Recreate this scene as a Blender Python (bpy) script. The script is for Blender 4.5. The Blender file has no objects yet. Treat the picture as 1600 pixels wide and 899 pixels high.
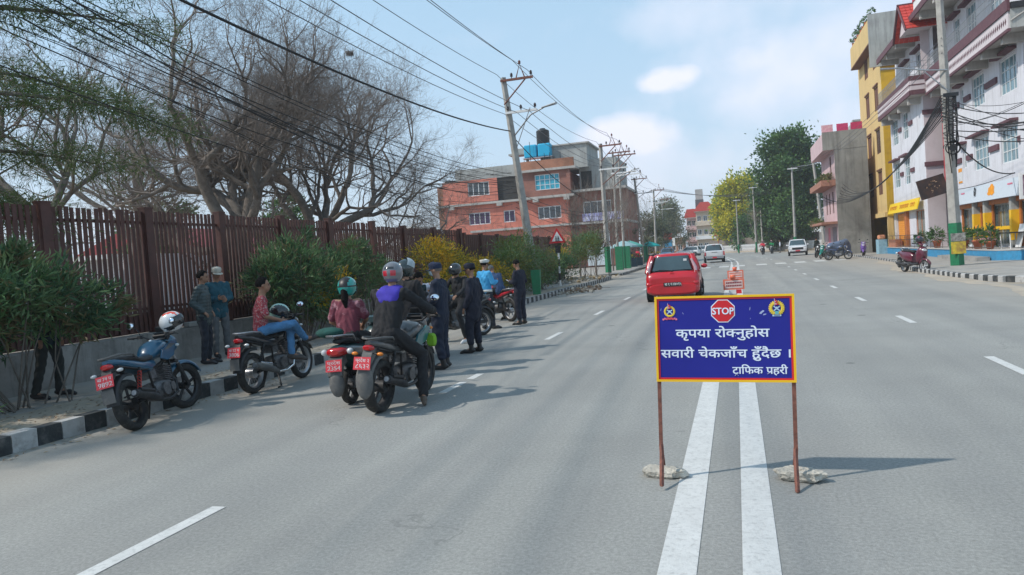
import bpy, bmesh, math, random
import numpy as np
from mathutils import Vector, Matrix, Euler
R = math.radians
sc = bpy.context.scene
COL = sc.collection
# ------------------------------------------------------------------ camera, sky, sun, exposure
cam = bpy.data.cameras.new('camera'); camo = bpy.data.objects.new('camera', cam); COL.objects.link(camo)
cam.sensor_width = 36.0; cam.lens = 25.875; cam.clip_start = 0.05; cam.clip_end = 3000
camo.matrix_world = Matrix.Translation((0, 0, 1.7)) @ Matrix.Rotation(R(17.097), 4, 'Z') @ Matrix.Rotation(R(90 - 2.237), 4, 'X') @ Matrix.Rotation(R(-4.0), 4, 'Z')
sc.camera = camo
SUN_EL = R(47); SUN_DIR = Vector((-.81, -.42, 0)).normalized()      # the sun stands left of and a little behind the camera
sd = Vector((SUN_DIR.x * math.cos(SUN_EL), SUN_DIR.y * math.cos(SUN_EL), math.sin(SUN_EL)))
sun = bpy.data.lights.new('sun', 'SUN'); sun.energy = 2.7; sun.angle = R(1.1); sun.color = (1, .94, .86)
suno = bpy.data.objects.new('sun', sun); COL.objects.link(suno)
suno.rotation_euler = sd.to_track_quat('Z', 'Y').to_euler()
_MW = camo.matrix_world.copy()
def ray(px, py): return (_MW.to_3x3() @ Vector(((px - 800) / 1150, (449.5 - py) / 1150, -1)))
w = bpy.data.worlds.new('World'); sc.world = w; w.use_nodes = True
nt = w.node_tree; N = nt.nodes; L = nt.links; bg = N['Background']
sky = N.new('ShaderNodeTexSky'); sky.sky_type = 'NISHITA'; sky.sun_disc = False
sky.sun_elevation = SUN_EL; sky.sun_rotation = math.atan2(SUN_DIR.x, SUN_DIR.y)
sky.air_density = 1.15; sky.dust_density = 1.6; sky.ozone_density = 1.4; sky.altitude = 1300
tc = N.new('ShaderNodeTexCoord')
def wn(t, **k):
    n = N.new(t)
    for a, b in k.items(): setattr(n, a, b)
    return n
def wmath(op, a, b=None, clamp=False):
    n = N.new('ShaderNodeMath'); n.operation = op; n.use_clamp = clamp
    for i, v in enumerate((a, b)):
        if v is None: continue
        if isinstance(v, (int, float)): n.inputs[i].default_value = v
        else: L.new(v, n.inputs[i])
    return n.outputs[0]
sep = N.new('ShaderNodeSeparateXYZ'); L.new(tc.outputs['Generated'], sep.inputs[0])
# thin veil of bright haze and soft cumulus all round the sky, flattened towards the horizon
zz = wmath('ADD', wmath('MAXIMUM', sep.outputs[2], 0.0), 0.16)
comb = N.new('ShaderNodeCombineXYZ')
L.new(wmath('DIVIDE', sep.outputs[0], zz), comb.inputs[0]); L.new(wmath('DIVIDE', sep.outputs[1], zz), comb.inputs[1])
n1 = wn('ShaderNodeTexNoise'); n1.inputs['Scale'].default_value = .62; n1.inputs['Detail'].default_value = 7; n1.inputs['Roughness'].default_value = .5
mp = N.new('ShaderNodeMapping'); mp.inputs['Location'].default_value = (5.3, 2.1, 0); L.new(comb.outputs[0], mp.inputs[0]); L.new(mp.outputs[0], n1.inputs['Vector'])
ramp = N.new('ShaderNodeValToRGB'); ramp.color_ramp.elements[0].position = .54; ramp.color_ramp.elements[1].position = .70
L.new(n1.outputs[0], ramp.inputs[0])
nd = N.new('ShaderNodeTexNoise'); nd.inputs['Scale'].default_value = 13; nd.inputs['Detail'].default_value = 6; L.new(tc.outputs['Generated'], nd.inputs['Vector'])
ndo = wmath('MULTIPLY', wmath('SUBTRACT', nd.outputs[0], .5), 2.6)
def blob(d, rx, rz, soft=.9):
    """one cumulus bank at direction d"""
    v = Vector(d).normalized(); up = Vector((0, 0, 1)); r = v.cross(up).normalized(); u = r.cross(v)
    def dot(q):
        n = N.new('ShaderNodeVectorMath'); n.operation = 'DOT_PRODUCT'; L.new(tc.outputs['Generated'], n.inputs[0]); n.inputs[1].default_value = q; return n.outputs['Value']
    a = wmath('DIVIDE', dot(r), rx); b = wmath('DIVIDE', dot(u), rz)
    q = wmath('ADD', wmath('MULTIPLY', a, a), wmath('MULTIPLY', b, b))
    front = wmath('GREATER_THAN', dot(v), .5)
    m = wmath('ADD', wmath('SUBTRACT', 1.0, q), ndo)
    return wmath('MULTIPLY', wmath('MULTIPLY', m, soft, clamp=True), front)
CLOUDS = []
CLOUDS += [(tuple(ray(*p)), a, b_, s_) for p, a, b_, s_ in (((1050, 124), .052, .022, 1.0), ((1030, 130), .034, .016, 1.2), ((1068, 118), .03, .018, 1.2), ((985, 215), .085, .034, 1.0), ((1010, 262), .17, .06, .5), ((1165, 95), .06, .03, .7), ((1290, 88), .25, .085, .55), ((1400, 40), .16, .06, .45), ((1180, 150), .10, .03, .45), ((1180, 10), .26, .05, .4), ((1330, 190), .07, .05, .5))]
mask = wmath('MULTIPLY', ramp.outputs[0], .42)
for c_ in CLOUDS: mask = wmath('MAXIMUM', mask, blob(*c_))
veil = N.new('ShaderNodeMixRGB'); vc = N.new('ShaderNodeMixRGB'); vc.inputs[1].default_value = (4.25, 6.9, 8.8, 1); vc.inputs[2].default_value = (5.1, 5.85, 6.9, 1); L.new(vc.outputs[0], veil.inputs[2])
hz = wmath('SUBTRACT', 1.0, wmath('MULTIPLY', wmath('MAXIMUM', sep.outputs[2], 0.0), 1.5), clamp=True)
L.new(wmath('POWER', hz, 2.2), vc.inputs[0]); L.new(wmath('ADD', wmath('MULTIPLY', hz, .35), .42), veil.inputs[0]); L.new(sky.outputs[0], veil.inputs[1])
mx = N.new('ShaderNodeMixRGB'); mx.inputs[2].default_value = (8.3, 8.0, 8.9, 1)
L.new(wmath('MULTIPLY', mask, .75), mx.inputs[0]); L.new(veil.outputs[0], mx.inputs[1]); L.new(mx.outputs[0], bg.inputs[0])
bg.inputs[1].default_value = .1
sc.view_settings.view_transform = 'Standard'; sc.view_settings.look = 'None'; sc.view_settings.exposure = 0.44; sc.view_settings.gamma = 1.0
sc.render.engine = 'CYCLES'; sc.cycles.use_denoising = True; sc.cycles.max_bounces = 6; sc.cycles.volume_bounces = 2; sc.cycles.transparent_max_bounces = 12
sc.cycles.sample_clamp_indirect = 6; sc.cycles.caustics_reflective = False; sc.cycles.caustics_refractive = False
# ------------------------------------------------------------------ helpers
random.seed(7); RNG = np.random.default_rng(11)
def H(h):
    h = h.lstrip('#'); v = [int(h[i:i + 2], 16) / 255 for i in (0, 2, 4)]
    return tuple(x / 12.92 if x <= .04045 else ((x + .055) / 1.055) ** 2.4 for x in v)
MATS = {}
def mat(name, col, rough=.7, metal=0.0, var=.15, scale=6.0, bump=0.0, bscale=None, col2=None, spec=.5, coat=0.0, emit=None, trans=0.0, dirt=None, alpha=None, world=False, streak=None):
    """procedural Principled material: base colour mottled between two tones, optional bump and dirt tone"""
    if name in MATS: return MATS[name]
    if isinstance(col, str): col = H(col)
    m = bpy.data.materials.new(name); m.use_nodes = True; t = m.node_tree; n = t.nodes; l = t.links
    b = n['Principled BSDF']; b.inputs['Roughness'].default_value = rough; b.inputs['Metallic'].default_value = metal
    b.inputs['Specular IOR Level'].default_value = spec; b.inputs['Coat Weight'].default_value = coat; b.inputs['Coat Roughness'].default_value = .08
    b.inputs['Transmission Weight'].default_value = trans
    co = n.new('ShaderNodeTexCoord'); src = co.outputs['Object']
    if world:
        g = n.new('ShaderNodeNewGeometry'); src = g.outputs['Position']
    nz = n.new('ShaderNodeTexNoise'); nz.inputs['Scale'].default_value = scale; nz.inputs['Detail'].default_value = 6; nz.inputs['Roughness'].default_value = .6
    l.new(src, nz.inputs['Vector'])
    if col2 is None: c1 = tuple(max(0, x * (1 - var)) for x in col); c2 = tuple(min(1, x * (1 + var)) for x in col)
    else: c1 = col; c2 = H(col2) if isinstance(col2, str) else col2
    rp = n.new('ShaderNodeValToRGB'); rp.color_ramp.elements[0].position = .33; rp.color_ramp.elements[1].position = .67
    rp.color_ramp.elements[0].color = (*c1, 1); rp.color_ramp.elements[1].color = (*c2, 1); l.new(nz.outputs[0], rp.inputs[0])
    out = rp.outputs[0]
    if dirt:
        dc, ds, da = dirt
        n2 = n.new('ShaderNodeTexNoise'); n2.inputs['Scale'].default_value = ds; n2.inputs['Detail'].default_value = 9; n2.inputs['Roughness'].default_value = .68; l.new(src, n2.inputs['Vector'])
        r2 = n.new('ShaderNodeValToRGB'); r2.color_ramp.elements[0].position = .5; r2.color_ramp.elements[1].position = .72; r2.color_ramp.elements[0].color = (0, 0, 0, 1); r2.color_ramp.elements[1].color = (da, da, da, 1)
        l.new(n2.outputs[0], r2.inputs[0]); mm = n.new('ShaderNodeMixRGB'); mm.inputs[2].default_value = (*(H(dc) if isinstance(dc, str) else dc), 1)
        l.new(r2.outputs[0], mm.inputs[0]); l.new(out, mm.inputs[1]); out = mm.outputs[0]
    if streak:      # rain-washed vertical stains
        mp_ = n.new('ShaderNodeMapping'); mp_.inputs['Scale'].default_value = (2.2, 2.2, .16); l.new(src, mp_.inputs[0])
        n5 = n.new('ShaderNodeTexNoise'); n5.inputs['Scale'].default_value = streak[2] if len(streak) > 2 else 1.6; n5.inputs['Detail'].default_value = 8; n5.inputs['Roughness'].default_value = .7; l.new(mp_.outputs[0], n5.inputs['Vector'])
        r5 = n.new('ShaderNodeValToRGB'); r5.color_ramp.elements[0].position = .5; r5.color_ramp.elements[1].position = .7; r5.color_ramp.elements[0].color = (0, 0, 0, 1); r5.color_ramp.elements[1].color = (streak[1],) * 3 + (1,)
        l.new(n5.outputs[0], r5.inputs[0]); m5 = n.new('ShaderNodeMixRGB'); m5.inputs[2].default_value = (*streak[0], 1); l.new(r5.outputs[0], m5.inputs[0]); l.new(out, m5.inputs[1]); out = m5.outputs[0]
    l.new(out, b.inputs['Base Color'])
    if bump:
        bz = n.new('ShaderNodeTexNoise'); bz.inputs['Scale'].default_value = bscale or scale * 6; bz.inputs['Detail'].default_value = 8; l.new(src, bz.inputs['Vector'])
        bp = n.new('ShaderNodeBump'); bp.inputs['Strength'].default_value = bump; bp.inputs['Distance'].default_value = .02
        l.new(bz.outputs[0], bp.inputs['Height']); l.new(bp.outputs[0], b.inputs['Normal'])
    if emit: b.inputs['Emission Color'].default_value = (*emit[:3], 1); b.inputs['Emission Strength'].default_value = emit[3]
    MATS[name] = m; return m
class MB:
    """collects shapes; build() links them as ONE mesh object"""
    def __init__(s): s.v = []; s.f = []; s.m = []; s.sm = []; s.cur = 0; s.sh = False; s.X = None
    def mi(s, i): s.cur = i; return s
    def add(s, vs, fs, smooth=None):
        o = len(s.v)
        if s.X is not None: vs = [s.X @ Vector(p) for p in vs]
        s.v += [tuple(p) for p in vs]; s.f += [tuple(i + o for i in q) for q in fs]
        s.m += [s.cur] * len(fs); s.sm += [s.sh if smooth is None else smooth] * len(fs); return s
    def box(s, c, d, rot=None):
        x, y, z = d[0] / 2, d[1] / 2, d[2] / 2
        vs = [Vector((a * x, b * y, e * z)) for a in (-1, 1) for b in (-1, 1) for e in (-1, 1)]
        if rot is not None:
            m = Euler(rot).to_matrix() if not isinstance(rot, Matrix) else rot
            vs = [m @ q for q in vs]
        c = Vector(c); vs = [q + c for q in vs]
        return s.add(vs, [(0, 1, 3, 2), (4, 6, 7, 5), (0, 4, 5, 1), (2, 3, 7, 6), (0, 2, 6, 4), (1, 5, 7, 3)])
    def bx(s, x0, x1, y0, y1, z0, z1): return s.box(((x0 + x1) / 2, (y0 + y1) / 2, (z0 + z1) / 2), (abs(x1 - x0), abs(y1 - y0), abs(z1 - z0)))
    def tube(s, pts, rad, n=8, cap=True, smooth=True, flat=1.0):
        pts = [Vector(p) for p in pts]; k = len(pts)
        if not hasattr(rad, '__len__'): rad = [rad] * k
        vs = []; fs = []; ref = None
        for i, p in enumerate(pts):
            d = (pts[min(i + 1, k - 1)] - pts[max(i - 1, 0)])
            d = d.normalized() if d.length > 1e-9 else Vector((0, 0, 1))
            if ref is None: ref = Vector((0, 0, 1)) if abs(d.z) < .9 else Vector((1, 0, 0))
            a = d.cross(ref)
            if a.length < 1e-6: a = d.cross(Vector((0, 1, 0)))
            a.normalize(); b = d.cross(a).normalized(); ref = -b if b.z < 0 and False else a.cross(d).normalized()
            for j in range(n):
                t = 2 * math.pi * j / n
                vs.append(p + a * (math.cos(t) * rad[i]) + b * (math.sin(t) * rad[i] * flat))
        for i in range(k - 1):
            for j in range(n):
                j2 = (j + 1) % n; fs.append((i * n + j, i * n + j2, (i + 1) * n + j2, (i + 1) * n + j))
        s.add(vs, fs, smooth)
        if cap:
            s.add(vs[:n], [tuple(range(n - 1, -1, -1))], False); s.add(vs[-n:], [tuple(range(n))], False)
        return s
    def cyl(s, p0, p1, r0, r1=None, n=12, smooth=True): return s.tube([p0, p1], [r0, r0 if r1 is None else r1], n, True, smooth)
    def ell(s, c, r, n=12, k=8, rot=None):
        c = Vector(c); r = (r, r, r) if not hasattr(r, '__len__') else r; vs = []; fs = []
        m = Euler(rot).to_matrix() if rot is not None else None
        for i in range(k + 1):
            ph = math.pi * i / k
            for j in range(n):
                t = 2 * math.pi * j / n
                q = Vector((r[0] * math.sin(ph) * math.cos(t), r[1] * math.sin(ph) * math.sin(t), r[2] * math.cos(ph)))
                vs.append(c + (m @ q if m else q))
        for i in range(k):
            for j in range(n):
                j2 = (j + 1) % n; fs.append((i * n + j, (i + 1) * n + j, (i + 1) * n + j2, i * n + j2))
        return s.add(vs, fs, True)
    def prism(s, poly, z0, z1, axis='z', smooth=False):
        """extrude a 2D outline; axis x: (y,z) outline, y: (x,z), z: (x,y)"""
        n = len(poly)
        def P(a, b, h): return {'z': (a, b, h), 'x': (h, a, b), 'y': (a, h, b)}[axis]
        vs = [P(a, b, z0) for a, b in poly] + [P(a, b, z1) for a, b in poly]
        s.add(vs, [(i, (i + 1) % n, n + (i + 1) % n, n + i) for i in range(n)], smooth)
        s.add(vs, [tuple(range(n - 1, -1, -1)), tuple(range(n, 2 * n))], False); return s
    def ring(s, c, axis, R0, prof, n=24, smooth=True):
        """revolve profile [(radius, offset)] round axis through c"""
        ax = Vector(axis).normalized(); a = ax.cross(Vector((0, 0, 1)) if abs(ax.z) < .9 else Vector((1, 0, 0))).normalized(); b = ax.cross(a)
        c = Vector(c); k = len(prof); vs = []; fs = []
        for i in range(n):
            t = 2 * math.pi * i / n; d = a * math.cos(t) + b * math.sin(t)
            for r_, o in prof: vs.append(c + d * r_ + ax * o)
        for i in range(n):
            i2 = (i + 1) % n
            for j in range(k - 1): fs.append((i * k + j, i * k + j + 1, i2 * k + j + 1, i2 * k + j))
        return s.add(vs, fs, smooth)
    def loft(s, secs, n=16, ex=2.4, smooth=True):
        """sections (y, zc, halfwidth, halfheight[, xc[, exponent]]) as superellipse rings along Y"""
        vs = []; fs = []
        for q in secs:
            y, zc, hw, hh = q[:4]; xc = q[4] if len(q) > 4 else 0; e = q[5] if len(q) > 5 else ex
            for j in range(n):
                t = 2 * math.pi * (j + .5) / n; ct, st = math.cos(t), math.sin(t)
                vs.append((xc + hw * math.copysign(abs(ct) ** (2 / e), ct), y, zc + hh * math.copysign(abs(st) ** (2 / e), st)))
        k = len(secs)
        for i in range(k - 1):
            for j in range(n):
                j2 = (j + 1) % n; fs.append((i * n + j, (i + 1) * n + j, (i + 1) * n + j2, i * n + j2))
        s.add(vs, fs, smooth); s.add(vs[:n], [tuple(range(n))], False); s.add(vs[-n:], [tuple(range(n - 1, -1, -1))], False); return s
    def raw(s, vs, fs, mi=None):
        o = len(s.v); s.v += [tuple(p) for p in vs]; s.f += [tuple(i + o for i in q) for q in fs]
        s.m += (list(mi) if mi is not None else [s.cur] * len(fs)); s.sm += [False] * len(fs); return s
    def mesh(s, name, mats):
        me = bpy.data.meshes.new(name); me.from_pydata(s.v, [], s.f)
        for m in (mats if isinstance(mats, (list, tuple)) else [mats]): me.materials.append(m)
        me.polygons.foreach_set('material_index', s.m); me.polygons.foreach_set('use_smooth', s.sm); me.update(); return me
    def build(s, name, mats, parent=None, **k):
        return link(name, s.mesh(name, mats), parent, **k)
def link(name, me, parent=None, loc=None, rot=None, bevel=0, label=None, kind=None):
    o = bpy.data.objects.new(name, me); COL.objects.link(o)
    if parent: o.parent = parent
    if loc is not None: o.location = loc
    if rot is not None: o.rotation_euler = rot
    if bevel:
        b = o.modifiers.new('bevel', 'BEVEL'); b.width = bevel; b.segments = 2; b.limit_method = 'ANGLE'; b.angle_limit = R(40)
    if label: o['label'] = label
    if kind: o['kind'] = kind
    return o
def tag(o, label, cat, group=None):
    o['label'] = label; o['category'] = cat
    if group: o['group'] = group
    return o
def thing(name, label, cat, loc=(0, 0, 0), rz=0, group=None, rot=None):
    o = bpy.data.objects.new(name, None); COL.objects.link(o); o.location = loc; o.rotation_euler = rot or (0, 0, rz); o.empty_display_size = .2
    return tag(o, label, cat, group)
def struct(o): o['kind'] = 'structure'; return o
def stuff(o, label=None, cat=None):
    o['kind'] = 'stuff'
    if label: o['label'] = label
    if cat: o['category'] = cat
    return o
def copy_tree(o, parent=None, **kw):
    c = o.copy(); COL.objects.link(c); c.parent = parent
    for ch in list(o.children): copy_tree(ch, c)
    for k, v in kw.items():
        if k in ('label', 'group'): c[k] = v
        elif k == 'loc': c.location = v
        elif k == 'rot': c.rotation_euler = v
    return c
def eval_mesh(ob):
    dg = bpy.context.evaluated_depsgraph_get(); return bpy.data.meshes.new_from_object(ob.evaluated_get(dg))
def remesh(mb, vox, smooth=3, name='tmp'):
    """fuse the overlapping closed shapes of mb into one continuous surface"""
    me = mb.mesh(name, []); o = bpy.data.objects.new(name, me); COL.objects.link(o)
    r = o.modifiers.new('r', 'REMESH'); r.mode = 'VOXEL'; r.voxel_size = vox; r.use_smooth_shade = True
    if smooth:
        q = o.modifiers.new('s', 'SMOOTH'); q.factor = .5; q.iterations = smooth
    m2 = eval_mesh(o); bpy.data.objects.remove(o); bpy.data.meshes.remove(me)
    m2.polygons.foreach_set('use_smooth', [True] * len(m2.polygons)); return m2
def text_mesh(txt, size=1.0, ext=.002, off=0.0, align='LEFT'):
    cu = bpy.data.curves.new('txt', 'FONT'); cu.body = txt; cu.size = size; cu.extrude = ext; cu.offset = off; cu.align_x = align; cu.resolution_u = 3
    o = bpy.data.objects.new('txt', cu); COL.objects.link(o); m = eval_mesh(o); bpy.data.objects.remove(o); bpy.data.curves.remove(cu); return m
def text_into(mb, txt, M4, size, ext=.002, off=0.0, align='LEFT'):
    m = text_mesh(txt, size, ext, off, align)
    vs = [M4 @ v.co for v in m.vertices]; fs = [tuple(p.vertices) for p in m.polygons]
    xs = [v.co.x for v in m.vertices]; wd = (min(xs), max(xs)) if xs else (0, 0)
    mb.add(vs, fs, False); bpy.data.meshes.remove(m); return wd
# survey helpers: where a sighted point of the photograph meets the ground (gp), a plane X = const (ax) or Y = const (ay)
def gp(px, py, z=0.0):
    d = ray(px, py); t = (z - 1.7) / d.z; return Vector((d.x * t, d.y * t, z))
def ay(px, py, Y):
    d = ray(px, py); t = Y / d.y; return Vector((d.x * t, Y, 1.7 + d.z * t))
def ax(px, py, X):
    d = ray(px, py); t = X / d.x; return Vector((X, d.y * t, 1.7 + d.z * t))
# ------------------------------------------------------------------ shared materials
def asphalt():
    m = mat('asphalt', (.272, .272, .256), rough=.88, var=.10, scale=.35, bump=.35, bscale=170, dirt=((.305, .298, .275), .22, .8), world=True)
    t = m.node_tree; n = t.nodes; l = t.links; b = n['Principled BSDF']; g = [q for q in n if q.type == 'NEW_GEOMETRY'][0]
    base = b.inputs['Base Color'].links[0].from_socket
    # fine aggregate speckle
    v = n.new('ShaderNodeTexNoise'); v.inputs['Scale'].default_value = 38; v.inputs['Detail'].default_value = 5; v.inputs['Roughness'].default_value = .8; l.new(g.outputs['Position'], v.inputs['Vector'])
    r = n.new('ShaderNodeValToRGB'); r.color_ramp.elements[0].color = (.68, .68, .68, 1); r.color_ramp.elements[1].color = (1.3, 1.3, 1.3, 1); r.color_ramp.elements[0].position = .3; r.color_ramp.elements[1].position = .7; l.new(v.outputs[0], r.inputs[0])
    m1 = n.new('ShaderNodeMixRGB'); m1.blend_type = 'MULTIPLY'; m1.inputs[0].default_value = 1; l.new(base, m1.inputs[1]); l.new(r.outputs[0], m1.inputs[2])
    # streaks drawn out along the carriageway by wheels
    mp_ = n.new('ShaderNodeMapping'); mp_.inputs['Scale'].default_value = (1.5, .045, 1); l.new(g.outputs['Position'], mp_.inputs[0])
    s = n.new('ShaderNodeTexNoise'); s.inputs['Scale'].default_value = 1; s.inputs['Detail'].default_value = 5; l.new(mp_.outputs[0], s.inputs['Vector'])
    r2 = n.new('ShaderNodeValToRGB'); r2.color_ramp.elements[0].color = (.90, .90, .905, 1); r2.color_ramp.elements[1].color = (1.07, 1.065, 1.05, 1); r2.color_ramp.elements[0].position = .35; r2.color_ramp.elements[1].position = .65; l.new(s.outputs[0], r2.inputs[0])
    m2 = n.new('ShaderNodeMixRGB'); m2.blend_type = 'MULTIPLY'; m2.inputs[0].default_value = 1; l.new(m1.outputs[0], m2.inputs[1]); l.new(r2.outputs[0], m2.inputs[2])
    # pale dust blown against the edges of the carriageway
    sp = n.new('ShaderNodeSeparateXYZ'); l.new(g.outputs['Position'], sp.inputs[0])
    def mth(op, a, b_=None, cl=False):
        q = n.new('ShaderNodeMath'); q.operation = op; q.use_clamp = cl
        for i, x in enumerate((a, b_)):
            if x is None: continue
            if isinstance(x, (int, float)): q.inputs[i].default_value = x
            else: l.new(x, q.inputs[i])
        return q.outputs[0]
    e = mth('MULTIPLY', mth('SUBTRACT', mth('ABSOLUTE', mth('ADD', sp.outputs[0], .1)), 4.9), .38, True)
    n3 = n.new('ShaderNodeTexNoise'); n3.inputs['Scale'].default_value = .9; n3.inputs['Detail'].default_value = 8; l.new(g.outputs['Position'], n3.inputs['Vector'])
    e = mth('MULTIPLY', e, mth('MULTIPLY', n3.outputs[0], 1.35), True)
    m3 = n.new('ShaderNodeMixRGB'); m3.inputs[2].default_value = (.36, .32, .265, 1); l.new(e, m3.inputs[0]); l.new(m2.outputs[0], m3.inputs[1])
    # small dark tar patches and cracks
    vo = n.new('ShaderNodeTexVoronoi'); vo.feature = 'DISTANCE_TO_EDGE'; vo.inputs['Scale'].default_value = .22
    nn = n.new('ShaderNodeTexNoise'); nn.inputs['Scale'].default_value = 1.6; nn.inputs['Detail'].default_value = 7; l.new(g.outputs['Position'], nn.inputs['Vector'])
    va = n.new('ShaderNodeVectorMath'); va.operation = 'MULTIPLY_ADD'; va.inputs[1].default_value = (2, 2, 2); l.new(nn.outputs['Color'], va.inputs[0]); l.new(g.outputs['Position'], va.inputs[2]); l.new(va.outputs[0], vo.inputs['Vector'])
    ck = mth('LESS_THAN', vo.outputs[0], .0042)
    n4 = n.new('ShaderNodeTexNoise'); n4.inputs['Scale'].default_value = .28; l.new(g.outputs['Position'], n4.inputs['Vector'])
    ck = mth('MULTIPLY', mth('MULTIPLY', ck, mth('GREATER_THAN', n4.outputs[0], .53)), .22)
    m4 = n.new('ShaderNodeMixRGB'); m4.inputs[2].default_value = (.05, .05, .05, 1); l.new(ck, m4.inputs[0]); l.new(m3.outputs[0], m4.inputs[1])
    sp2 = n.new('ShaderNodeTexVoronoi'); sp2.inputs['Scale'].default_value = .55; l.new(g.outputs['Position'], sp2.inputs['Vector'])
    m5 = n.new('ShaderNodeMixRGB'); m5.inputs[2].default_value = (.07, .07, .072, 1); l.new(mth('MULTIPLY', mth('LESS_THAN', sp2.outputs['Distance'], .045), .55), m5.inputs[0]); l.new(m4.outputs[0], m5.inputs[1])
    l.new(m5.outputs[0], b.inputs['Base Color']); return m
ASPH = asphalt()
EARTH = mat('dusty earth', (.34, .29, .225), rough=.95, scale=.8, var=.18, bump=.5, bscale=20, dirt=((.25, .235, .2), 3, .7), world=True)
PAVE = mat('dusty concrete paving', (.30, .285, .26), rough=.92, scale=1.2, var=.14, bump=.35, bscale=40, dirt=((.40, .345, .27), .9, .85), world=True)
CONC = mat('weathered concrete', (.31, .30, .28), rough=.9, scale=2.2, var=.2, bump=.4, bscale=30, dirt=((.15, .145, .14), 3.2, .65))
CONCP = mat('pole concrete', (.36, .345, .315), rough=.9, scale=3, var=.16, bump=.25, bscale=30, dirt=((.2, .19, .18), 5, .6))
KW = mat('worn white kerb paint', (.43, .43, .42), rough=.85, scale=5, var=.15, bump=.35, bscale=35, dirt=((.22, .2, .18), 7, .9), world=True)
KB = mat('worn black kerb paint', (.035, .04, .042), rough=.8, scale=5, var=.3, bump=.35, bscale=35, dirt=((.16, .15, .14), 6, .8), world=True)
LINE = mat('road marking paint', (.56, .56, .54), rough=.8, scale=7, var=.07, bump=.2, bscale=80, dirt=((.32, .32, .31), 26, .75), world=True)
FENCE = mat('red brown painted steel', (.082, .028, .021), rough=.55, scale=3, var=.22, bump=.1, dirt=((.045, .016, .012), 4, .7), world=True)
RUST = mat('rusty steel', (.20, .075, .05), rough=.75, scale=25, var=.35, bump=.3, dirt=((.07, .03, .03), 30, .8))
BLACKM = mat('black painted metal', (.012, .012, .013), rough=.45, var=.2)
DARKP = mat('dark plastic', (.022, .022, .024), rough=.6, var=.25, bump=.1, dirt=((.10, .09, .08), 9, .5))
RUBBER = mat('tyre rubber', (.022, .021, .02), rough=.85, var=.25, scale=20, bump=.3, dirt=((.14, .125, .1), 12, .5))
STEEL = mat('brushed steel', (.42, .42, .43), rough=.38, metal=.85, var=.15, scale=12)
CHROME = mat('chrome', (.8, .8, .8), rough=.12, metal=1.0, var=.03)
ENG = mat('engine alloy', (.16, .16, .165), rough=.5, metal=.7, var=.3, scale=20, bump=.3, dirt=((.06, .05, .04), 14, .7))
GREEN = mat('green enamel paint', (.005, .16, .065), rough=.6, var=.15, scale=8, dirt=((.05, .12, .07), 6, .5))
BARK = mat('rough grey bark', (.15, .125, .105), rough=.95, scale=5, var=.3, bump=.8, bscale=18, dirt=((.19, .175, .15), 4, .6))
TWIG = mat('bare twigs', (.215, .18, .155), rough=.95, scale=4, var=.2)
GLASSD = mat('dark window glass', (.02, .03, .04), rough=.08, var=.3, scale=2, spec=.9)
WHITEP = mat('white paint', (.74, .74, .73), rough=.55, var=.04, scale=8)
BRONZE = mat('maroon trim paint', (.115, .045, .055), rough=.7, var=.15, scale=4, dirt=((.2, .12, .12), 6, .4))
# ------------------------------------------------------------------ ground, road, pavements
g = MB(); xs = [-900, -300, -120, -60, -30, -16, -11, 11, 16, 30, 60, 120, 300, 900]; ys = [-60, -20, 0, 20, 40, 60, 90, 130, 200, 400, 900, 1800]
vs = [(x, y, -.03) for y in ys for x in xs]; nx = len(xs)
g.add(vs, [(j * nx + i, j * nx + i + 1, (j + 1) * nx + i + 1, (j + 1) * nx + i) for j in range(len(ys) - 1) for i in range(nx - 1)], False)
struct(g.build('ground', EARTH))
def centre(y):
    """carriageway centre line: straight, then a long bend to the left"""
    return -.18 if y < 62 else -.18 - (y - 62) ** 2 * .00115 if y < 160 else -.18 - 98 ** 2 * .00115 - (y - 160) * .2254
def strip(mb, x0, x1, y0, y1, z, step=4):
    n_ = max(1, int((y1 - y0) / step)); ys_ = [y0 + (y1 - y0) * i / n_ for i in range(n_ + 1)]
    vs_ = []
    for y in ys_:
        c_ = centre(y) + .18; vs_ += [(c_ + (x0(y) if callable(x0) else x0), y, z), (c_ + (x1(y) if callable(x1) else x1), y, z)]
    mb.add(vs_, [(2 * i, 2 * i + 1, 2 * i + 3, 2 * i + 2) for i in range(n_)], False)
def redge(y):     # right edge of the carriageway, widening into a bay
    return 7.2 if y < 34 else 7.2 + min(1.6, (y - 34) * .11) if y < 90 else 8.8
r_ = MB(); strip(r_, -7.6, lambda y: redge(y) + .05, -40, 260, 0, 3); struct(r_.build('road', ASPH))
r_ = MB(); strip(r_, 6.2, 24, -40, 24.0, -.008, 4); struct(r_.build('side_lane', mat('sandy tarmac', (.30, .275, .24), rough=.92, scale=.5, var=.15, bump=.4, bscale=60, dirt=((.2, .195, .19), .6, .9), world=True)))
rm = MB(); strip(rm, -.49, -.29, -20, 60, .004, 4); strip(rm, -.49, -.36, 60, 200, .004, 4)
strip(rm, -.06, .13, -20, 60, .004, 4); strip(rm, 0, .13, 60, 200, .004, 4)
struct(rm.build('centre_line_marking', LINE))
dm = MB()
for i, y in enumerate([-2.1, 3.2, 8.9, 14.5, 19.9, 25.5, 31, 36.4, 41.9, 47.4]):
    L_ = 1.38
    if i == 2:
        strip(dm, -3.86, -3.74, 8.9, 9.72, .004); strip(dm, -3.85, -3.73, 9.93, 10.4, .004)
    else: strip(dm, -3.86, -3.74, y - (1.1 if i == 1 else 0), y + L_ - .05, .004)
    if i >= 1: strip(dm, 2.99, 3.11, y + .6, y + .6 + L_, .004)
for y in (70, 76, 82, 88, 95, 102): strip(dm, -3.86, -3.74, y, y + 2, .004); strip(dm, 3, 3.12, y, y + 2, .004)
struct(dm.build('lane_dash_marking', LINE))
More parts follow.
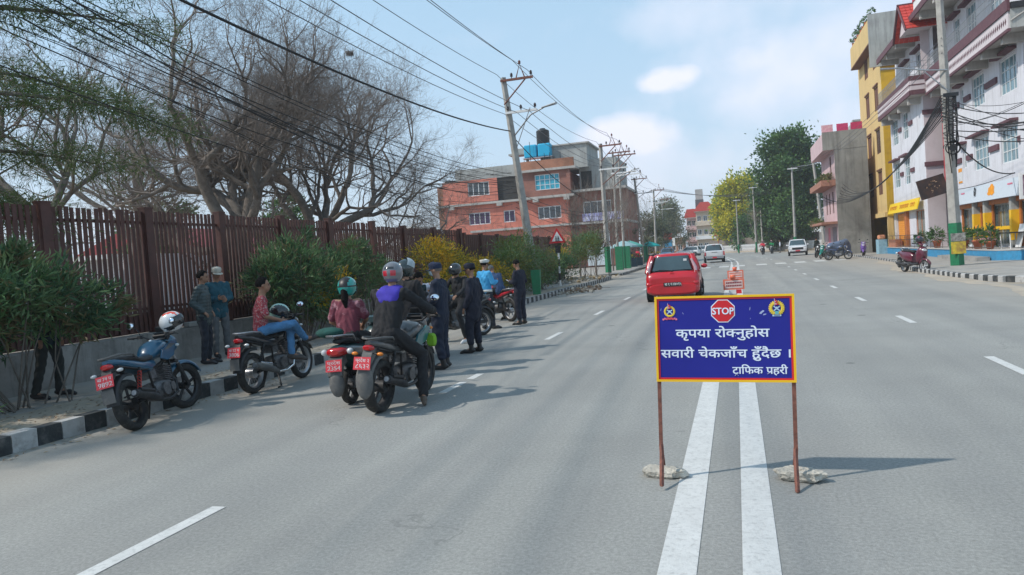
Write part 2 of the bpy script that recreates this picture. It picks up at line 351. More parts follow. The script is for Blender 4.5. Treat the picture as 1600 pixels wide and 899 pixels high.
sa = MB(); vs = []; rn = random.Random(17)
for i in range(60): y = 12 + i * .72; e = 6.55 + .25 * math.sin(i * .5) + rn.uniform(-.12, .12) + (.0 if y < 34 else (y - 34) * .10); vs += [(e, y, .004), (redge(y) + .04, y, .004)]
sa.add(vs, [(2 * i, 2 * i + 1, 2 * i + 3, 2 * i + 2) for i in range(59)]); struct(sa.build('road_edge_sand', mat('sand drifted on tarmac', (.40, .34, .265), rough=.95, scale=1.3, var=.15, bump=.4, bscale=40, dirt=((.27, .26, .25), 1.1, .9), world=True)))
zm = MB()
for i in range(11):
    x = -6.6 + 1.32 * i
    if -1 < x < .3: x -= .2
    zm.add([(x, 55.6, .008), (x + .72, 55.3, .008), (x + .75, 58.2, .008), (x + .03, 58.5, .008)], [(0, 1, 2, 3)])
struct(zm.build('pedestrian_crossing_marking', LINE))
def kerb(name, pts, blk, hgt, wid, label, every=2, maxn=190):
    """kerb of separate painted blocks laid along a polyline"""
    P_ = [Vector(p) for p in pts]; root = bpy.data.objects.new(name, None); COL.objects.link(root); root['kind'] = 'structure'; root['label'] = label
    mes = []
    for k in range(6):
        b = MB(); l2 = blk / 2 - .006; w_ = wid / 2; j = [random.uniform(-.006, .006) for _ in range(8)]; ch = .022
        prof = [(-w_, -.05), (w_, -.05), (w_, hgt + j[0]), (-w_ + .03, hgt + j[1]), (-w_, hgt - ch + j[2])]
        b.prism([(a, c_) for a, c_ in prof], -l2, l2, 'y'); mes.append((b.mesh('kerb_block', [KW]), b.mesh('kerb_block', [KB])))
    n_ = 0; d_ = 0; seg = 0; acc = 0
    tot = sum((P_[i + 1] - P_[i]).length for i in range(len(P_) - 1)); cnt = int(tot / blk)
    for q in range(min(cnt, maxn)):
        s_ = (q + .5) * blk; i = 0
        while i < len(P_) - 2 and s_ > (P_[i + 1] - P_[i]).length: s_ -= (P_[i + 1] - P_[i]).length; i += 1
        dv = (P_[i + 1] - P_[i]).normalized(); p = P_[i] + dv * s_
        o = link('kerb_block', mes[q % 6][(q // every) % 2 if every > 1 else q % 2], root, loc=(p.x + random.uniform(-.004, .004), p.y, random.uniform(-.004, .004)), rot=(0, 0, math.atan2(-dv.x, dv.y)))
    return root
kerb('kerb', [(-7.58, 1.5, 0), (-7.55, 45.2, 0), (-7.9, 46.4, 0)], .31, .2, .2, 'black and white painted kerb along the left pavement', every=1, maxn=150)
kerb('kerb', [(-7.9, 50.5, 0), (-7.75, 52, 0), (-8.1, 62, 0), (-8.9, 80, 0)], .4, .15, .2, 'worn kerb of the farther left pavement beyond the driveway', every=1)
kerb('kerb', [(8.05, 24.9, 0), (7.65, 25.5, 0), (7.25, 28, 0), (7.1, 33.5, 0), (7.3, 36.5, 0)], .3, .16, .2, 'black and white painted kerb curving round the right pavement corner', every=1)
kerb('kerb', [(7.9, 39, 0), (8.6, 47, 0), (9.0, 62, 0), (9, 80, 0)], .5, .12, .2, 'dusty low kerb along the right pavement before the shops', every=1)
sw = MB(); strip(sw, -10.35, -7.67, -10, 45.6, .175, 3); strip(sw, -30, -8.0, 52, 90, .12, 4); strip(sw, -13, -8.6, 90, 150, .12, 4)
struct(sw.build('pavement', PAVE))
sw = MB(); sw.add([(7.65, 25.3, .13), (8.2, 24.5, .13), (22, 24.5, .13), (22, 37, .13), (7.3, 37, .13), (7.22, 33, .13), (7.3, 28, .13)], [tuple(range(7))])
sw.add([(7.3, 37.0, .13), (22, 37.0, .13), (22, 38.5, .10), (7.8, 38.5, .1)], [(0, 1, 2, 3)]); sw.add([(7.8, 38.5, .1), (22, 38.5, .1), (22, 80, .1), (9.1, 80, .1), (9.1, 62, .1), (8.7, 47, .1)], [tuple(range(6))])
struct(sw.build('pavement', PAVE))
dr = MB(); dr.prism([(-7.6, -.02), (-7.6, .012), (-10.4, .16), (-14, .17), (-14, -.02)], 45.8, 51.8, 'y'); struct(dr.build('driveway_ramp', EARTH))
cg = MB(); cg.add([(-10.5, -20, .28), (-10.5, 45, .28), (-70, 45, .28), (-70, -20, .28)], [(3, 2, 1, 0)]); struct(cg.build('compound_ground', EARTH))
# planting strip of bare earth behind the kerb
pe = MB(); px_ = []
for i in range(60):
    y = 1 + i * .75; a = .10 + .06 * math.sin(y * 1.7) + random.uniform(-.03, .03); px_.append((y, a))
vs = []
for y, a in px_:
    wdt = (.95 if y < 9 else .5) + a; vs += [(-7.69, y, .187), (-7.69 - wdt * .5, y, .187 + a * .3), (-7.69 - wdt, y, .186)]
pe.add(vs, [(3 * i + k, 3 * i + 3 + k, 3 * i + 4 + k, 3 * i + 1 + k) for i in range(59) for k in (0, 1)], True)
struct(pe.build('verge_earth', EARTH))
# fallen leaves and grit on the verge and in the gutter
lf = MB(); LEAFD = [mat('dry leaf ' + a, b, rough=.9, var=.3) for a, b in (('tan', (.34, .25, .14)), ('brown', (.19, .12, .07)), ('grey', (.30, .27, .22)))]
for i in range(4200):
    y = 2 + 46 * random.random() ** 1.7
    x = -7.75 - abs(random.gauss(0, .45)) if random.random() < .75 else -7.42 + abs(random.gauss(0, .16))
    z = .20 + .02 * random.random() if x < -7.68 else .008
    if x < -10.2: continue
    a = random.random() * 6.28; s_ = random.uniform(.012, .04); t_ = random.uniform(-.01, .012)
    lf.mi(random.randrange(3)).add([(x + s_ * math.cos(a), y + s_ * math.sin(a), z), (x - .4 * s_ * math.sin(a), y + .4 * s_ * math.cos(a), z + .006), (x - s_ * math.cos(a), y - s_ * math.sin(a), z + t_ + .004), (x + .4 * s_ * math.sin(a), y - .4 * s_ * math.cos(a), z + .004)], [(0, 1, 2, 3)])
stuff(lf.build('leaf_litter', LEAFD), 'dry fallen leaves and grit along the left kerb and verge', 'leaf litter')
# ------------------------------------------------------------------ retaining wall and steel fence
root = thing('retaining_wall', 'low rough concrete wall carrying the red brown steel fence', 'wall', (-10.45, 0, 0))
wl = MB(); ny = 90; vs = []
for i in range(ny + 1):
    y = 1 + i * .49; j = lambda s_: random.uniform(-s_, s_)
    vs += [(.13 + j(.012), y, .1), (.13 + j(.02), y, .45 + j(.05)), (.11 + j(.012), y, .79 + j(.014)), (-.2, y, .80), (-.2, y, .1)]
wl.add(vs, [(5 * i + k, 5 * i + k + 1, 5 * i + 6 + k, 5 * i + 5 + k) for i in range(ny) for k in range(4)], False)
wl.build('wall_body', mat('rough wall concrete', (.27, .255, .235), rough=.95, scale=1.4, var=.22, bump=.9, bscale=12, dirt=((.13, .12, .11), 2, .8), streak=((.10, .09, .08), .7), world=True), root)
cp = MB()
for p in range(8):
    y = 6.9 + p * 2.2; cp.mesh
    c2 = MB(); c2.box((.0, y + .9, .845), (.16, .42, .09), (0, random.uniform(-.1, .1), random.uniform(-.3, .3)))
    if p in (2, 3, 6): c2.build('loose_block', CONC, root, bevel=.015)
FX = -10.52
def fence(name, label, y0, y1, ztop, step, posts, sheet=False):
    rt = thing(name, label, 'fence', (FX, 0, 0))
    me = []
    for k in range(5):
        b = MB(); b.box((0, 0, 0), (.022, .072, ztop - .83 - .02 * k * .3)); me.append(b.mesh('slat', [FENCE]))
    y = y0
    if not sheet:
        while y < y1:
            if min(abs(y - p) for p in posts) > .1:
                o = link('slat', random.choice(me), rt, loc=(random.uniform(-.004, .004), y, .83 + (ztop - .83) / 2 + random.uniform(-.012, .012)), rot=(random.gauss(0, .009), 0, random.gauss(0, .08)))
            y += step
    else:
        n_ = 0
        for a, b_ in zip(posts[:-1], posts[1:]):
            s_ = MB(); m_ = max(8, int((b_ - a) / .12)); vs = []
            for i in range(m_ + 1):
                yy = a + .05 + (b_ - a - .1) * i / m_; xx = .012 * (1 if i % 2 else -1); vs += [(xx, yy, .82), (xx, yy, ztop - .03)]
            s_.add(vs, [(2 * i, 2 * i + 1, 2 * i + 3, 2 * i + 2) for i in range(m_)]); vs2 = [(q[0] - .02, q[1], q[2]) for q in vs]
            s_.add(vs2, [(2 * i + 2, 2 * i + 3, 2 * i + 1, 2 * i) for i in range(m_)]); s_.build('panel', FENCE, rt)
    for z in (ztop - .22, 1.25) if not sheet else (ztop - .02,):
        b = MB(); b.bx(-.055, -.013, y0, y1, z - .025, z + .025); b.build('rail', FENCE, rt)
    if not sheet:
        b = MB(); b.bx(-.09, -.06, y0, y1, .81, 1.18); b.build('base_panel', FENCE, rt)
    for p in posts:
        b = MB(); b.box((0, 0, (ztop + .04 + .8) / 2), (.15, .19, ztop + .04 - .8)); b.box((0, 0, ztop + .05), (.17, .2, .03)); b.build('post', FENCE, rt, loc=(0, p, 0))
    return rt
fence('steel_fence', 'tall red brown steel slat fence on the low concrete wall, nearest stretch', 3.2, 20.2, 3.07, .115, [4.7, 6.9, 9.1, 11.25, 13.3, 15.5, 17.7, 20.2])
fence('steel_fence', 'middle stretch of red brown slat fence, stepped lower behind the yellow bushes', 20.32, 27.6, 2.98, .13, [22.4, 24.9, 27.6])
fence('steel_fence', 'far stretch of solid red brown sheet fence in front of the orange building', 27.8, 45.0, 2.82, .13, [28.0, 30.1, 32.4, 34.8, 37.2, 39.7, 42.3, 45.0], sheet=True)
# ------------------------------------------------------------------ STOP board standing on the centre line
BLUE = mat('board blue vinyl', (.018, .022, .25), rough=.6, spec=.25, var=.05, scale=3)
YEL = mat('board yellow', (.85, .50, .01), rough=.45, var=.03); REDV = mat('board red vinyl', (.60, .012, .02), rough=.4, var=.04)
WV = mat('white vinyl lettering', (.72, .78, .88), rough=.45, var=.02); GOLD = mat('emblem gold', (.72, .52, .05), rough=.5, var=.15, scale=60)
PINKV = mat('emblem pink', (.75, .18, .28), rough=.5, var=.1); PALEV = mat('emblem pale blue', (.45, .62, .75), rough=.5, var=.2, scale=50); TEALV = mat('emblem teal', (.12, .42, .45), rough=.5)
STONE = mat('broken concrete lump', (.46, .43, .37), rough=.95, scale=9, var=.28, bump=1.0, bscale=45, dirt=((.24, .22, .18), 14, .7))
root = thing('stop_sign_board', 'blue framed checkpoint board with STOP octagon and Devanagari lettering on rusty legs', 'sign board', (-.15, 5.42, 0), R(1))
root.rotation_euler = (R(-3), R(1.6), R(1))
Wd, Z0, Z1 = .965, .712, 1.335
b = MB(); b.bx(-Wd / 2 + .012, Wd / 2 - .012, -.004, .004, Z0 + .01, Z1 - .01); board = b.build('board_panel', BLUE, root)
def rim(name, m, i, o_, y0, y1):
    b = MB(); X0, X1, A0, A1 = -Wd / 2, Wd / 2, Z0, Z1
    b.bx(X0 + i, X1 - i, y0, y1, A0 + i, A0 + o_); b.bx(X0 + i, X1 - i, y0, y1, A1 - o_, A1 - i); b.bx(X0 + i, X0 + o_, y0, y1, A0 + o_, A1 - o_); b.bx(X1 - o_, X1 - i, y0, y1, A0 + o_, A1 - o_)
    return b.build(name, m, root)
rim('yellow_border', YEL, 0, .016, -.014, .008); rim('red_border', REDV, .0162, .030, -.008, -.0045)
def FM(x, z, y=-.0062): return Matrix.Translation((x, y, z)) @ Matrix.Rotation(R(90), 4, 'X')
def bold(mb, t, x, z, size, off=.018, sx=1.0, y=-.0062):
    e = off * size * .75      # heavier strokes: the same outline laid down three times, a hair apart
    for k, (dx, dz) in enumerate(((-e, -e * .5), (e, e * .5), (-e, e * .6), (e, -e * .5), (0, 0))):
        q = text_into(mb, t, FM(x + dx, z + dz, y - .00012 * k) @ Matrix.Diagonal((sx, 1, 1, 1)), size, .0005)
    return q
def deva(name, words, x0, x1, z, size, par):
    """set words of Devanagari clusters between x0 and x1; clusters are (text, advance trim, extra strokes)"""
    pos = 0; items = []
    for w_ in words:
        for tx, clip, ex in w_:
            m = text_mesh(tx, 1, 0); xs = [v.co.x for v in m.vertices]; a = max(xs) if xs else .3
            bpy.data.meshes.remove(m); adv = clip if clip else a - .02
            items.append((tx, pos, ex, clip)); pos += adv
        pos += .30
    tot = pos - .30; k = (x1 - x0) / tot; sx = k / size
    mb = MB()
    for tx, p, ex, clip in items:
        if not clip: bold(mb, tx, x0 + p * k, z, size, .026, sx)
        else:
            t2 = MB(); bold(t2, tx, x0 + p * k, z, size, .026, sx); lim = x0 + (p + clip) * k
            bm = bmesh.new(); me = t2.mesh('t', []); bm.from_mesh(me); bpy.data.meshes.remove(me)
            bmesh.ops.bisect_plane(bm, geom=bm.verts[:] + bm.edges[:] + bm.faces[:], plane_co=(lim, 0, 0), plane_no=(1, 0, 0), clear_outer=True)
            bm.verts.ensure_lookup_table(); bm.verts.index_update(); mb.add([v.co.copy() for v in bm.verts], [tuple(v.index for v in f.verts) for f in bm.faces], False); bm.free()
        if ex:
            for (xa, za, xb, zb) in ex: mb.tube([(x0 + (p + xa) * k, -.0066, z + za * size), (x0 + (p + xb) * k, -.0066, z + zb * size)], .035 * size, 6, True, False, .35)
    mb.build(name, WV, par)
N_ = None
C_ = lambda *a: [(t, N_, N_) if isinstance(t, str) else t for t in a]
deva('lettering', [C_('कृ', 'प', 'या'), C_('रो', ('क', .60, N_), 'नु', 'हो', 'स')], -.335, .31, 1.035, .088, board)
deva('lettering', [C_('स', 'वा', 'री'), C_('चे', 'क', 'जाँ', 'च'), C_('हुँ', 'दै', 'छ'), C_('।')], -.445, .445, .888, .088, board)
TR = [(.34, -.02, .18, -.20), (.34, -.02, .50, -.20)]; PR = [(.34, .16, .08, -.02)]
deva('lettering', [C_(('ट', N_, TR), 'ा', 'िफ', 'क'), C_(('प', N_, PR), 'ह', 'री')], .055, .425, .772, .074, board)
oc = MB(); cx, cz, r8 = 0.0, 1.222, .085
def octo(mb, r, y): mb.prism([(cx + r * math.cos(R(22.5 + 45 * i)), cz + r * math.sin(R(22.5 + 45 * i))) for i in range(8)], y, y + .001, 'y')
octo(oc.mi(1), r8 + .004, -.0063); octo(oc.mi(0), r8 - .003, -.0078); oc.mi(1)
m = text_mesh('STOP', .068, 0, 0); xs = [v.co.x for v in m.vertices]; wst = max(xs) - min(xs)
bold(oc, 'STOP', cx - wst / 2 * .92 - .002, cz - .0235, .068, .03, .92, -.0092); oc.build('stop_octagon', [REDV, WV], board)
def emblem(cx, cz, s, ribbon):
    e = MB()
    e.mi(0).ring((cx, -.0065, cz), (0, 1, 0), 0, [(.026 * s, 0), (.029 * s, -.002), (.038 * s, -.002), (.041 * s, 0)], 28)
    if not ribbon:   # open wreath
        for a in range(-60, 241, 15):
            t = R(a); e.ell((cx + .040 * s * math.cos(t), -.0075, cz + .040 * s * math.sin(t)), (.010 * s, .001, .0055 * s), 6, 4, (0, -t, 0))
    e.mi(1)
    for sg in (1, -1): e.box((cx, -.0092 - .0004 * sg, cz - .002), (.046 * s, .0012, .007 * s), (0, R(38) * sg, 0)); 
    e.mi(1).ell((cx, -.0095, cz), (.009 * s, .001, .009 * s), 8, 5)
    # double-pennant flag on a short staff
    e.mi(2); F0 = cz + .018 * s
    e.prism([(cx - .012 * s, F0), (cx + .018 * s, F0 + .006 * s), (cx - .004 * s, F0 + .016 * s), (cx + .012 * s, F0 + .020 * s), (cx - .012 * s, F0 + .040 * s)], -.0125, -.0112, 'y')
    e.mi(1).bx(cx - .014 * s, cx - .012 * s, -.013, -.011, F0 - .004 * s, F0 + .044 * s); e.ell((cx - .004 * s, -.0128, F0 + .009 * s), (.004 * s, .0006, .004 * s), 6, 4); e.ell((cx - .006 * s, -.0128, F0 + .023 * s), (.003 * s, .0006, .003 * s), 6, 4)
    if ribbon:
        e.mi(3); 
        for k in range(-4, 5): e.box((cx + k * .0115 * s, -.0075, cz - .053 * s + .0012 * abs(k) ** 1.3 * s * -.6 + (.004 * s if k % 2 else 0)), (.013 * s, .001, .013 * s), (0, R(-4 * k), 0))
        e.mi(2).bx(cx - .03 * s, cx + .03 * s, -.0092, -.008, cz - .050 * s, cz - .046 * s); e.bx(cx - .034 * s, cx + .034 * s, -.0092, -.008, cz - .058 * s, cz - .0555 * s)
    else:
        e.mi(4).box((cx, -.009, cz - .028 * s), (.022 * s, .0012, .020 * s)); e.mi(1).bx(cx - .026 * s, cx + .026 * s, -.0085, -.0078, cz - .051 * s, cz - .042 * s); e.mi(5).bx(cx - .018 * s, cx + .018 * s, -.0098, -.009, cz - .048 * s, cz - .045 * s)
    e.build('emblem', [GOLD, PALEV, REDV, PINKV, TEALV, BLUE], board, label='gold wreath emblem with a red pennant and a red ribbon scroll' if ribbon else 'gold open wreath emblem with pale blue crossed blades and flag')
emblem(-.375, 1.225, 1.0, True); emblem(.365, 1.235, 1.12, False)
sc_ = MB()     # scuffs where the print has peeled
for x, z, l_, w_, a in ((-.437, 1.24, .03, .004, 80), (-.28, 1.21, .022, .004, 120), (.185, 1.235, .03, .006, 82), (.187, 1.165, .012, .004, 85), (.265, 1.21, .05, .02, 40), (.285, 1.193, .03, .012, 15)):
    p = []
    for k in range(9): t = 2 * math.pi * k / 9; q = random.uniform(.6, 1); u, v = l_ / 2 * math.cos(t) * q, w_ / 2 * math.sin(t) * q; c_, s_ = math.cos(R(a)), math.sin(R(a)); p.append((x + u * c_ - v * s_, z + u * s_ + v * c_))
    sc_.prism(p, -.0052, -.0046, 'y')
sc_.build('scuff_mark', mat('peeled print', (.35, .4, .6), rough=.7, var=.2, scale=40), board)
for s_ in (-1, 1):
    x = s_ * (Wd / 2 - .017)
    l = MB(); l.bx(x - .013, x + .013, .0, .026, .205, Z0 - .002); l.bx(x - .012, x + .012, .009, .026, Z0 + .004, Z1 - .03); lo = l.build('leg', RUST, root)
    l = MB(); l.tube([(x - .018 * s_, -.24, .01), (x - .006 * s_, -.02, .20), (x, .013, .25)], .016, 4, True, False); l.tube([(x + .006 * s_, .27, .01), (x, .04, .20), (x, .016, .23)], .015, 4, True, False)
    l.cyl((x - .0185 * s_, -.243, .004), (x - .018 * s_, -.239, .016), .011, None, 8); l.build('foot_stay', RUST, lo)
def rock(name, loc, dims, label, seed, rz):
    rnd = random.Random(seed); b = MB(); vs = []; n_, k_ = 14, 7
    b.ell((0, 0, 0), (1, 1, 1), n_, k_)
    for i, p in enumerate(b.v):
        q = Vector(p); f = 1 + .18 * math.sin(q.x * 3.1 + seed) * math.cos(q.y * 4 + q.z * 2 + seed) + rnd.uniform(-.09, .09)
        q = Vector((math.copysign(abs(q.x) ** .55, q.x), math.copysign(abs(q.y) ** .6, q.y), math.copysign(abs(q.z) ** .65, q.z))) * f
        vs.append((q.x * dims[0], q.y * dims[1], max(-dims[2] * .9, q.z * dims[2])))
    b.v = vs; b.sm = [False] * len(b.f); o = b.build(name, STONE, None, loc=loc, rot=(0, 0, rz)); sdv = o.modifiers.new('s', 'SUBSURF'); sdv.levels = sdv.render_levels = 2; sdv.subdivision_type = 'SIMPLE'
    tx = bpy.data.textures.new('rubble', 'CLOUDS'); tx.noise_scale = .035; dmod = o.modifiers.new('d', 'DISPLACE'); dmod.texture = tx; dmod.strength = .02; dmod.mid_level = .5; dmod.texture_coords = 'GLOBAL'
    tag(o, label, 'stone'); return o
rock('concrete_lump', (-.60, 5.50, .034), (.165, .07, .036), 'broken concrete lump weighing down the left foot of the stop board', 3, R(-12))
rock('concrete_lump', (.335, 5.47, .04), (.165, .08, .042), 'broken concrete lump weighing down the right foot of the stop board', 8, R(-16))
# ------------------------------------------------------------------ people
def cap(mb, p0, p1, r0, r1, n=12, fl=None):
    p0, p1 = Vector(p0), Vector(p1); d = p1 - p0; L_ = d.length
    pts, rr = [], []
    for a in (-1, -.92, -.7, -.38, 0): pts.append(p0 + d.normalized() * (a * r0) if L_ > 1e-6 else p0 + Vector((0, 0, a * r0))); rr.append(max(.0015, r0 * math.sqrt(max(0, 1 - a * a))))
    for a in (0, .38, .7, .92, 1): pts.append(p1 + d.normalized() * (a * r1)); rr.append(max(.0015, r1 * math.sqrt(max(0, 1 - a * a))))
    mb.tube(pts, rr, n)
def cloth(name, col, rough=.85, var=.12, bump=.5, bs=22, **k): return mat(name, col, rough=rough, var=var, scale=9, bump=bump, bscale=bs, **k)
SKIN = mat('brown skin', (.30, .155, .095), rough=.55, var=.08, scale=14, bump=.1); HAIR = mat('black hair', (.006, .005, .005), rough=.8, spec=.15, var=.3, scale=60)
SKIN2 = mat('tan skin', (.36, .20, .13), rough=.55, var=.08, scale=14, bump=.1)
DARKEYE = mat('dark eye', (.01, .008, .007), rough=.2); LIP = mat('lip', (.24, .09, .07), rough=.5)
def headM(hc, yaw, pitch, roll=0): return Matrix.Translation(hc) @ Matrix.Rotation(yaw, 4, 'Z') @ Matrix.Rotation(pitch, 4, 'X') @ Matrix.Rotation(roll, 4, 'Y')
def helmet(name, mats, parent, M4, fn=None, s=1.0, visor_up=False, open_face=False, no_visor=False):
    """mats: shell, second, visor, lining; fn(unit vector) -> material index for the shell pattern"""
    n_, k_ = 36, 22; R3 = (.128 * s, .155 * s, .138 * s); vs = []; fs = []; mi = []; vv = []; vf = []
    def pt(a, e, f=1.0): return Vector((R3[0] * f * math.cos(e) * math.sin(a), R3[1] * f * math.cos(e) * math.cos(a) - (.012 if e < -.5 else 0), R3[2] * f * math.sin(e)))
    es = [R(-62 + 152 * i / k_) for i in range(k_ + 1)]; as_ = [2 * math.pi * j / n_ for j in range(n_)]
    for lay, f in ((0, 1.0), (1, .9)):
        for e in es:
            for a in as_: vs.append(M4 @ pt(a, e, f))
    off = len(es) * n_
    lo = -62 if open_face else -30
    def hole(i, j):
        e = math.degrees((es[i] + es[i + 1]) / 2); a = math.degrees(as_[j] + math.pi / n_); a = a - 360 if a > 180 else a
        return lo < e < 24 and abs(a) < (72 if not open_face else 80)
    for i in range(k_):
        for j in range(n_):
            j2 = (j + 1) % n_; q = (i * n_ + j, i * n_ + j2, (i + 1) * n_ + j2, (i + 1) * n_ + j); h = hole(i, j)
            if not h:
                u = pt(as_[j] + math.pi / n_, (es[i] + es[i + 1]) / 2); u = Vector((u.x / R3[0], u.y / R3[1], u.z / R3[2]))
                fs.append(q[::-1]); mi.append(fn(u) if fn else 0); fs.append(tuple(x + off for x in q)); mi.append(3)
                for (di, dj, a_, b_) in ((0, 1, 1, 2), (0, -1, 3, 0), (1, 0, 2, 3), (-1, 0, 0, 1)):
                    ii = i + di
                    if ii < 0 or (0 <= ii < k_ and hole(ii, (j + dj) % n_)): fs.append((q[a_], q[b_], q[b_] + off, q[a_] + off)); mi.append(3)
    o = MB(); o.raw(vs, fs, mi); o.sm = [True] * len(o.f); h = o.build(name, mats, parent)
    if not no_visor:
        v = MB(); tl = 62 if visor_up else 0; vv = []; m_ = 18; T = Matrix.Rotation(R(tl), 4, 'X')
        for f in (1.045, 1.02):
            for i in range(8):
                e = R(-28 + 54 * i / 7) if not open_face else R(-52 + 76 * i / 7)
                for j in range(m_ + 1): a = R(-78 + 156 * j / m_); vv.append(M4 @ T @ pt(a, e, f))
        w_ = m_ + 1; o2 = 8 * w_
        for i in range(7):
            for j in range(m_): q = (i * w_ + j, i * w_ + j + 1, (i + 1) * w_ + j + 1, (i + 1) * w_ + j); v.f.append(q[::-1]); v.f.append(tuple(x + o2 for x in q))
        v.v = [tuple(p) for p in vv]; v.m = [0] * len(v.f); v.sm = [True] * len(v.f); v.build('visor', mats[2], h)
    return h
def hand(mb, fmb, el, wr, curl=.5, side=1, dirn=None, up=None, r=1.0):
    """palm into mb, five separate fingers into fmb"""
    d = (dirn.normalized() if dirn is not None else (wr - el).normalized()); u = up or Vector((0, 1, 0))
    s_ = d.cross(u);
    if s_.length < .2: s_ = d.cross(Vector((1, 0, 0)))
    s_.normalize(); nrm = s_.cross(d).normalized()      # s_: across the palm, nrm: out of its back
    cap(mb, wr - d * .01, wr + d * .035, .024, .026); 
    for k in (-1, 0, 1): cap(mb, wr + d * .03 + s_ * .02 * k, wr + d * .078 + s_ * .024 * k, .017, .014, 8)
    for k, (o_, ln) in enumerate(((-.031, .066), (-.011, .078), (.010, .074), (.030, .058))):
        p = wr + d * .082 + s_ * o_; a = curl * (.8 + .12 * k); q = [p - d * .015, p]; dd = d.copy()
        for m_ in range(3):
            an = a * (m_ + .6) * .75; dd = (d * math.cos(an) - nrm * math.sin(an)); p = p + dd * ln * (.42, .33, .25)[m_]; q.append(p)
        fmb.tube(q, [.0085, .0088, .0082, .0075, .005], 6)
    t0 = wr + d * .028 - s_ * .026 * side; t1 = t0 + (d * .55 - s_ * side * .75 - nrm * .25 * curl).normalized() * .034; t2 = t1 + (d * .9 - s_ * side * .2 - nrm * .6 * curl).normalized() * .032
    fmb.tube([t0, t1, t2], [.012, .0105, .006], 6)
def person(label, loc, rz, cfg, name='person', group=None, parent=None):
    """cfg: joint overrides and clothing; the body is one fused surface, garments are its children"""
    V = Vector; hsc = cfg.get('scale', 1.0); vox = cfg.get('vox', .014)
    J = dict(pel=V((0, 0, .93)), chest=V((0, .0, 1.24)), neck=V((0, -.005, 1.45)), head=V((0, .03, 1.605)),
             shL=V((-.185, -.01, 1.40)), shR=V((.185, -.01, 1.40)), elL=V((-.225, -.03, 1.12)), elR=V((.225, -.03, 1.12)), wrL=V((-.23, .04, .87)), wrR=V((.23, .04, .87)),
             hipL=V((-.09, 0, .90)), hipR=V((.09, 0, .90)), knL=V((-.105, .025, .49)), knR=V((.105, .025, .49)), anL=V((-.11, -.02, .09)), anR=V((.11, -.02, .09)), toL=V((-.13, .17, .03)), toR=V((.13, .17, .03)))
    for k, v in cfg.items():
        if k in J: J[k] = V(v)
    S = lambda p: p
    skin = cfg.get('skin', SKIN); mk = cfg.get('mats', {})
    HM = headM(J['head'], R(cfg.get('hyaw', 0)), R(cfg.get('hpitch', 0)), R(cfg.get('hroll', 0)))
    def hp(x, y, z): return HM @ V((x, y, z))
    sleeve = cfg.get('sleeve', 1.0)
    b = MB()
    # head: skull, face wedge, jaw, nose, brow, ears
    def he(c, r): # ellipsoid in head frame
        q = MB(); q.ell(c, r, 14, 10); b.add([HM @ V(p) for p in q.v], q.f)
    he((0, -.012, .022), (.074, .093, .092)); he((0, .02, -.035), (.060, .070, .075)); he((0, .045, -.078), (.036, .040, .030)); he((0, .092, -.012), (.012, .018, .026)); he((0, .105, -.024), (.015, .012, .011))
    he((0, .078, .022), (.05, .014, .011)); he((0, .088, -.058), (.024, .012, .012))
    for s_ in (-1, 1): he((s_ * .076, -.005, -.012), (.010, .020, .032))
    cap(b, J['neck'] - V((0, 0, .03)), J['head'] + (J['neck'] - J['head']) * .35, .052, .05)
    cap(b, J['pel'], J['chest'], .088, .088); cap(b, J['chest'], J['neck'] - V((0, 0, .06)), .088, .055)
    fm = MB()
    for s_ in 'LR':
        cap(b, J['sh' + s_], J['el' + s_], .042, .036, 10); cap(b, J['el' + s_], J['wr' + s_], .036, .024, 10); cap(b, J['neck'] - V((0, 0, .06)), J['sh' + s_], .05, .045, 10)
        cap(b, J['hip' + s_], J['kn' + s_], .07, .05, 10); cap(b, J['kn' + s_], J['an' + s_], .048, .035, 10); cap(b, J['an' + s_], J['to' + s_], .034, .022, 10)
        hand(b, fm, J['el' + s_], J['wr' + s_], cfg.get('curl', .5), -1 if s_ == 'L' else 1, cfg.get('hd' + s_), cfg.get('hu' + s_))
    me = remesh(b, vox, 2); vs = [v.co.copy() for v in me.vertices]; fs = [tuple(p.vertices) for p in me.polygons]; bpy.data.meshes.remove(me)
    f = MB(); f.raw(vs, fs); f.sm = [True] * len(f.f); f.add(fm.v, fm.f, True)
    for s_ in (-1, 1):
        q = MB(); q.ell((s_ * .031, .081, .003), (.013, .008, .006), 8, 6); f.mi(1).add([HM @ V(p) for p in q.v], q.f, True)
        q = MB(); q.ell((s_ * .033, .088, .024), (.02, .006, .004), 8, 4, (0, -s_ * .12, 0)); f.mi(2).add([HM @ V(p) for p in q.v], q.f, True)
    q = MB(); q.ell((0, .094, -.058), (.022, .008, .006), 8, 4); f.mi(3).add([HM @ V(p) for p in q.v], q.f, True); f.mi(0)
    if loc is not None: loc = V(loc)
    o = link(name, f.mesh(name, [skin, DARKEYE, HAIR, LIP]), parent, loc, (0, 0, rz)); o.scale = (hsc,) * 3
    if parent is None: tag(o, label, 'person', group)
    # upper garment
    t = MB(); th = cfg.get('thick', 1.0); P_ = J['pel']; C1 = J['chest']; hem = cfg.get('hem', .10)
    down = (P_ - C1).normalized()
    ax_ = (J['shR'] - J['shL']).normalized()
    for k in (-1, 0, 1): cap(t, P_ + down * hem * .3 + ax_ * .065 * k, C1 + ax_ * .075 * k, .108 * th - .012 * abs(k), .112 * th - .01 * abs(k))
    for k in (-1, 1): cap(t, P_ + down * hem * .3 + ax_ * .065 * k, P_ + down * hem + ax_ * .06 * k, .106 * th, .098 * th)
    for s_ in 'LR': cap(t, C1 + (J['sh' + s_] - C1) * .1, C1 + (J['sh' + s_] - C1) * .7, .105 * th, .07 * th); cap(t, J['neck'] - V((0, 0, .06)), J['sh' + s_] - V((0, 0, .015)), .062, .05 * th)
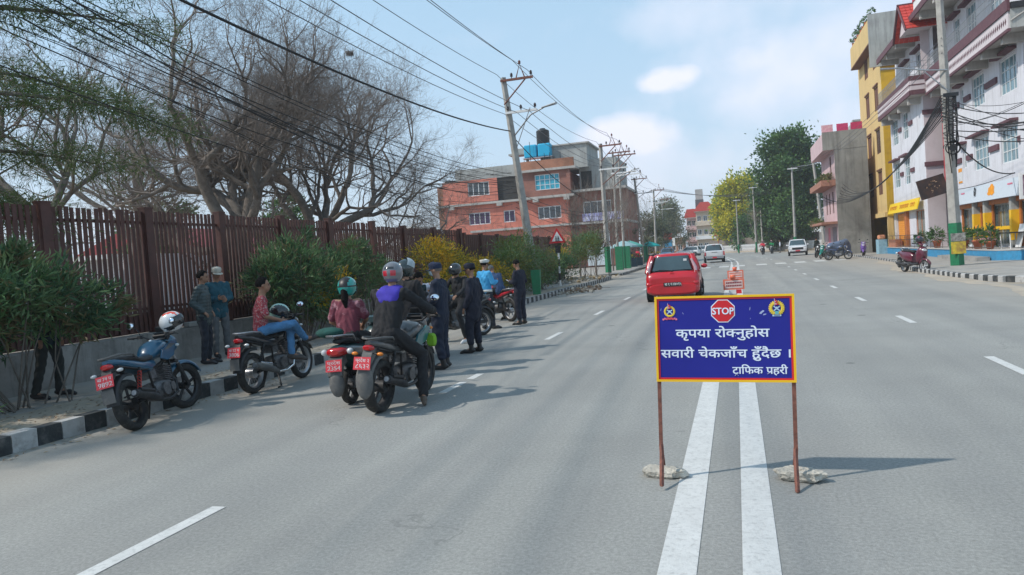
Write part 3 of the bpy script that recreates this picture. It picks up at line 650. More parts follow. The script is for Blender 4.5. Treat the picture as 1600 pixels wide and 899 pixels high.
    cap(t, J['neck'] - V((0, 0, .09)), J['neck'] - V((0, 0, .03)), .085, cfg.get('collar', .062))
    for s_ in 'LR':
        sh, el, wr = J['sh' + s_], J['el' + s_], J['wr' + s_]
        if sleeve > .5: cap(t, sh - V((0, 0, .012)), el, .055 * th, .052 * th); cap(t, el, el + (wr - el) * (sleeve * .98), .052 * th, .042 * th)
        else: cap(t, sh - V((0, 0, .012)), sh + (el - sh) * .8, .057 * th, .062 * th)
    tm = remesh(t, vox, 2); mats_ = mk.get('top', [BLACKM]); mats_ = mats_ if isinstance(mats_, list) else [mats_]
    rs = np.random.default_rng(hash(label) % 1000 if False else len(label)); nv = len(tm.vertices); co = np.empty(nv * 3); tm.vertices.foreach_get('co', co); co = co.reshape(-1, 3)
    no = np.empty(nv * 3); tm.vertices.foreach_get('normal', no); no = no.reshape(-1, 3); ph = rs.uniform(0, 6, 6); am = cfg.get('wrinkle', .0075)
    if cfg.get('quilt'):
        hgt = co[:, 2] * 1.0; dsp = .010 * np.abs(np.sin(hgt * math.pi / .062)) ** .6 - .006
    else: dsp = am * (np.sin(co[:, 2] * 38 + 9 * np.sin(co[:, 0] * 14 + ph[0]) + ph[1]) * .5 + np.sin(co[:, 0] * 31 + co[:, 2] * 24 + 5 * np.sin(co[:, 1] * 20 + ph[3]) + ph[2]) * .5)
    co = co + no * dsp[:, None]; tm.vertices.foreach_set('co', co.ravel())
    for m in mats_: tm.materials.append(m)
    if 'topfn' in cfg:
        tm.polygons.foreach_set('material_index', [cfg['topfn'](p.center) for p in tm.polygons])
    tm.update(); top = link(cfg.get('topname', 'jacket'), tm, o)
    # trousers
    t = MB(); tr = cfg.get('trouser', 1.0)
    cap(t, J['hipL'] + (P_ - J['hipL']) * .3, J['hipR'] + (P_ - J['hipR']) * .3, .112, .112)
    for s_ in 'LR':
        cap(t, J['hip' + s_], J['kn' + s_], .096 * tr, .067 * tr); cap(t, J['kn' + s_], J['an' + s_] + (J['kn' + s_] - J['an' + s_]) * cfg.get('cuff', .04), .067 * tr, .056 * tr)
    tm = remesh(t, vox, 2); nv = len(tm.vertices); co = np.empty(nv * 3); tm.vertices.foreach_get('co', co); co = co.reshape(-1, 3); no = np.empty(nv * 3); tm.vertices.foreach_get('normal', no); no = no.reshape(-1, 3)
    dsp = am * (np.sin(co[:, 2] * 45 + 7 * np.sin(co[:, 0] * 17 + ph[4]) + co[:, 1] * 20) * .6); co = co + no * dsp[:, None]; tm.vertices.foreach_set('co', co.ravel())
    tm.materials.append(mk.get('legs', BLACKM)); tm.update(); link('trousers', tm, o)
    for s_ in 'LR':
        t = MB(); A, T_ = J['an' + s_], J['to' + s_]; fw = (T_ - A); fw.z = 0; fwn = fw.normalized() if fw.length > .02 else V((0, 1, 0)); dn = (A - J['kn' + s_]).normalized()
        base = A + dn * .045; sd_ = V((-fwn.y, fwn.x, 0)); slope = (T_ - A)
        cap(t, A - dn * (.10 if cfg.get('boots') else -.005), A + dn * .02, .05, .046); cap(t, base - fwn * .05 * 0 , T_ + (A - T_) * .25, .042, .040); cap(t, T_ + (A - T_) * .3 + V((0, 0, .002)), T_ + slope.normalized() * .03, .042, .028); cap(t, base - slope.normalized() * .045, base, .034, .042)
        sm_ = remesh(t, vox, 1); so = sm_; so.materials.append(mk.get('shoe', BLACKM)); link(cfg.get('shoename', 'shoe'), so, o)
        if cfg.get('sole'):
            pass
    # head gear
    hg = cfg.get('gear', 'hair')
    if hg in ('hair', 'cap', 'peaked', 'longhair'):
        q = MB(); n_, k_ = 22, 12; vs = []; rn = random.Random(5)
        for i in range(k_ + 1):
            e = R(90 - 118 * i / k_)
            for j in range(n_):
                a = 2 * math.pi * j / n_; frontness = max(0, math.cos(a)); ee = e
                lim = R(38 - 0 * frontness) if frontness > .45 else (R(-2) if frontness > .05 else R(-28)); ee = max(e, lim)
                f_ = 1 + (.03 * math.sin(9 * a + 4 * e) + rn.uniform(-.015, .015)) * (0 if hg != 'hair' and e > .2 else 1)
                vs.append(HM @ V((.082 * f_ * math.cos(ee) * math.sin(a), .102 * f_ * math.cos(ee) * math.cos(a) - .012, .102 * f_ * math.sin(ee) + .022)))
        q.add(vs, [(i * n_ + j, (i + 1) * n_ + j, (i + 1) * n_ + (j + 1) % n_, i * n_ + (j + 1) % n_) for i in range(k_) for j in range(n_)], True)
        q.build('hair', mk.get('hair', HAIR), o)
    if hg == 'longhair' or cfg.get('ponytail'):
        q = MB(); cap(q, hp(0, -.09, -.02), hp(0, -.12, -.16), .06, .045); cap(q, hp(0, -.12, -.16), hp(.01, -.11, -.26), .045, .02); q.build('long_hair', HAIR, o)
    if hg in ('cap', 'peaked'):
        q = MB(); cm = mk.get('cap', BLACKM); prof = [(.089, .02), (.092, .045), (.094 if hg == 'cap' else .112, .085), (.085 if hg == 'cap' else .116, .108), (.05, .124), (.001, .128)]
        vs = []; n_ = 24
        for r_, z in prof:
            for j in range(n_): a = 2 * math.pi * j / n_; vs.append(HM @ V((r_ * .95 * math.sin(a), r_ * 1.16 * math.cos(a) - .01, z + (.014 * math.cos(a) if hg == 'peaked' else .01 * math.cos(a)))))
        fs = [(i * n_ + j, i * n_ + (j + 1) % n_, (i + 1) * n_ + (j + 1) % n_, (i + 1) * n_ + j) for i in range(len(prof) - 1) for j in range(n_)]
        if hg == 'peaked':
            cm2 = cm if isinstance(cm, list) else [cm, cm]; q.raw(vs, fs, [0 if i < 2 * n_ and i < n_ else 1 for i in range(len(fs))]); q.sm = [True] * len(q.f)
        else: q.add(vs, fs, True)
        # brim
        bv = []
        for k in range(2):
            for j in range(11): a = R(-58 + 11.6 * j); r_ = (.092, .092 + .062 * math.cos(a * 1.25))[k]; bv.append((r_ * .98 * math.sin(a), r_ * 1.14 * math.cos(a) - .008, .026 - .014 * k))
        bt = [(x, y, z - .006) for x, y, z in bv]; q.mi(0).add([HM @ V(p) for p in bv + bt], [(j, j + 1, 12 + j, 11 + j) for j in range(10)] + [(22 + j, 33 + j, 34 + j, 23 + j) for j in range(10)] + [(11 + j, 12 + j, 34 + j, 33 + j) for j in range(10)], True)
        q.build('cap', cm if isinstance(cm, list) else [cm], o)
    if hg == 'helmet': helmet('helmet', mk['helmet'], o, HM @ Matrix.Translation((0, .004, .01)), cfg.get('helmfn'), 1.0, cfg.get('visor_up', False), cfg.get('open_face', False), cfg.get('no_visor', False))
    if cfg.get('mask'):
        q = MB(); vs = []
        for i in range(6):
            for j in range(9): a = R(-62 + 15.5 * j); e = R(-2 - 46 * i / 5); vs.append(HM @ V((.078 * math.cos(e) * math.sin(a), .112 * math.cos(e) * math.cos(a) + .002, .11 * math.sin(e) - .004)))
        q.add(vs, [(i * 9 + j, i * 9 + j + 1, (i + 1) * 9 + j + 1, (i + 1) * 9 + j) for i in range(5) for j in range(8)], True)
        mo = q.build('face_mask', mat('pale blue mask', (.55, .66, .70), rough=.8, var=.05), o); sm = mo.modifiers.new('s', 'SOLIDIFY'); sm.thickness = .003
    if cfg.get('extra'): cfg['extra'](o, J, HM)
    return o
def belt(o, J, HM, m, z=.955, r=.135):
    q = MB(); n_ = 24; vs = []
    for zz, rr in ((z - .028, r), (z - .028, r + .008), (z + .028, r + .008), (z + .028, r)):
        for j in range(n_): a = 2 * math.pi * j / n_; vs.append((J['pel'].x + (rr + .055) * math.cos(a), J['pel'].y + rr * math.sin(a), zz))
    q.add(vs, [(k * n_ + j, k * n_ + (j + 1) % n_, (k + 1) * n_ + (j + 1) % n_, (k + 1) * n_ + j) for k in range(3) for j in range(n_)], True); q.build('belt', m, o)
NAVY = cloth('navy uniform cloth', (.010, .016, .036)); NAVY2 = cloth('dark navy uniform cloth', (.009, .011, .024)); BLKC = cloth('black cloth', (.012, .012, .014)); DENIM = cloth('light blue denim', (.075, .21, .40), var=.2, bs=40)
DENIMD = cloth('dark denim', (.02, .035, .07)); GREYT = cloth('grey trouser cloth', (.10, .105, .11)); DKT = cloth('dark navy trouser cloth', (.014, .018, .028)); OLIVE = cloth('dark olive trouser cloth', (.022, .027, .026))
BOOT = mat('black boot leather', (.012, .011, .011), rough=.4, var=.2, bump=.2, dirt=((.1, .09, .07), 10, .4)); SHOEB = mat('black shoe', (.015, .014, .016), rough=.5, var=.2)
NAVYC = cloth('navy cap cloth', (.012, .022, .055)); TEALC = cloth('teal jacket cloth', (.012, .075, .105)); LINING = mat('helmet lining', (.015, .015, .016), rough=.95)
PUFF = mat('grey green quilted nylon', (.035, .055, .058), rough=.5, var=.15, bump=.2)
VIS = mat('tinted visor', (.02, .022, .025), rough=.06, spec=.9, var=.1); VISC = mat('pale scratched visor', (.35, .4, .42), rough=.2, var=.2)
def printed(name, a, b, sc_, pos=.5):
    m = mat(name, a, rough=.85, scale=sc_, col2=b, bump=.4, bscale=30); r = [n for n in m.node_tree.nodes if n.type == 'VALTORGB'][0]; r.color_ramp.elements[0].position = pos - .05; r.color_ramp.elements[1].position = pos + .05; return m
REDSH = printed('red patterned shirt cotton', (.33, .04, .055), (.42, .27, .26), 34, .56); MARSH = printed('maroon tie dyed cotton', (.17, .035, .055), (.38, .19, .22), 9, .58)
WHSH = cloth('white shirt cotton', (.50, .52, .60)); BLUESH = cloth('sky blue uniform shirt', (.05, .33, .62)); PURP = cloth('purple hood fleece', (.05, .035, .36))
WHC = mat('white cap cloth', (.62, .62, .58), rough=.8, var=.06); CREAM = mat('cream cap cloth', (.5, .47, .4), rough=.9, var=.1)
# man half hidden behind the roadside bush
person('man in dark olive trousers standing half hidden behind the nearest leafy bush', (-9.45, 8.05, .18), R(-75), dict(knL=(-.13, .06, .49), anL=(-.13, .03, .09), toL=(-.14, .22, .03), anR=(.14, -.14, .09), knR=(.13, -.03, .49), toR=(.16, .04, .03), mats=dict(top=cloth('dark teal jacket cloth', (.01, .035, .05)), legs=OLIVE, shoe=SHOEB), thick=1.08, hyaw=20))
person('man in grey green quilted jacket standing by the fence, hands in pockets', (-9.28, 11.1, .18), R(-70), dict(elL=(-.25, -.08, 1.13), wrL=(-.19, .06, .98), elR=(.25, -.10, 1.13), wrR=(.19, .05, .98), hem=.13, quilt=True, thick=1.16, collar=.075, hpitch=-8, hyaw=8, mats=dict(top=PUFF, legs=DKT, shoe=SHOEB), scale=.985, trouser=1.0))
person("man in teal jacket and pale cap standing by the fence holding a phone", (-9.68, 12.0, .18), R(-118), dict(elR=(.25, -.02, 1.12), wrR=(.10, .21, 1.12), elL=(-.25, 0, 1.12), wrL=(-.08, .20, 1.10), hdR=Vector((-.6, .7, .2)), thick=1.10, gear="cap", hpitch=-14, mats=dict(top=TEALC, legs=GREYT, shoe=SHOEB, cap=CREAM), scale=1.02))
ph = MB(); ph.box((0, 0, 0), (.075, .15, .009)); tag(ph.build('phone', BLACKM, None, loc=(-9.86, 11.79, 1.35), rot=(.5, .2, 1.0), bevel=.003), 'black phone held by the man in the teal jacket', 'phone')
def badge(o, J, HM):
    q = MB(); q.bx(-.14, -.06, .118, .126, 1.27, 1.295); q.build('name_badge', mat('badge orange', (.6, .3, .12), rough=.5), o)
    for s_ in (-1, 1): e = MB(); e.box((s_ * .13, -.01, 1.452), (.09, .05, .012), (0, s_ * .3, 0)); e.build('shoulder_strap', NAVYC, o)
person('police officer in navy with pale blue face mask beside the black hooded rider', (-4.62, 10.98, 0), R(92), dict(boots=True, elL=(-.24, .0, 1.13), wrL=(-.16, .22, 1.10), hdL=Vector((.4, .9, 0)), elR=(.25, -.05, 1.13), wrR=(.20, .14, 1.0), gear='cap', hyaw=8, hpitch=-6, skin=SKIN2, mask=True, thick=1.2, hem=.12, trouser=1.25, cuff=.3, mats=dict(top=NAVY, legs=NAVY, shoe=BOOT, cap=NAVYC, hair=mat('greying hair', (.16, .13, .11), rough=.8, var=.3)), extra=badge,
       anL=(-.10, -.04, .09), toL=(-.13, .15, .03)))
person('police officer in long dark navy jacket and dark cap standing, arm hanging', (-4.72, 12.85, 0), R(88), dict(boots=True, elL=(-.24, -.03, 1.13), wrL=(-.20, .10, .90), elR=(.24, -.07, 1.12), wrR=(.225, .02, .87), gear='cap', hpitch=-12, hyaw=6, thick=1.18, hem=.24, trouser=1.28, cuff=.32, mats=dict(top=NAVY2, legs=NAVY2, shoe=BOOT, cap=NAVY2), knL=(-.11, .08, .49), anL=(-.12, .06, .09), toL=(-.13, .25, .03), scale=.97))
person('traffic officer in sky blue shirt and white topped cap with white belt', (-5.98, 17.2, 0), R(-30), dict(gear='peaked', thick=1.15, trouser=1.1, elR=(.25, .05, 1.14), wrR=(.12, .28, 1.17), elL=(-.24, 0, 1.12), wrL=(-.12, .24, 1.10), mats=dict(top=BLUESH, legs=DKT, shoe=BOOT, cap=[BLACKM, WHC]), hpitch=-10, sleeve=.98, knR=(.13, .06, .49), anR=(.15, .04, .09), toR=(.2, .22, .03),
       extra=lambda o, J, HM: belt(o, J, HM, WHC), hem=.02))
person('bareheaded police officer in navy looking down at a phone near the green planter', (-5.35, 18.05, 0), R(72), dict(boots=True, elR=(.25, -.02, 1.13), wrR=(.08, .24, 1.15), elL=(-.24, .02, 1.13), wrL=(-.04, .26, 1.14), hpitch=-28, head=(0, .06, 1.60), thick=1.15, trouser=1.2, cuff=.25, mats=dict(top=NAVY2, legs=NAVY2, shoe=BOOT), scale=.97, vox=.016))
ph = MB(); ph.box((0, 0, 0), (.075, .15, .009)); tag(ph.build('phone', mat('phone silver', (.3, .3, .32), rough=.3), None, loc=(-5.66, 18.14, 1.13), rot=(.5, .2, 1.2), bevel=.003), 'phone held by the bareheaded navy police officer', 'phone')
# ------------------------------------------------------------------ motorcycles and scooters
REDP = mat('plate red', (.62, .03, .045), rough=.45, var=.08, scale=20, dirt=((.5, .2, .18), 20, .4)); PLW = mat('plate white print', (.75, .7, .7), rough=.5)
TAILR = mat('tail lamp red', (.45, .006, .01), rough=.15, coat=.8, var=.1); LENSW = mat('clear lamp lens', (.62, .64, .64), rough=.12, var=.1, coat=.6); AMBER = mat('amber lens', (.75, .22, .02), rough=.2)
MIRR = mat('mirror glass', (.75, .82, .9), rough=.03, metal=1, var=.02); GREYP = mat('grey dusty plastic', (.11, .11, .108), rough=.8, var=.2, dirt=((.24, .22, .19), 8, .7)); SEATM = mat('black seat vinyl', (.016, .016, .017), rough=.6, bump=.2, dirt=((.08, .075, .07), 6, .4))
SPRING = mat('red spring', (.45, .03, .02), rough=.4)
def paint(n, c, **k): return mat(n, c, rough=.28, var=.06, scale=5, coat=.7, **k)
def plate(root, M4, t1, t2, w_=.21, h_=.145):
    b = MB(); b.X = M4; b.box((0, 0, 0), (w_, .004, h_)); b.X = None; p = b.build('number_plate', REDP, root, bevel=.0)
    q = MB(); m4 = M4 @ Matrix.Translation((-w_ * .38, -.003, .008)) @ Matrix.Rotation(R(90), 4, 'X')
    def put(t, x, z, s_):
        m = text_mesh(t, s_, .0004, 0); xs = [v.co.x for v in m.vertices]; wd = max(xs) - min(xs); kx = w_ * .80 / wd; bpy.data.meshes.remove(m)
        for e in (0, .0022): text_into(q, t, M4 @ Matrix.Translation((-w_ * .40 + e, -.0026, z)) @ Matrix.Rotation(R(90), 4, 'X') @ Matrix.Diagonal((kx, 1, 1, 1)), s_, .0004)
    put(t1, 0, .016, .055); put(t2, 0, -.054, .075); q.build('plate_characters', PLW, p); return p
def wheel(root, y, r, w_, rimm, X=None, spokes=5, name='wheel', disc=True, hub=.05):
    wr = bpy.data.objects.new(name, None); COL.objects.link(wr); wr.parent = root
    b = MB(); b.X = X; b.ring((0, y, r), (1, 0, 0), 0, [(r * .74, -w_ * .42), (r * .86, -w_ * .52), (r * .95, -w_ * .44), (r * .995, -w_ * .2), (r, 0), (r * .995, w_ * .2), (r * .95, w_ * .44), (r * .86, w_ * .52), (r * .74, w_ * .42)], 36)
    b.build('tyre', RUBBER, wr)
    if True:
        t = MB(); t.X = X
        b = MB(); b.X = X; b.ring((0, y, r), (1, 0, 0), 0, [(r * .76, -w_ * .4), (r * .76, -w_ * .3), (r * .68, -w_ * .26), (r * .68, w_ * .26), (r * .76, w_ * .3), (r * .76, w_ * .4)], 32)
        b.cyl((-w_ * .6, y, r), (w_ * .6, y, r), hub, None, 14)
        for k in range(spokes):
            a = 2 * math.pi * k / spokes + .3
            for s_ in (-.10, .10) if spokes <= 6 else (0,):
                b.tube([(0, y + hub * .7 * math.cos(a + s_), r + hub * .7 * math.sin(a + s_)), (0, y + r * .71 * math.cos(a + s_ * .6), r + r * .71 * math.sin(a + s_ * .6))], [.014, .010] if spokes <= 6 else .0022, 5)
        b.build('rim', rimm, wr)
        if disc:
            b = MB(); b.X = X; b.ring((-w_ * .62, y, r), (1, 0, 0), 0, [(r * .2, -.002), (r * .42, -.002), (r * .42, .002), (r * .2, .002)], 24, False); b.build('brake_disc', STEEL, wr)
    return wr
def motorcycle(label, loc, rz, body, cfg=None, group=None, lean=0, accent=None):
    c = dict(steer=0, rim=BLACKM, mirrors=(1, 1), tail=0, plate=('बा 82 प', '8098'), fat=0, spokes=5, shield=True, wr=.3, headl=True); c.update(cfg or {})
    rt = thing('motorcycle', label, 'motorcycle', loc, rz, group); rt.rotation_euler = (0, lean, rz)
    ac = accent or BLACKM; W = .105 + .035 * c['fat']; WF = .09 + .02 * c['fat']; yr, yf, wr = -.62, .69, c['wr']
    wheel(rt, yr, wr, W, c['rim'], None, c['spokes'], 'rear_wheel', hub=.075, disc=False)
    # steering assembly turns about the raked axis
    P0 = Vector((0, .42, .92)); axd = Vector((0, .40, -.92)).normalized(); X = Matrix.Translation(P0) @ Matrix.Rotation(-R(c['steer']), 4, axd) @ Matrix.Translation(-P0)
    wheel(rt, yf, wr, WF, c['rim'], X, c['spokes'], 'front_wheel')
    b = MB(); b.X = X
    for s_ in (-1, 1):
        b.tube([(s_ * .085, yf + .01, wr), (s_ * .085, yf - .13, wr + .33)], .026, 10); b.mi(1).tube([(s_ * .085, yf - .12, wr + .31), (s_ * .085, .42, .95)], .018, 10); b.mi(0)
    b.box((0, yf - .16, wr + .37), (.21, .06, .035), (R(-24), 0, 0)); b.box((0, .44, .93), (.21, .07, .03), (R(-24), 0, 0)); b.build('front_fork', [DARKP, STEEL], rt)
    b = MB(); b.X = X; vs = []
    for i in range(15):
        a = R(25 + 125 * i / 14); r_ = wr + .035
        for dx, dr_ in ((-.06, -.03), (-.052, .0), (-.03, .012), (.03, .012), (.052, 0), (.06, -.03)): vs.append((dx, yf + (r_ + dr_) * math.cos(a), wr + (r_ + dr_) * math.sin(a)))
    fs = [(6 * i + k, 6 * i + k + 1, 6 * i + 7 + k, 6 * i + 6 + k) for i in range(14) for k in range(5)]; b.add(vs, fs, True); b.add([(q[0] * .94, yf + (q[1] - yf) * .985, wr + (q[2] - wr) * .985) for q in vs], [f[::-1] for f in fs], True)
    b.build('front_fender', body if not c.get('blackfender') else DARKP, rt)
    b = MB(); b.X = X     # handlebar, grips, levers, clocks
    for s_ in (-1, 1):
        b.mi(0).tube([(0, .40, .985), (s_ * .12, .40, .99), (s_ * .20, .36, 1.045), (s_ * .36, .29, 1.055)], .0115, 8); b.mi(1).cyl((s_ * .25, .333, 1.052), (s_ * .385, .283, 1.056), .017, None, 10)
        b.mi(1).box((s_ * .235, .338, 1.05), (.05, .045, .045)); b.mi(0).tube([(s_ * .24, .36, 1.05), (s_ * .30, .385, 1.045), (s_ * .38, .355, 1.035)], .0055, 6)
    b.mi(1).box((0, .455, 1.02), (.20, .06, .09), (R(38), 0, 0)); b.mi(2).box((0, .432, 1.052), (.17, .006, .065), (R(38), 0, 0)); b.build('handlebar', [BLACKM, DARKP, GLASSD], rt)
    if c['headl']:
        b = MB(); b.X = X; b.mi(0).loft([(.43, .93, .075, .085), (.50, .92, .115, .12), (.575, .905, .115, .115), (.60, .90, .10, .10)], 16, 2.6); b.mi(1).loft([(.598, .895, .088, .075), (.622, .893, .075, .06), (.632, .893, .03, .025)], 14, 2.4)
        b.mi(2).loft([(.50, 1.04, .10, .016), (.455, 1.10, .085, .012), (.43, 1.15, .06, .01)], 10, 2.2); b.build('headlamp', [body, LENSW, DARKP], rt)
        for s_ in (-1, 1): b = MB(); b.X = X; b.mi(0).cyl((s_ * .10, .50, .88), (s_ * .16, .50, .88), .008, None, 6); b.mi(1).ell((s_ * .185, .50, .88), (.034, .024, .02), 10, 6); b.build('indicator', [BLACKM, c.get('ind', LENSW)], rt)
    for s_, on in zip((-1, 1), c['mirrors']):
        if not on: continue
        up = c.get('mirz', 1.0)
        b = MB(); b.X = X; b.mi(0).tube([(s_ * .23, .345, 1.06), (s_ * .245, .33, 1.15 * up), (s_ * .30, .31, 1.20 * up)], .006, 6)
        b.mi(0).ell((s_ * .335, .315, 1.215 * up), (.068, .018, .046), 14, 8, (R(-12), 0, 0)); b.mi(1).ell((s_ * .335, .303, 1.213 * up), (.061, .012, .040), 14, 8, (R(-12), 0, 0)); b.build('mirror', [DARKP, MIRR], rt)
    # tank
    f = 1 + .13 * c['fat']; b = MB(); b.loft([(-.045, .80, .085, .05), (.0, .83, .115 * f, .085), (.10, .865, .145 * f, .115 * f), (.22, .875, .155 * f, .125 * f), (.32, .875, .14 * f, .115), (.40, .885, .095, .08), (.43, .89, .05, .04)], 20, 2.3); tk = b.build('fuel_tank', body, rt)
    b = MB(); b.cyl((0, .2, .985 + .015 * c['fat']), (0, .2, 1.003 + .015 * c['fat']), .032, None, 14); b.build('filler_cap', CHROME, tk)
    if c['shield']:
        for s_ in (-1, 1):
            b = MB(); b.prism([(.47, .90), (.36, .93), (.10, .84), (.02, .74), (.16, .70), (.34, .74)], s_ * .155 * f, s_ * .175 * f, 'x'); q = b.build('tank_shroud', ac, rt, bevel=.008)
            b = MB(); b.prism([(.44, .885), (.30, .90), (.14, .83), (.30, .845)], s_ * .176 * f, s_ * .179 * f, 'x'); b.build('stripe', c.get('stripe', GREYP), q)
    b = MB(); b.loft([(.01, .79, .08, .03), (-.08, .785, .12, .04), (-.25, .775, .135, .04), (-.36, .79, .125, .04), (-.40, .825, .12, .045), (-.55, .84, .115, .045), (-.70, .855, .09, .038), (-.76, .86, .05, .02)], 16, 2.6); b.build('seat', SEATM, rt)
    b = MB(); b.loft([(-.02, .70, .105, .06), (-.15, .69, .125, .085), (-.32, .715, .125, .075), (-.50, .765, .12, .06), (-.68, .81, .105, .05), (-.82, .84, .07, .04), (-.87, .855, .035, .02)], 16, 2.8); b.build('tail_cowl', body, rt)
    b = MB(); b.loft([(-.80, .79, .05, .03), (-.85, .795, .072, .038), (-.885, .80, .06, .033), (-.90, .80, .03, .02)], 14, 2.6); b.build('tail_lamp', TAILR, rt)
    b = MB()
    for s_ in (-1, 1): b.tube([(s_ * .11, -.42, .84), (s_ * .145, -.52, .88), (s_ * .14, -.72, .905), (s_ * .08, -.84, .905), (0, -.86, .90)], .012, 8)
    b.build('grab_rail', c.get('rail', GREYP), rt)
    # rear fender and plate holder
    b = MB(); vs = []
    for i in range(12):
        a = R(75 + 100 * i / 11); r_ = wr + .05
        for dx, dr_ in ((-.075, -.035), (-.065, .0), (.065, 0), (.075, -.035)): vs.append((dx, yr + (r_ + dr_) * math.cos(a), wr + (r_ + dr_) * math.sin(a) + .02))
    fs = [(4 * i + k, 4 * i + k + 1, 4 * i + 5 + k, 4 * i + 4 + k) for i in range(11) for k in range(3)]; b.add(vs, fs, True); b.add([(q[0] * .92, q[1], q[2] - .004) for q in vs], [f_[::-1] for f_ in fs], True)
    b.prism([(-.80, .79), (-.86, .79), (-.97, .62), (-.985, .45), (-.965, .45), (-.945, .60), (-.80, .70)], -.06, .06, 'x'); b.prism([(-.80, .76), (-.62, .70), (-.62, .76), (-.78, .80)], -.055, .055, 'x')
    if c.get('mudguard'): b.ell((0, -.975, .43), (.108, .055, .205), 18, 12)
    b.build('rear_fender', c.get('fendm', DARKP), rt, bevel=.02)
    if c['plate']: plate(rt, Matrix.Translation((0, -.972 if not c.get('mudguard') else -1.02, .645)) @ Matrix.Rotation(R(-14), 4, 'X'), *c['plate'])
    if c.get('mudflap'): b = MB(); b.box((0, -.985, .47), (.15, .006, .16), (R(-4), 0, 0)); b.build('mud_flap', GREYP, rt)
    for s_ in (-1, 1): b = MB(); b.mi(0).cyl((s_ * .05, -.86, .735), (s_ * .13, -.88, .735), .007, None, 6); b.mi(1).ell((s_ * .16, -.885, .735), (.042, .026, .022), 10, 6); b.build('indicator', [BLACKM, c.get('ind', LENSW)], rt)
    # frame, engine, exhaust, swingarm, shocks
    b = MB()
    for s_ in (-1, 1):
        b.tube([(s_ * .03, .42, .90), (s_ * .09, .25, .72), (s_ * .10, -.05, .66), (s_ * .10, -.30, .66), (s_ * .09, -.80, .78)], .016, 8); b.tube([(s_ * .035, .44, .82), (s_ * .07, .33, .38), (s_ * .08, .1, .28), (s_ * .08, -.18, .30), (s_ * .09, -.2, .66)], .015, 8)
        b.tube([(s_ * .095, -.16, .36), (s_ * .10, yr, wr)], [.024, .02], 8); b.tube([(s_ * .07, -.20, .33), (s_ * .155, -.22, .33)], .012, 6); b.tube([(s_ * .09, -.30, .42), (s_ * .17, -.42, .40)], .01, 6)
    b.build('frame', BLACKM, rt)
    b = MB(); b.loft([(.30, .36, .08, .08), (.20, .36, .11, .12), (.0, .36, .12, .13), (-.16, .37, .10, .11)], 14, 3); b.cyl((-.14, .02, .36), (.14, .02, .36), .085, None, 18); b.cyl((-.13, .2, .36), (.13, .2, .36), .06, None, 16)
    for k in range(7): b.box((0, .20 + .008 * k, .47 + .028 * k), (.19 - .004 * k, .17, .012), (R(-14), 0, 0))
    b.box((0, .22, .56), (.12, .12, .20), (R(-14), 0, 0)); b.box((0, -.12, .60), (.17, .16, .14)); b.build('engine', ENG, rt)
    b = MB(); b.mi(0).tube([(.04, .32, .52), (.07, .40, .42), (.09, .33, .27), (.11, .1, .22), (.14, -.18, .24)], .02, 8); b.mi(1).tube([(.135, -.15, .24), (.165, -.30, .29), (.18, -.45, .34), (.185, -.78, .43)], [.025, .048, .055, .05], 12)
    b.mi(0).tube([(.205, -.42, .385), (.21, -.70, .45)], .03, 8); b.mi(2).cyl((.185, -.775, .43), (.1855, -.80, .436), .03, None, 10); b.build('exhaust', [CHROME if c.get('chromepipe') else BLACKM, c.get('pipem', DARKP), STEEL], rt)
    for s_ in (-1, 1):
        b = MB(); b.mi(0).tube([(s_ * .125, yr + .02, wr + .03), (s_ * .12, -.42, .70)], .016, 8); b.mi(1)
        pts = [Vector((s_ * .125, yr + .02 + .15 * t, wr + .08 + .28 * t)) + Vector((.024 * math.cos(t * 50), .0, .024 * math.sin(t * 50))) for t in [i / 60 for i in range(61)]]
        b.tube(pts, .006, 5); b.build('shock_absorber', [BLACKM, SPRING if c.get('redspring') else BLACKM], rt)
    b = MB(); b.box((-.12, -.40, .33), (.025, .52, .075)); b.build('chain_cover', BLACKM, rt)
    b = MB()
    if c.get('stand', 'side') == 'side': b.tube([(-.10, -.02, .28), (-.22, .02, .035 - .1 * abs(math.sin(lean)))], .012, 6)
    elif c['stand'] == 'centre':
        for s_ in (-1, 1): b.tube([(s_ * .08, -.12, .28), (s_ * .16, -.16, .02), (s_ * .16, -.24, .01)], .013, 6)
    else: b.tube([(-.10, -.02, .28), (-.13, -.22, .24)], .012, 6)
    b.build('stand', BLACKM, rt)
    if c.get('guard'):
        b = MB()
        for s_ in (-1, 1): b.tube([(s_ * .06, .36, .70), (s_ * .26, .38, .62), (s_ * .27, .36, .40), (s_ * .08, .30, .34)], .012, 8)
        b.build('leg_guard', STEEL, rt)
    return rt
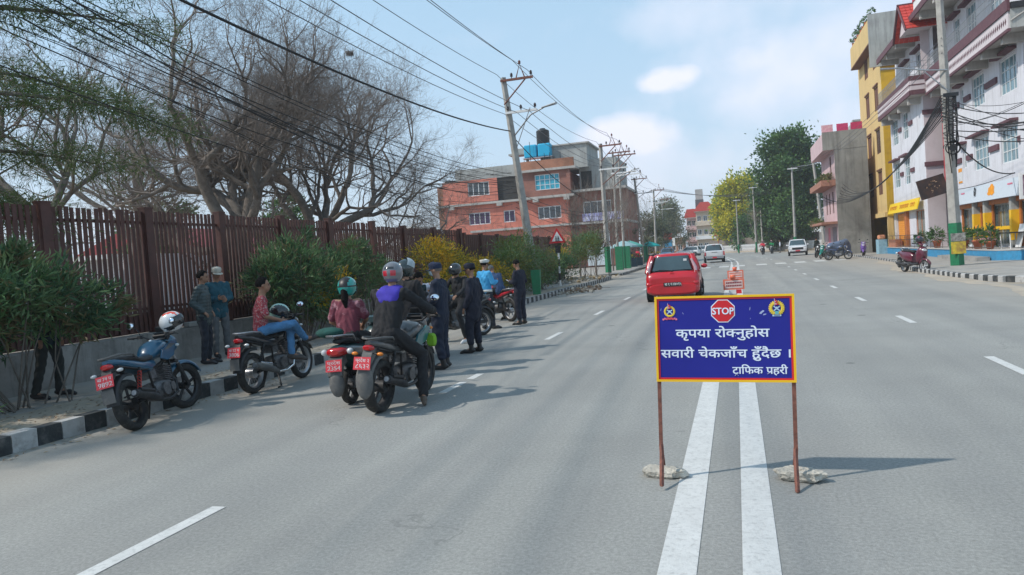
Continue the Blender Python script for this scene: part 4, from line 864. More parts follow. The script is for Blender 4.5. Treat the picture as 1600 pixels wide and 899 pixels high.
def scooter(label, loc, rz, body, cfg=None, group=None, lean=0, seatm=None):
    c = dict(steer=0, plate=('बा 96 प', '2354'), mirrors=(1, 1)); c.update(cfg or {})
    rt = thing('scooter', label, 'scooter', loc, rz, group); rt.rotation_euler = (0, lean, rz); wr = .225; yr, yf = -.60, .66
    wheel(rt, yr, wr, .10, c.get('rim', STEEL), None, 5, 'rear_wheel', disc=False)
    P0 = Vector((0, .48, .85)); axd = Vector((0, .35, -.93)).normalized(); X = Matrix.Translation(P0) @ Matrix.Rotation(-R(c['steer']), 4, axd) @ Matrix.Translation(-P0)
    wheel(rt, yf, wr, .09, c.get('rim', STEEL), X, 5, 'front_wheel')
    b = MB(); b.X = X
    for s_ in (-1, 1): b.tube([(s_ * .07, yf, wr), (s_ * .065, .56, .52)], .02, 8)
    b.build('front_fork', DARKP, rt)
    b = MB(); b.X = X; b.loft([(.40, .30, .02, .05), (.50, .40, .075, .075), (.62, .47, .085, .035), (.74, .45, .08, .035), (.86, .36, .06, .03), (.90, .30, .03, .02)], 12, 2.6); b.build('front_fender', body, rt)
    # leg shield and floor, nose
    b = MB(); b.loft([(.36, .55, .17, .26), (.42, .60, .20, .30), (.50, .66, .18, .28), (.58, .68, .12, .20), (.62, .68, .05, .10)], 18, 2.6); b.build('leg_shield', body, rt)
    b = MB(); b.loft([(.58, .80, .10, .05), (.63, .79, .07, .035)], 12, 2.2); b.build('front_lamp', LENSW, rt)
    b = MB(); b.loft([(.44, .33, .14, .05), (.30, .285, .17, .035), (.05, .285, .17, .035), (-.12, .33, .15, .06)], 14, 4); b.build('floorboard', DARKP, rt)
    b = MB(); b.loft([(.0, .50, .10, .15), (-.10, .54, .15, .20), (-.30, .57, .175, .20), (-.55, .60, .175, .17), (-.75, .66, .14, .12), (-.88, .72, .08, .06), (-.92, .74, .04, .03)], 18, 2.8); b.build('rear_body', body, rt)
    b = MB(); b.loft([(.04, .74, .07, .03), (-.05, .76, .12, .045), (-.35, .77, .14, .045), (-.50, .80, .135, .045), (-.75, .82, .10, .035), (-.80, .82, .05, .02)], 16, 2.6); b.build('seat', seatm or SEATM, rt)
    b = MB(); b.X = X; b.mi(0).loft([(.36, .99, .06, .04), (.42, 1.0, .16, .05), (.50, .98, .17, .055), (.56, .95, .11, .05)], 14, 2.4); b.mi(1)
    for s_ in (-1, 1): b.tube([(s_ * .12, .44, 1.0), (s_ * .22, .40, 1.0), (s_ * .35, .34, .99)], .018, 8)
    b.build('handlebar', [body, DARKP], rt)
    b = MB(); b.X = X; b.loft([(.55, .955, .085, .045), (.585, .95, .06, .03)], 12, 2.2); b.build('headlamp', LENSW, rt)
    for s_, on in zip((-1, 1), c['mirrors']):
        if on: b = MB(); b.X = X; b.mi(0).tube([(s_ * .17, .42, 1.03), (s_ * .20, .40, 1.15), (s_ * .24, .39, 1.19)], .006, 6); b.mi(0).ell((s_ * .27, .395, 1.21), (.055, .018, .04), 12, 7); b.mi(1).ell((s_ * .27, .384, 1.21), (.05, .012, .035), 12, 7); b.build('mirror', [DARKP, MIRR], rt)
    b = MB()
    for s_ in (-1, 1): b.tube([(s_ * .12, -.55, .80), (s_ * .14, -.65, .88), (s_ * .12, -.86, .90), (0, -.93, .90)], .013, 8)
    b.build('grab_rail', c.get('rail', STEEL), rt)
    b = MB(); b.loft([(-.84, .70, .15, .055), (-.90, .70, .13, .06), (-.94, .70, .10, .05), (-.955, .70, .05, .03)], 14, 2.4); b.build('tail_lamp', TAILR, rt)
    for s_ in (-1, 1): b = MB(); b.ell((s_ * .17, -.86, .70), (.045, .04, .04), 12, 8); b.build('indicator', LENSW, rt)
    b = MB(); b.prism([(-.84, .66), (-.95, .62), (-1.0, .42), (-.97, .40), (-.92, .52), (-.80, .56)], -.095, .095, 'x'); b.ell((0, -.965, .32), (.10, .055, .17), 16, 10); b.build('rear_fender', GREYP, rt)
    if c['plate']: plate(rt, Matrix.Translation((0, -1.005, .545)) @ Matrix.Rotation(R(-12), 4, 'X'), *c['plate'])
    b = MB(); b.loft([(-.15, .30, .09, .06), (-.40, .28, .10, .09), (-.62, .25, .09, .08)], 12, 2.6, ); b.mi(1).tube([(.16, -.25, .28), (.19, -.40, .28), (.19, -.80, .33)], [.03, .06, .055], 10); b.build('engine_and_exhaust', [ENG, DARKP], rt)
    b = MB(); b.tube([(-.10, .0, .25), (-.16, -.10, .015)], .012, 6) if c.get('stand', 1) else b.tube([(-.10, .0, .25), (-.10, -.2, .22)], .012, 6); b.build('stand', BLACKM, rt)
    return rt
BLUEP = paint('metallic blue paint', (.008, .085, .16)); TEALP = paint('teal paint', (.01, .12, .14)); BLKP = paint('glossy black paint', (.012, .012, .014), dirt=((.08, .08, .075), 5, .5)); MAROON = paint('maroon scooter paint', (.11, .012, .03))
GREYM = paint('dusty gunmetal paint', (.055, .058, .06), dirt=((.17, .16, .15), 4, .6)); REDPT = paint('red fairing paint', (.42, .015, .03)); PURPP = paint('purple scooter paint', (.16, .08, .34)); WHTP = paint('white scooter paint', (.62, .64, .66))
def heading(a, b): d = Vector(b) - Vector(a); return math.atan2(-d.x, d.y), (Vector(a) + Vector(b)) / 2
# 1 the blue motorcycle leaning on its side stand in the gutter (its tyres touch at the two sighted points)
h1, p1 = heading(gp(215, 672), gp(300, 640)); h1 = R(4)
m1 = motorcycle('metallic blue parked motorcycle leaning by the kerb with a helmet on its mirror', (-7.0, 7.5, 0), R(15), BLUEP, dict(steer=-18, rim=BLACKM, mirrors=(1, 1), redspring=True, plate=('बा 74 प', '9892'), mudflap=True, wr=.305), None, R(-12), accent=BLUEP)
# 2 the black motorcycle the seated man rests on
m2 = motorcycle('black parked motorcycle on its centre stand with a man resting on its seat', (-6.86, 9.72, 0), R(1), BLKP, dict(steer=0, rim=STEEL, stand='centre', plate=('बा 52 प', '3806'), mudflap=True, chromepipe=True, pipem=GREYP, spokes=20, rail=STEEL), None, R(-2))
# 3 the scooter carrying the woman in maroon, 4 the big dusty motorcycle beside it
m3 = scooter('teal dark scooter with a red tail lamp carrying the person in teal helmet', (-4.86, 8.9, 0), R(6), paint('dark teal scooter paint', (.012, .05, .055)), dict(stand=0, plate=('प्रदेश', '2354'), rim=DARKP), None, R(-2))
m4 = motorcycle('big dusty black motorcycle with red plate ridden by the black hooded man', (-4.12, 8.38, 0), R(0), GREYM, dict(fat=1, steer=4, rim=DARKP, mudguard=True, fendm=GREYP, plate=('प्रदेश ३', '८६३२'), stand='up', wr=.315, ind=AMBER, mirz=1.06, mirrors=(1, 1), stripe=TEALP), None, R(3), accent=TEALP)
gb = MB(); gb.loft([(-.05, .0, .05, .07), (0, 0, .07, .09), (.05, 0, .05, .07)], 12, 3)
tag(gb.build('side_bag', mat('lime green bag cloth', (.20, .42, .02), rough=.8, var=.2, bump=.3), None, loc=(-3.86, 8.83, .72)), 'lime green pouch tied on the crash bar of the dusty motorcycle', 'bag')
# helmets
def shellmat(n, c): return mat(n, c, rough=.2, coat=.8, var=.04)
def f_red(u): return 1 if (u.z > .15 and abs(u.x) < .5 and u.y > -.4 and u.z < .97 and math.sin(u.x * 9 + u.z * 5) > -.2) else (2 if u.z < -.25 and abs(u.x) > .75 else 0)
hm = helmet('helmet', [shellmat('white helmet shell', (.66, .67, .68)), shellmat('orange red helmet print', (.72, .09, .05)), VIS, LINING], None, headM(Vector((0, 0, 0)), 0, 0), f_red, 1.0)
hm.location = ay(268, 503, 7.82); hm.rotation_euler = (R(18), R(8), R(-62)); tag(hm, 'white full face helmet with orange red graphics hung on the blue motorcycle', 'helmet')
def f_band(u): return 1 if (-.1 < u.x < .4 and u.z > -.1) or u.z < -.2 else 0
hm = helmet('helmet', [shellmat('black helmet shell', (.015, .016, .018)), shellmat('pale green helmet print', (.30, .50, .42)), VIS, LINING], None, headM(Vector((0, 0, 0)), 0, 0), f_band, 1.0)
hm.location = (-6.88, 9.93, 1.12); hm.rotation_euler = (R(-20), R(10), R(-60)); tag(hm, 'black and pale green helmet lying on the tank of the black parked motorcycle', 'helmet')
# seated man on the black motorcycle, legs crossed towards the road
person('man in red patterned shirt and light jeans sitting sideways on the black motorcycle', (-6.88, 9.42, -.02), R(-52), dict(pel=(0, 0, .93), chest=(0, .02, 1.22), neck=(0, .05, 1.43), head=(0, .085, 1.585), hyaw=-4, hpitch=-4, shL=(-.19, .03, 1.385), shR=(.19, .03, 1.385),
    elL=(-.22, .05, 1.12), wrL=(-.10, .26, 1.03), elR=(.23, .08, 1.12), wrR=(.06, .30, 1.04), hipL=(-.09, .02, .92), hipR=(.09, .02, .92), knL=(-.10, .43, .93), knR=(.06, .47, .97), anL=(-.06, .42, .50), toL=(-.04, .60, .42), anR=(-.26, .66, .70), toR=(-.24, .86, .72), sleeve=.3,
    topname='shirt', hem=.03, mats=dict(top=REDSH, legs=DENIM, shoe=mat('grey brown shoe', (.06, .05, .045), rough=.6, var=.2)), trouser=.93, thick=1.0))
# passenger on the scooter: seen from behind
person('person in maroon tie dyed top and teal helmet seated on the dark scooter', (-4.87, 8.48, -.03), R(6), dict(pel=(0, 0, .92), chest=(0, .03, 1.2), neck=(0, .05, 1.40), head=(0, .08, 1.55), shL=(-.17, .03, 1.36), shR=(.17, .03, 1.36), elL=(-.25, .05, 1.10), wrL=(-.12, .22, .98), elR=(.23, .10, 1.12), wrR=(.10, .28, 1.02),
    knL=(-.20, .40, .84), knR=(.20, .40, .84), anL=(-.22, .22, .42), anR=(.22, .22, .42), toL=(-.23, .38, .36), toR=(.23, .38, .36), gear='helmet', ponytail=True, open_face=True, sleeve=.4, topname='shirt',
    mats=dict(top=MARSH, legs=BLKC, shoe=SHOEB, helmet=[shellmat('teal helmet shell', (.02, .30, .26)), BLACKM, VIS, LINING]), helmfn=lambda u: 1 if (u.y < -.2 and abs(u.x) < .52 and u.z > .12) or abs(u.z - .02) < .07 and u.y < .2 else 0, thick=.95, scale=.97))
cb = MB(); cb.ell((0, 0, 0), (.19, .14, .07), 14, 8); q = cb.build('folded_cloth', mat('dark green cloth', (.008, .06, .05), rough=.9, bump=.6, bscale=14, var=.3), None, loc=(-4.95, 8.16, .93)); tag(q, 'dark green cloth bundled behind the teal helmeted person on the scooter', 'cloth')
def f_sr(u): return 1 if (u.y < -.25 and abs(u.z + .1) < .28 and abs(abs(u.x) - .45) < .22) else (2 if abs(u.x) < .5 and u.y < -.1 and abs(u.z - .35) < .1 else 0)
person('person in dark jacket and black helmet with lifted pale visor before the hooded rider', (ay(636, 440, 10.15).x, 10.1, 0), R(-8), dict(hyaw=-30, elL=(-.26, .04, 1.12), wrL=(-.20, .22, 1.0), elR=(.26, .04, 1.12), wrR=(.2, .22, 1.0),
    gear='helmet', visor_up=True, mats=dict(top=BLKC, legs=DENIMD, shoe=SHOEB, helmet=[shellmat('dark green black helmet shell', (.018, .03, .03)), BLACKM, VISC, LINING]), thick=1.1, scale=1.03))
def hood(o, J, HM):
    q = MB(); c_ = J['neck']
    cap(q, c_ + Vector((-.09, .0, -.05)), c_ + Vector((.09, .0, -.05)), .085, .085); cap(q, c_ + Vector((-.10, -.07, -.08)), c_ + Vector((.10, -.07, -.08)), .08, .08); cap(q, c_ + Vector((-.065, -.10, -.15)), c_ + Vector((.065, -.10, -.15)), .075, .075); cap(q, c_ + Vector((-.03, -.11, -.21)), c_ + Vector((.03, -.11, -.21)), .06, .06); cap(q, c_ + Vector((-.15, -.02, -.10)), c_ + Vector((.15, -.02, -.10)), .06, .06)
    m = remesh(q, .02, 8); m.materials.append(PURP); link('hood', m, o)
person('rider in black jacket with purple hood and silver red helmet, foot on road', (-4.10, 8.02, 0), R(-4), dict(pel=(0, .02, .93), chest=(0.02, .10, 1.23), neck=(.03, .17, 1.45), head=(.03, .22, 1.62), hpitch=-6, hyaw=10, shL=(-.19, .14, 1.40), shR=(.21, .14, 1.40), elL=(-.33, .38, 1.19), wrL=(-.33, .62, 1.11), elR=(.40, .36, 1.17), wrR=(.345, .62, 1.11), hdR=Vector((-.2, .9, -.3)),
    knL=(-.24, .42, .68), knR=(.27, .38, .60), anL=(-.22, .20, .36), anR=(.33, .22, .13), toL=(-.22, .36, .33), toR=(.40, .10, .05), gear='helmet', thick=1.14, hem=.12, trouser=1.12, cuff=.0, mats=dict(top=BLKC, legs=BLKC, shoe=mat('brown sandal', (.10, .07, .05), rough=.7, var=.2), helmet=[shellmat('silver helmet shell', (.15, .15, .165)), shellmat('red helmet print', (.5, .02, .04)), VIS, LINING]), no_visor=False, helmfn=f_sr, extra=hood))
# bikes and riders held up at the check
m5 = motorcycle('black motorcycle facing the camera with pale headlamp beside masked officer', (-5.72, 12.1, 0), R(196), paint('pearl white cowl paint', (.55, .58, .60)), dict(steer=6, stand='up', plate=None, mirrors=(1, 1), blackfender=True), None, R(-2), accent=BLKP)
person('rider in white shirt and dark vest leaning forward over handlebars', (-5.66, 12.6, 0), R(205), dict(pel=(0, -.02, .92), chest=(0, .10, 1.20), neck=(0, .26, 1.36), head=(.02, .36, 1.46), hpitch=-45, shL=(-.20, .20, 1.32), shR=(.20, .20, 1.32), elL=(-.34, .32, 1.12), wrL=(-.30, .52, 1.04), elR=(.34, .30, 1.12), wrR=(.24, .52, 1.04), knL=(-.24, .36, .66), knR=(.24, .36, .66), anL=(-.30, .22, .1), anR=(.3, .2, .1), toL=(-.32, .4, .03), toR=(.32, .38, .03),
    topname='shirt', thick=1.08, mats=dict(top=[WHSH, mat('dark teal vest cloth', (.01, .03, .035), rough=.85, bump=.4)], legs=BLKC, shoe=mat('white grey sneaker', (.32, .32, .34), rough=.7, var=.3)), topfn=lambda c: 1 if abs(c.x) < .10 and c.z < 1.34 else 0, hyaw=-10))
m6 = motorcycle('black motorcycle with spoked wheels waiting between the two navy officers', (-5.95, 15.3, 0), R(150), BLKP, dict(steer=-8, spokes=22, rim=STEEL, stand='up', plate=None), None, 0)
person('rider in black jacket and dark helmet waiting behind the capped officer', (-5.72, 14.75, 0), R(160), dict(pel=(0, -.02, .92), chest=(0, .02, 1.22), neck=(0, .06, 1.42), head=(0, .09, 1.58), hpitch=-15, elL=(-.30, .20, 1.14), wrL=(-.30, .44, 1.04), elR=(.30, .20, 1.14), wrR=(.30, .44, 1.04), knL=(-.24, .36, .66), knR=(.24, .36, .66), anL=(-.30, .22, .1), anR=(.3, .2, .1), toL=(-.32, .4, .03), toR=(.32, .38, .03),
    gear='helmet', mats=dict(top=BLKC, legs=BLKC, shoe=mat('white shoe', (.6, .6, .6), rough=.6), helmet=[shellmat('black helmet', (.012, .012, .013)), BLACKM, VIS, LINING]), vox=.017, scale=.98))
m7 = motorcycle('red and silver motorcycle stopped behind the traffic officer with its tail to the road', (-6.45, 19.4, 0), R(55), REDPT, dict(steer=8, rim=STEEL, stand='up', plate=None, rail=STEEL), None, 0, accent=mat('silver fairing', (.35, .36, .38), rough=.3, coat=.5))
person('rider in grey blue jacket with bowed head on the red and silver motorcycle', (-6.3, 19.25, 0), R(55), dict(pel=(0, -.02, .92), chest=(0, .10, 1.18), neck=(0, .22, 1.34), head=(0, .30, 1.44), hpitch=-42, shL=(-.19, .18, 1.3), shR=(.19, .18, 1.3), elL=(-.28, .30, 1.08), wrL=(-.14, .45, 1.0), elR=(.28, .28, 1.08), wrR=(.14, .45, 1.0), knL=(-.22, .36, .66), knR=(.22, .36, .66), anL=(-.30, .22, .1), anR=(.3, .2, .1), toL=(-.32, .4, .03), toR=(.32, .38, .03),
    mats=dict(top=cloth('slate blue jacket', (.035, .07, .15)), legs=BLKC, shoe=SHOEB, hair=mat('grey hair', (.10, .11, .11), rough=.9)), vox=.017))
# ------------------------------------------------------------------ trees, bushes
def branching(base, dirs, seed, depth=6, twig=True, droop=0.0, lens=None, spread=(22, 48), minr=.004, upb=.12, kink=.16, cmax=10**9, spray=0):
    """recursive limbs; returns MB for trunk+limbs and MB for twigs. dirs: [(direction, length, radius)] of main limbs"""
    rn = random.Random(seed); big = MB(); tw = MB(); stack = [(Vector(base), Vector(d).normalized(), L_, r, 0) for d, L_, r in dirs]; cnt = 0
    while stack:
        p, d, L_, r, lv = stack.pop(); n_ = 5 if lv < 2 else 4 if lv < 4 else 3; pts = [p.copy()]; rr = [r]; tip = r * (.72 if lv < 4 else .55); kids = []
        for i in range(n_):
            d = (d + Vector((rn.gauss(0, kink), rn.gauss(0, kink), rn.gauss(0, kink * .8) + upb * (.5 if lv < 2 else 1) - droop * lv * .1))).normalized(); p = p + d * (L_ / n_); pts.append(p.copy()); rr.append(r + (tip - r) * (i + 1) / n_)
            if lv < depth and i >= 1 and i < n_ - 1 and rn.random() < (.5 if lv < 3 else .75 if (p - Vector(base)).length > 3.5 else .2): kids.append((p.copy(), d.copy(), .75, rr[-1] * .62))
        mb = big if lv <= 2 else tw
        mb.tube(pts, rr, 9 if lv == 0 else 7 if lv == 1 else 5 if lv == 2 else 4 if lv == 3 else 3, False)
        cnt += 1
        if lv >= depth or cnt > cmax:
            for k in range(spray if (p - Vector(base)).length > 5.2 else 0):
                dd = (d + Vector((rn.gauss(0, .6), rn.gauss(0, .6), rn.gauss(0, .5)))).normalized(); q0 = pts[rn.randrange(1, len(pts))]; q1 = q0 + dd * rn.uniform(.2, .5); tw.tube([q0, q1], [.003, .0015], 3, False)
            continue
        for k in range(2 if rn.random() < .8 else 3): kids.append((p.copy(), d.copy(), 1.0, tip * (.88 if k == 0 else .72)))
        for (q, dd, f, r2) in kids:
            if r2 < minr: r2 = minr
            a = R(rn.uniform(*spread)) * (.8 if f == 1 else 1.2); perp = dd.cross(Vector((rn.gauss(0, 1), rn.gauss(0, 1), rn.gauss(0, 1)))).normalized()
            nd_ = (dd * math.cos(a) + perp * math.sin(a)).normalized(); stack.append((q, nd_, L_ * f * rn.uniform(.66, .86), r2, lv + 1))
    return big, tw
def bare_tree(label, base, trunk, limbs, seed, depth=6, group=None, ls=1.0, **k):
    rt = thing('bare_tree', label, 'tree', base, 0, group)
    t = MB(); pts, rr = trunk; t.tube([Vector(p) for p in pts], rr, 14); 
    big, tw = MB(), MB()
    for i, (o_, d, L_, r) in enumerate(limbs):
        a, b_ = branching(o_, [(d, L_ * ls, r * .85)], seed + i * 17, depth, **k); big.add(a.v, a.f, True); tw.add(b_.v, b_.f, True)
    t.build('trunk', BARK, rt); big.build('limbs', BARK, rt); o = tw.build('crown', TWIG, rt); return rt
def leaf_cloud(mb, n, cen, rad, size, mats_n, seed, ar=.38, up=0.3, shell=.35, clumps=None, cs=.22, droop=0):
    """n leaf-sized rhombs gathered in clumps through an ellipsoid volume"""
    rg = np.random.default_rng(seed); cen = np.array(cen, float); rad = np.array(rad, float)
    nc = clumps or max(6, n // 90)
    u = rg.normal(size=(nc, 3)); u /= np.linalg.norm(u, axis=1)[:, None]; q = (shell + (1 - shell) * rg.random(nc)) ** .5; cc = u * q[:, None]; ci = rg.integers(0, nc, n)
    csz = cs * (.6 + .8 * rg.random(nc)); off = rg.normal(size=(n, 3)) * (csz[ci])[:, None]; P = cen + (cc[ci] + off) * rad
    out = off + .6 * cc[ci]; out /= np.linalg.norm(out, axis=1)[:, None] + 1e-9
    D = out * .8 + rg.normal(size=(n, 3)) * .55 + np.array([0, 0, up - droop]); D /= np.linalg.norm(D, axis=1)[:, None]
    S = np.cross(D, rg.normal(size=(n, 3))); S /= np.linalg.norm(S, axis=1)[:, None] + 1e-9
    sz = size * (.6 + .8 * rg.random(n)); nrm = np.cross(D, S)
    a = P; b = P + D * (sz * .5)[:, None] + S * (sz * ar * .5)[:, None]; c_ = P + D * sz[:, None] - nrm * (sz * .15)[:, None]; d = P + D * (sz * .5)[:, None] - S * (sz * ar * .5)[:, None]
    vs = np.stack([a, b, c_, d], 1).reshape(-1, 3); o = len(mb.v); mb.v += [tuple(x) for x in vs.tolist()]
    mb.f += [(o + 4 * i, o + 4 * i + 1, o + 4 * i + 2, o + 4 * i + 3) for i in range(n)]
    cm = rg.integers(0, mats_n[1] - mats_n[0], nc) if isinstance(mats_n, tuple) else rg.integers(0, mats_n, nc); base = mats_n[0] if isinstance(mats_n, tuple) else 0; span = mats_n[1] - mats_n[0] if isinstance(mats_n, tuple) else mats_n
    mi = (cm[ci] + (rg.random(n) < .3) * rg.integers(0, span, n)) % span + base; mb.m += mi.tolist(); mb.sm += [False] * n
def leafm(n, c, tr=.25, rough=.5):
    m = mat(n, c, rough=rough, var=.25, scale=3, spec=.35); b = m.node_tree.nodes['Principled BSDF']; b.inputs['Subsurface Weight'].default_value = 0
    nt_ = m.node_tree; t = nt_.nodes.new('ShaderNodeBsdfTranslucent'); x = nt_.nodes.new('ShaderNodeMixShader'); x.inputs[0].default_value = tr
    src = b.inputs['Base Color'].links[0].from_socket; nt_.links.new(src, t.inputs[0]); nt_.links.new(b.outputs[0], x.inputs[1]); nt_.links.new(t.outputs[0], x.inputs[2]); nt_.links.new(x.outputs[0], nt_.nodes['Material Output'].inputs[0]); return m
OLE = [leafm('oleander leaf', (.115, .215, .08)), leafm('oleander dark leaf', (.06, .13, .06)), leafm('oleander pale leaf', (.15, .23, .10)), leafm('oleander dry leaf', (.18, .15, .07))]
YLW = [leafm('yellow shrub leaf', (.50, .38, .02), .35), leafm('gold shrub leaf', (.56, .33, .015), .35), leafm('olive shrub leaf', (.16, .17, .03))]
DGR = [leafm('deep green leaf', (.085, .175, .05)), leafm('dark tree leaf', (.045, .10, .035)), leafm('fresh green leaf', (.095, .18, .04))]
YGR = [leafm('lime yellow leaf', (.62, .54, .03), .35), leafm('mid lime leaf', (.50, .50, .03), .3), leafm('green leaf', (.16, .25, .04))]
OLV = [leafm('grey olive needle', (.13, .15, .075)), leafm('dusty olive needle', (.17, .175, .10)), leafm('dark olive needle', (.075, .095, .045))]
FEA = [leafm('feathery dark leaf', (.045, .085, .022), .3), leafm('feathery green leaf', (.075, .125, .03), .3), leafm('feathery olive leaf', (.10, .12, .04), .3)]
def bush(label, base, lobes, n, size, mats, seed, ar=.2, stems=14, sh=1.0, name='leafy_bush', cat='bush', group=None, up=.35, cs=.25, extra=None, stems_at=None):
    if stems_at is None: stems_at = (0, 0)
    rt = thing(name, label, cat, base, 0, group); mb = MB(); rn = random.Random(seed); tot = sum(l[1][0] * l[1][2] for l in lobes); st = MB()
    for i, (c_, r_) in enumerate(lobes): leaf_cloud(mb, int(n * r_[0] * r_[2] / tot), c_, r_, size, (0, len(mats) if not extra else extra[0]), seed + i, ar, up, .3, cs=cs)
    if extra:
        for c_, r_, nn in extra[1]: leaf_cloud(mb, nn, c_, r_, size * .6, (extra[0], len(mats)), seed + 50, .5, up, .3, cs=.3)
    for i in range(stems):
        c_, r_ = lobes[i % len(lobes)]; e = Vector(c_) + Vector((rn.gauss(0, .45) * r_[0], rn.gauss(0, .45) * r_[1], rn.uniform(-.2, .7) * r_[2])); b0 = Vector((rn.gauss(0, .10) + c_[0] * .35 + stems_at[0], rn.gauss(0, .10) + c_[1] * .35 + stems_at[1], 0)); m_ = (b0 + e) / 2 + Vector((rn.gauss(0, .06), rn.gauss(0, .06), -.05)); st.tube([b0, m_, e], [.014, .010, .004], 5)
    mb.build('foliage', mats, rt); st.build('stem', BARK, rt); return rt
# oleanders on the verge; the first masks the man at the left edge
bush('tall leafy oleander at the left edge hiding a standing man', ax(85, 600, -8.95) * Vector((1, 1, 0)) + Vector((0, -.15, .18)) if False else (-9.05, 7.35, .18), [((-.1, .0, 1.5), (.6, .85, .5)), ((-.2, -.55, 1.2), (.5, .6, .6)), ((.05, .65, 1.25), (.4, .55, .42)), ((0, .1, 1.85), (.3, .4, .3)), ((-.15, -.9, .75), (.3, .45, .5)), ((.1, 1.15, 1.3), (.25, .4, .22))], 9000, .15, OLE, 21, name='oleander_bush', cs=.2)
bush('small oleander sprig at the foot of the kerb, left edge of view', (-8.35, 5.75, .18), [((0, 0, .5), (.3, .35, .5)), ((-.1, .25, .25), (.25, .25, .25))], 1100, .12, OLE, 22, .16, 8, name='oleander_bush')
bush('broad dark oleander in front of the fence behind the seated man', (-9.35, 14.2, .18), [((0, -.2, 1.55), (.6, .9, .62)), ((.0, .9, 1.35), (.6, .9, .7)), ((-.1, -.9, 1.35), (.45, .6, .5)), ((.1, .3, .95), (.6, 1.1, .5)), ((0, .1, 2.15), (.3, .3, .35)), ((-.1, 1.9, 1.5), (.45, .6, .5))], 13000, .16, OLE + [YLW[1], YLW[0]], 23, .16, 30, name='oleander_bush', cs=.2, extra=(4, [((.35, .35, 1.15), (.22, .5, .35), 420), ((.3, 1.45, 1.35), (.2, .35, .3), 260), ((.3, 1.2, .7), (.15, .35, .2), 120)]))
bush('pale oleander shoots beside the riders in front of the slat fence', (-9.2, 17.2, .18), [((0, 0, 1.4), (.5, .8, .6)), ((0, .7, 1.0), (.5, .7, .55)), ((0, -.6, 1.9), (.35, .45, .4))], 4600, .15, OLE, 24, .16, 18, name='oleander_bush', cs=.22)
bush('bright yellow leaved shrub behind the police officers', (-9.3, 22.3, .18), [((0, -.4, 1.75), (.6, .9, .55)), ((0, .9, 1.45), (.6, .9, .5)), ((.1, .2, .95), (.7, 1.5, .6)), ((0, 2.1, 1.2), (.6, .8, .5))], 12500, .085, YLW + [OLE[0], OLE[1]], 25, .4, 24, name='yellow_shrub', cs=.24, extra=(3, [((.35, -.2, .75), (.35, 1.1, .6), 2300)]))
bush('low gold flecked shrub continuing behind the traffic officer', (-9.3, 26.2, .18), [((0, 0, 1.15), (.6, 1.3, .5)), ((.2, 1.1, .8), (.6, .9, .6)), ((.2, -.6, .7), (.5, 1, .5))], 6500, .085, YLW + [OLE[0], OLE[1]], 26, .4, 16, name='yellow_shrub', cs=.24, extra=(3, [((.3, .2, .6), (.4, 1.2, .5), 1700)]))
bush('tall mixed green shrub under the big leaning power pole', (-9.0, 29.8, .18), [((0, 0, 1.9), (.7, 1.2, .7)), ((.1, -1.0, 1.3), (.7, .9, .8)), ((.3, .6, 1.1), (.8, 1.2, .9))], 9500, .11, [OLE[0], OLE[2], DGR[2], YLW[2], YLW[1], OLE[3]], 27, .3, 22, cs=.22, extra=(4, [((.5, -.3, 1.0), (.3, .7, .4), 350), ((.2, 1.4, 1.9), (.3, .4, .6), 380)]))
bush('dark rounded shrub left of the triangular road sign', (-8.9, 33.4, .18), [((0, 0, 1.05), (.8, 1.3, .6)), ((.2, -.7, .8), (.7, 1.0, .55))], 6000, .11, [OLE[0], DGR[0], OLE[2], YLW[2], OLE[3]], 28, .3, 18, cs=.24)
bush('dense green shrub growing behind the striped sign post', (-9.6, 39.6, .18), [((0, 0, 1.1), (.8, 1.5, .7)), ((.2, 1.2, .8), (.7, 1.2, .6)), ((.2, -1.1, .7), (.6, 1.0, .55))], 6000, .12, [DGR[0], OLE[0], OLE[1], YLW[0], YLW[1]], 29, .3, 18, cs=.24, extra=(3, [((0, .6, 1.5), (.6, .8, .4), 900)]))
bush('small clipped shrub with bare stem near the kerb end', (-8.8, 44.2, .18), [((0, 0, 1.9), (.9, 1.2, .8))], 3600, .13, [OLE[2], OLE[0], YLW[2]], 30, .3, 9, cs=.24)
bush('olive shrub behind the kerb end near the driveway', (-10.0, 44.4, .18), [((0, 0, 1.6), (.9, 1.2, 1.0))], 3600, .13, [OLE[0], OLE[1], YLW[2]], 31, .3, 9, cs=.24)
# the three great bare trees behind the fence
def dir_(az, el): return (math.cos(R(az)) * math.cos(R(el)), math.sin(R(az)) * math.cos(R(el)), math.sin(R(el)))
bare_tree('great spreading bare tree with a leaning forked trunk behind the fence', (-16.6, 21.6, .28), ([(0, 0, -.1), (.1, 0, 1.0), (.05, .1, 2.2), (.25, .1, 3.2)], [.62, .5, .46, .48]),
    [((.2, .1, 2.9), dir_(80, 60), 3.4, .30), ((.1, 0, 2.8), dir_(215, 40), 3.6, .27), ((.2, 0, 2.5), dir_(-20, 50), 3.0, .22), ((.0, .1, 2.4), dir_(180, 16), 3.8, .20), ((.3, .2, 3.0), dir_(20, 76), 3.4, .24), ((.2, .2, 2.9), dir_(130, 58), 3.2, .2)], 5, 7, upb=.07, ls=.76, spread=(24, 60), minr=.0035, spray=2)
bare_tree('large bare tree with long low limbs reaching right over the fence', (-17.0, 27.2, .28), ([(0, 0, -.1), (0, 0, .9), (.1, .1, 1.9), (.2, .3, 2.8)], [.5, .42, .4, .38]),
    [((.1, .2, 2.6), dir_(60, 30), 4.0, .25), ((.1, .2, 2.5), dir_(75, 56), 3.8, .24), ((0, 0, 2.5), dir_(100, 76), 3.6, .25), ((0, 0, 2.4), dir_(40, 14), 3.8, .19), ((0, .2, 2.6), dir_(150, 50), 3.2, .2), ((.2, .2, 2.6), dir_(20, 52), 3.3, .2)], 41, 7, upb=.06, ls=.80, spread=(24, 60), minr=.0035, spray=2)
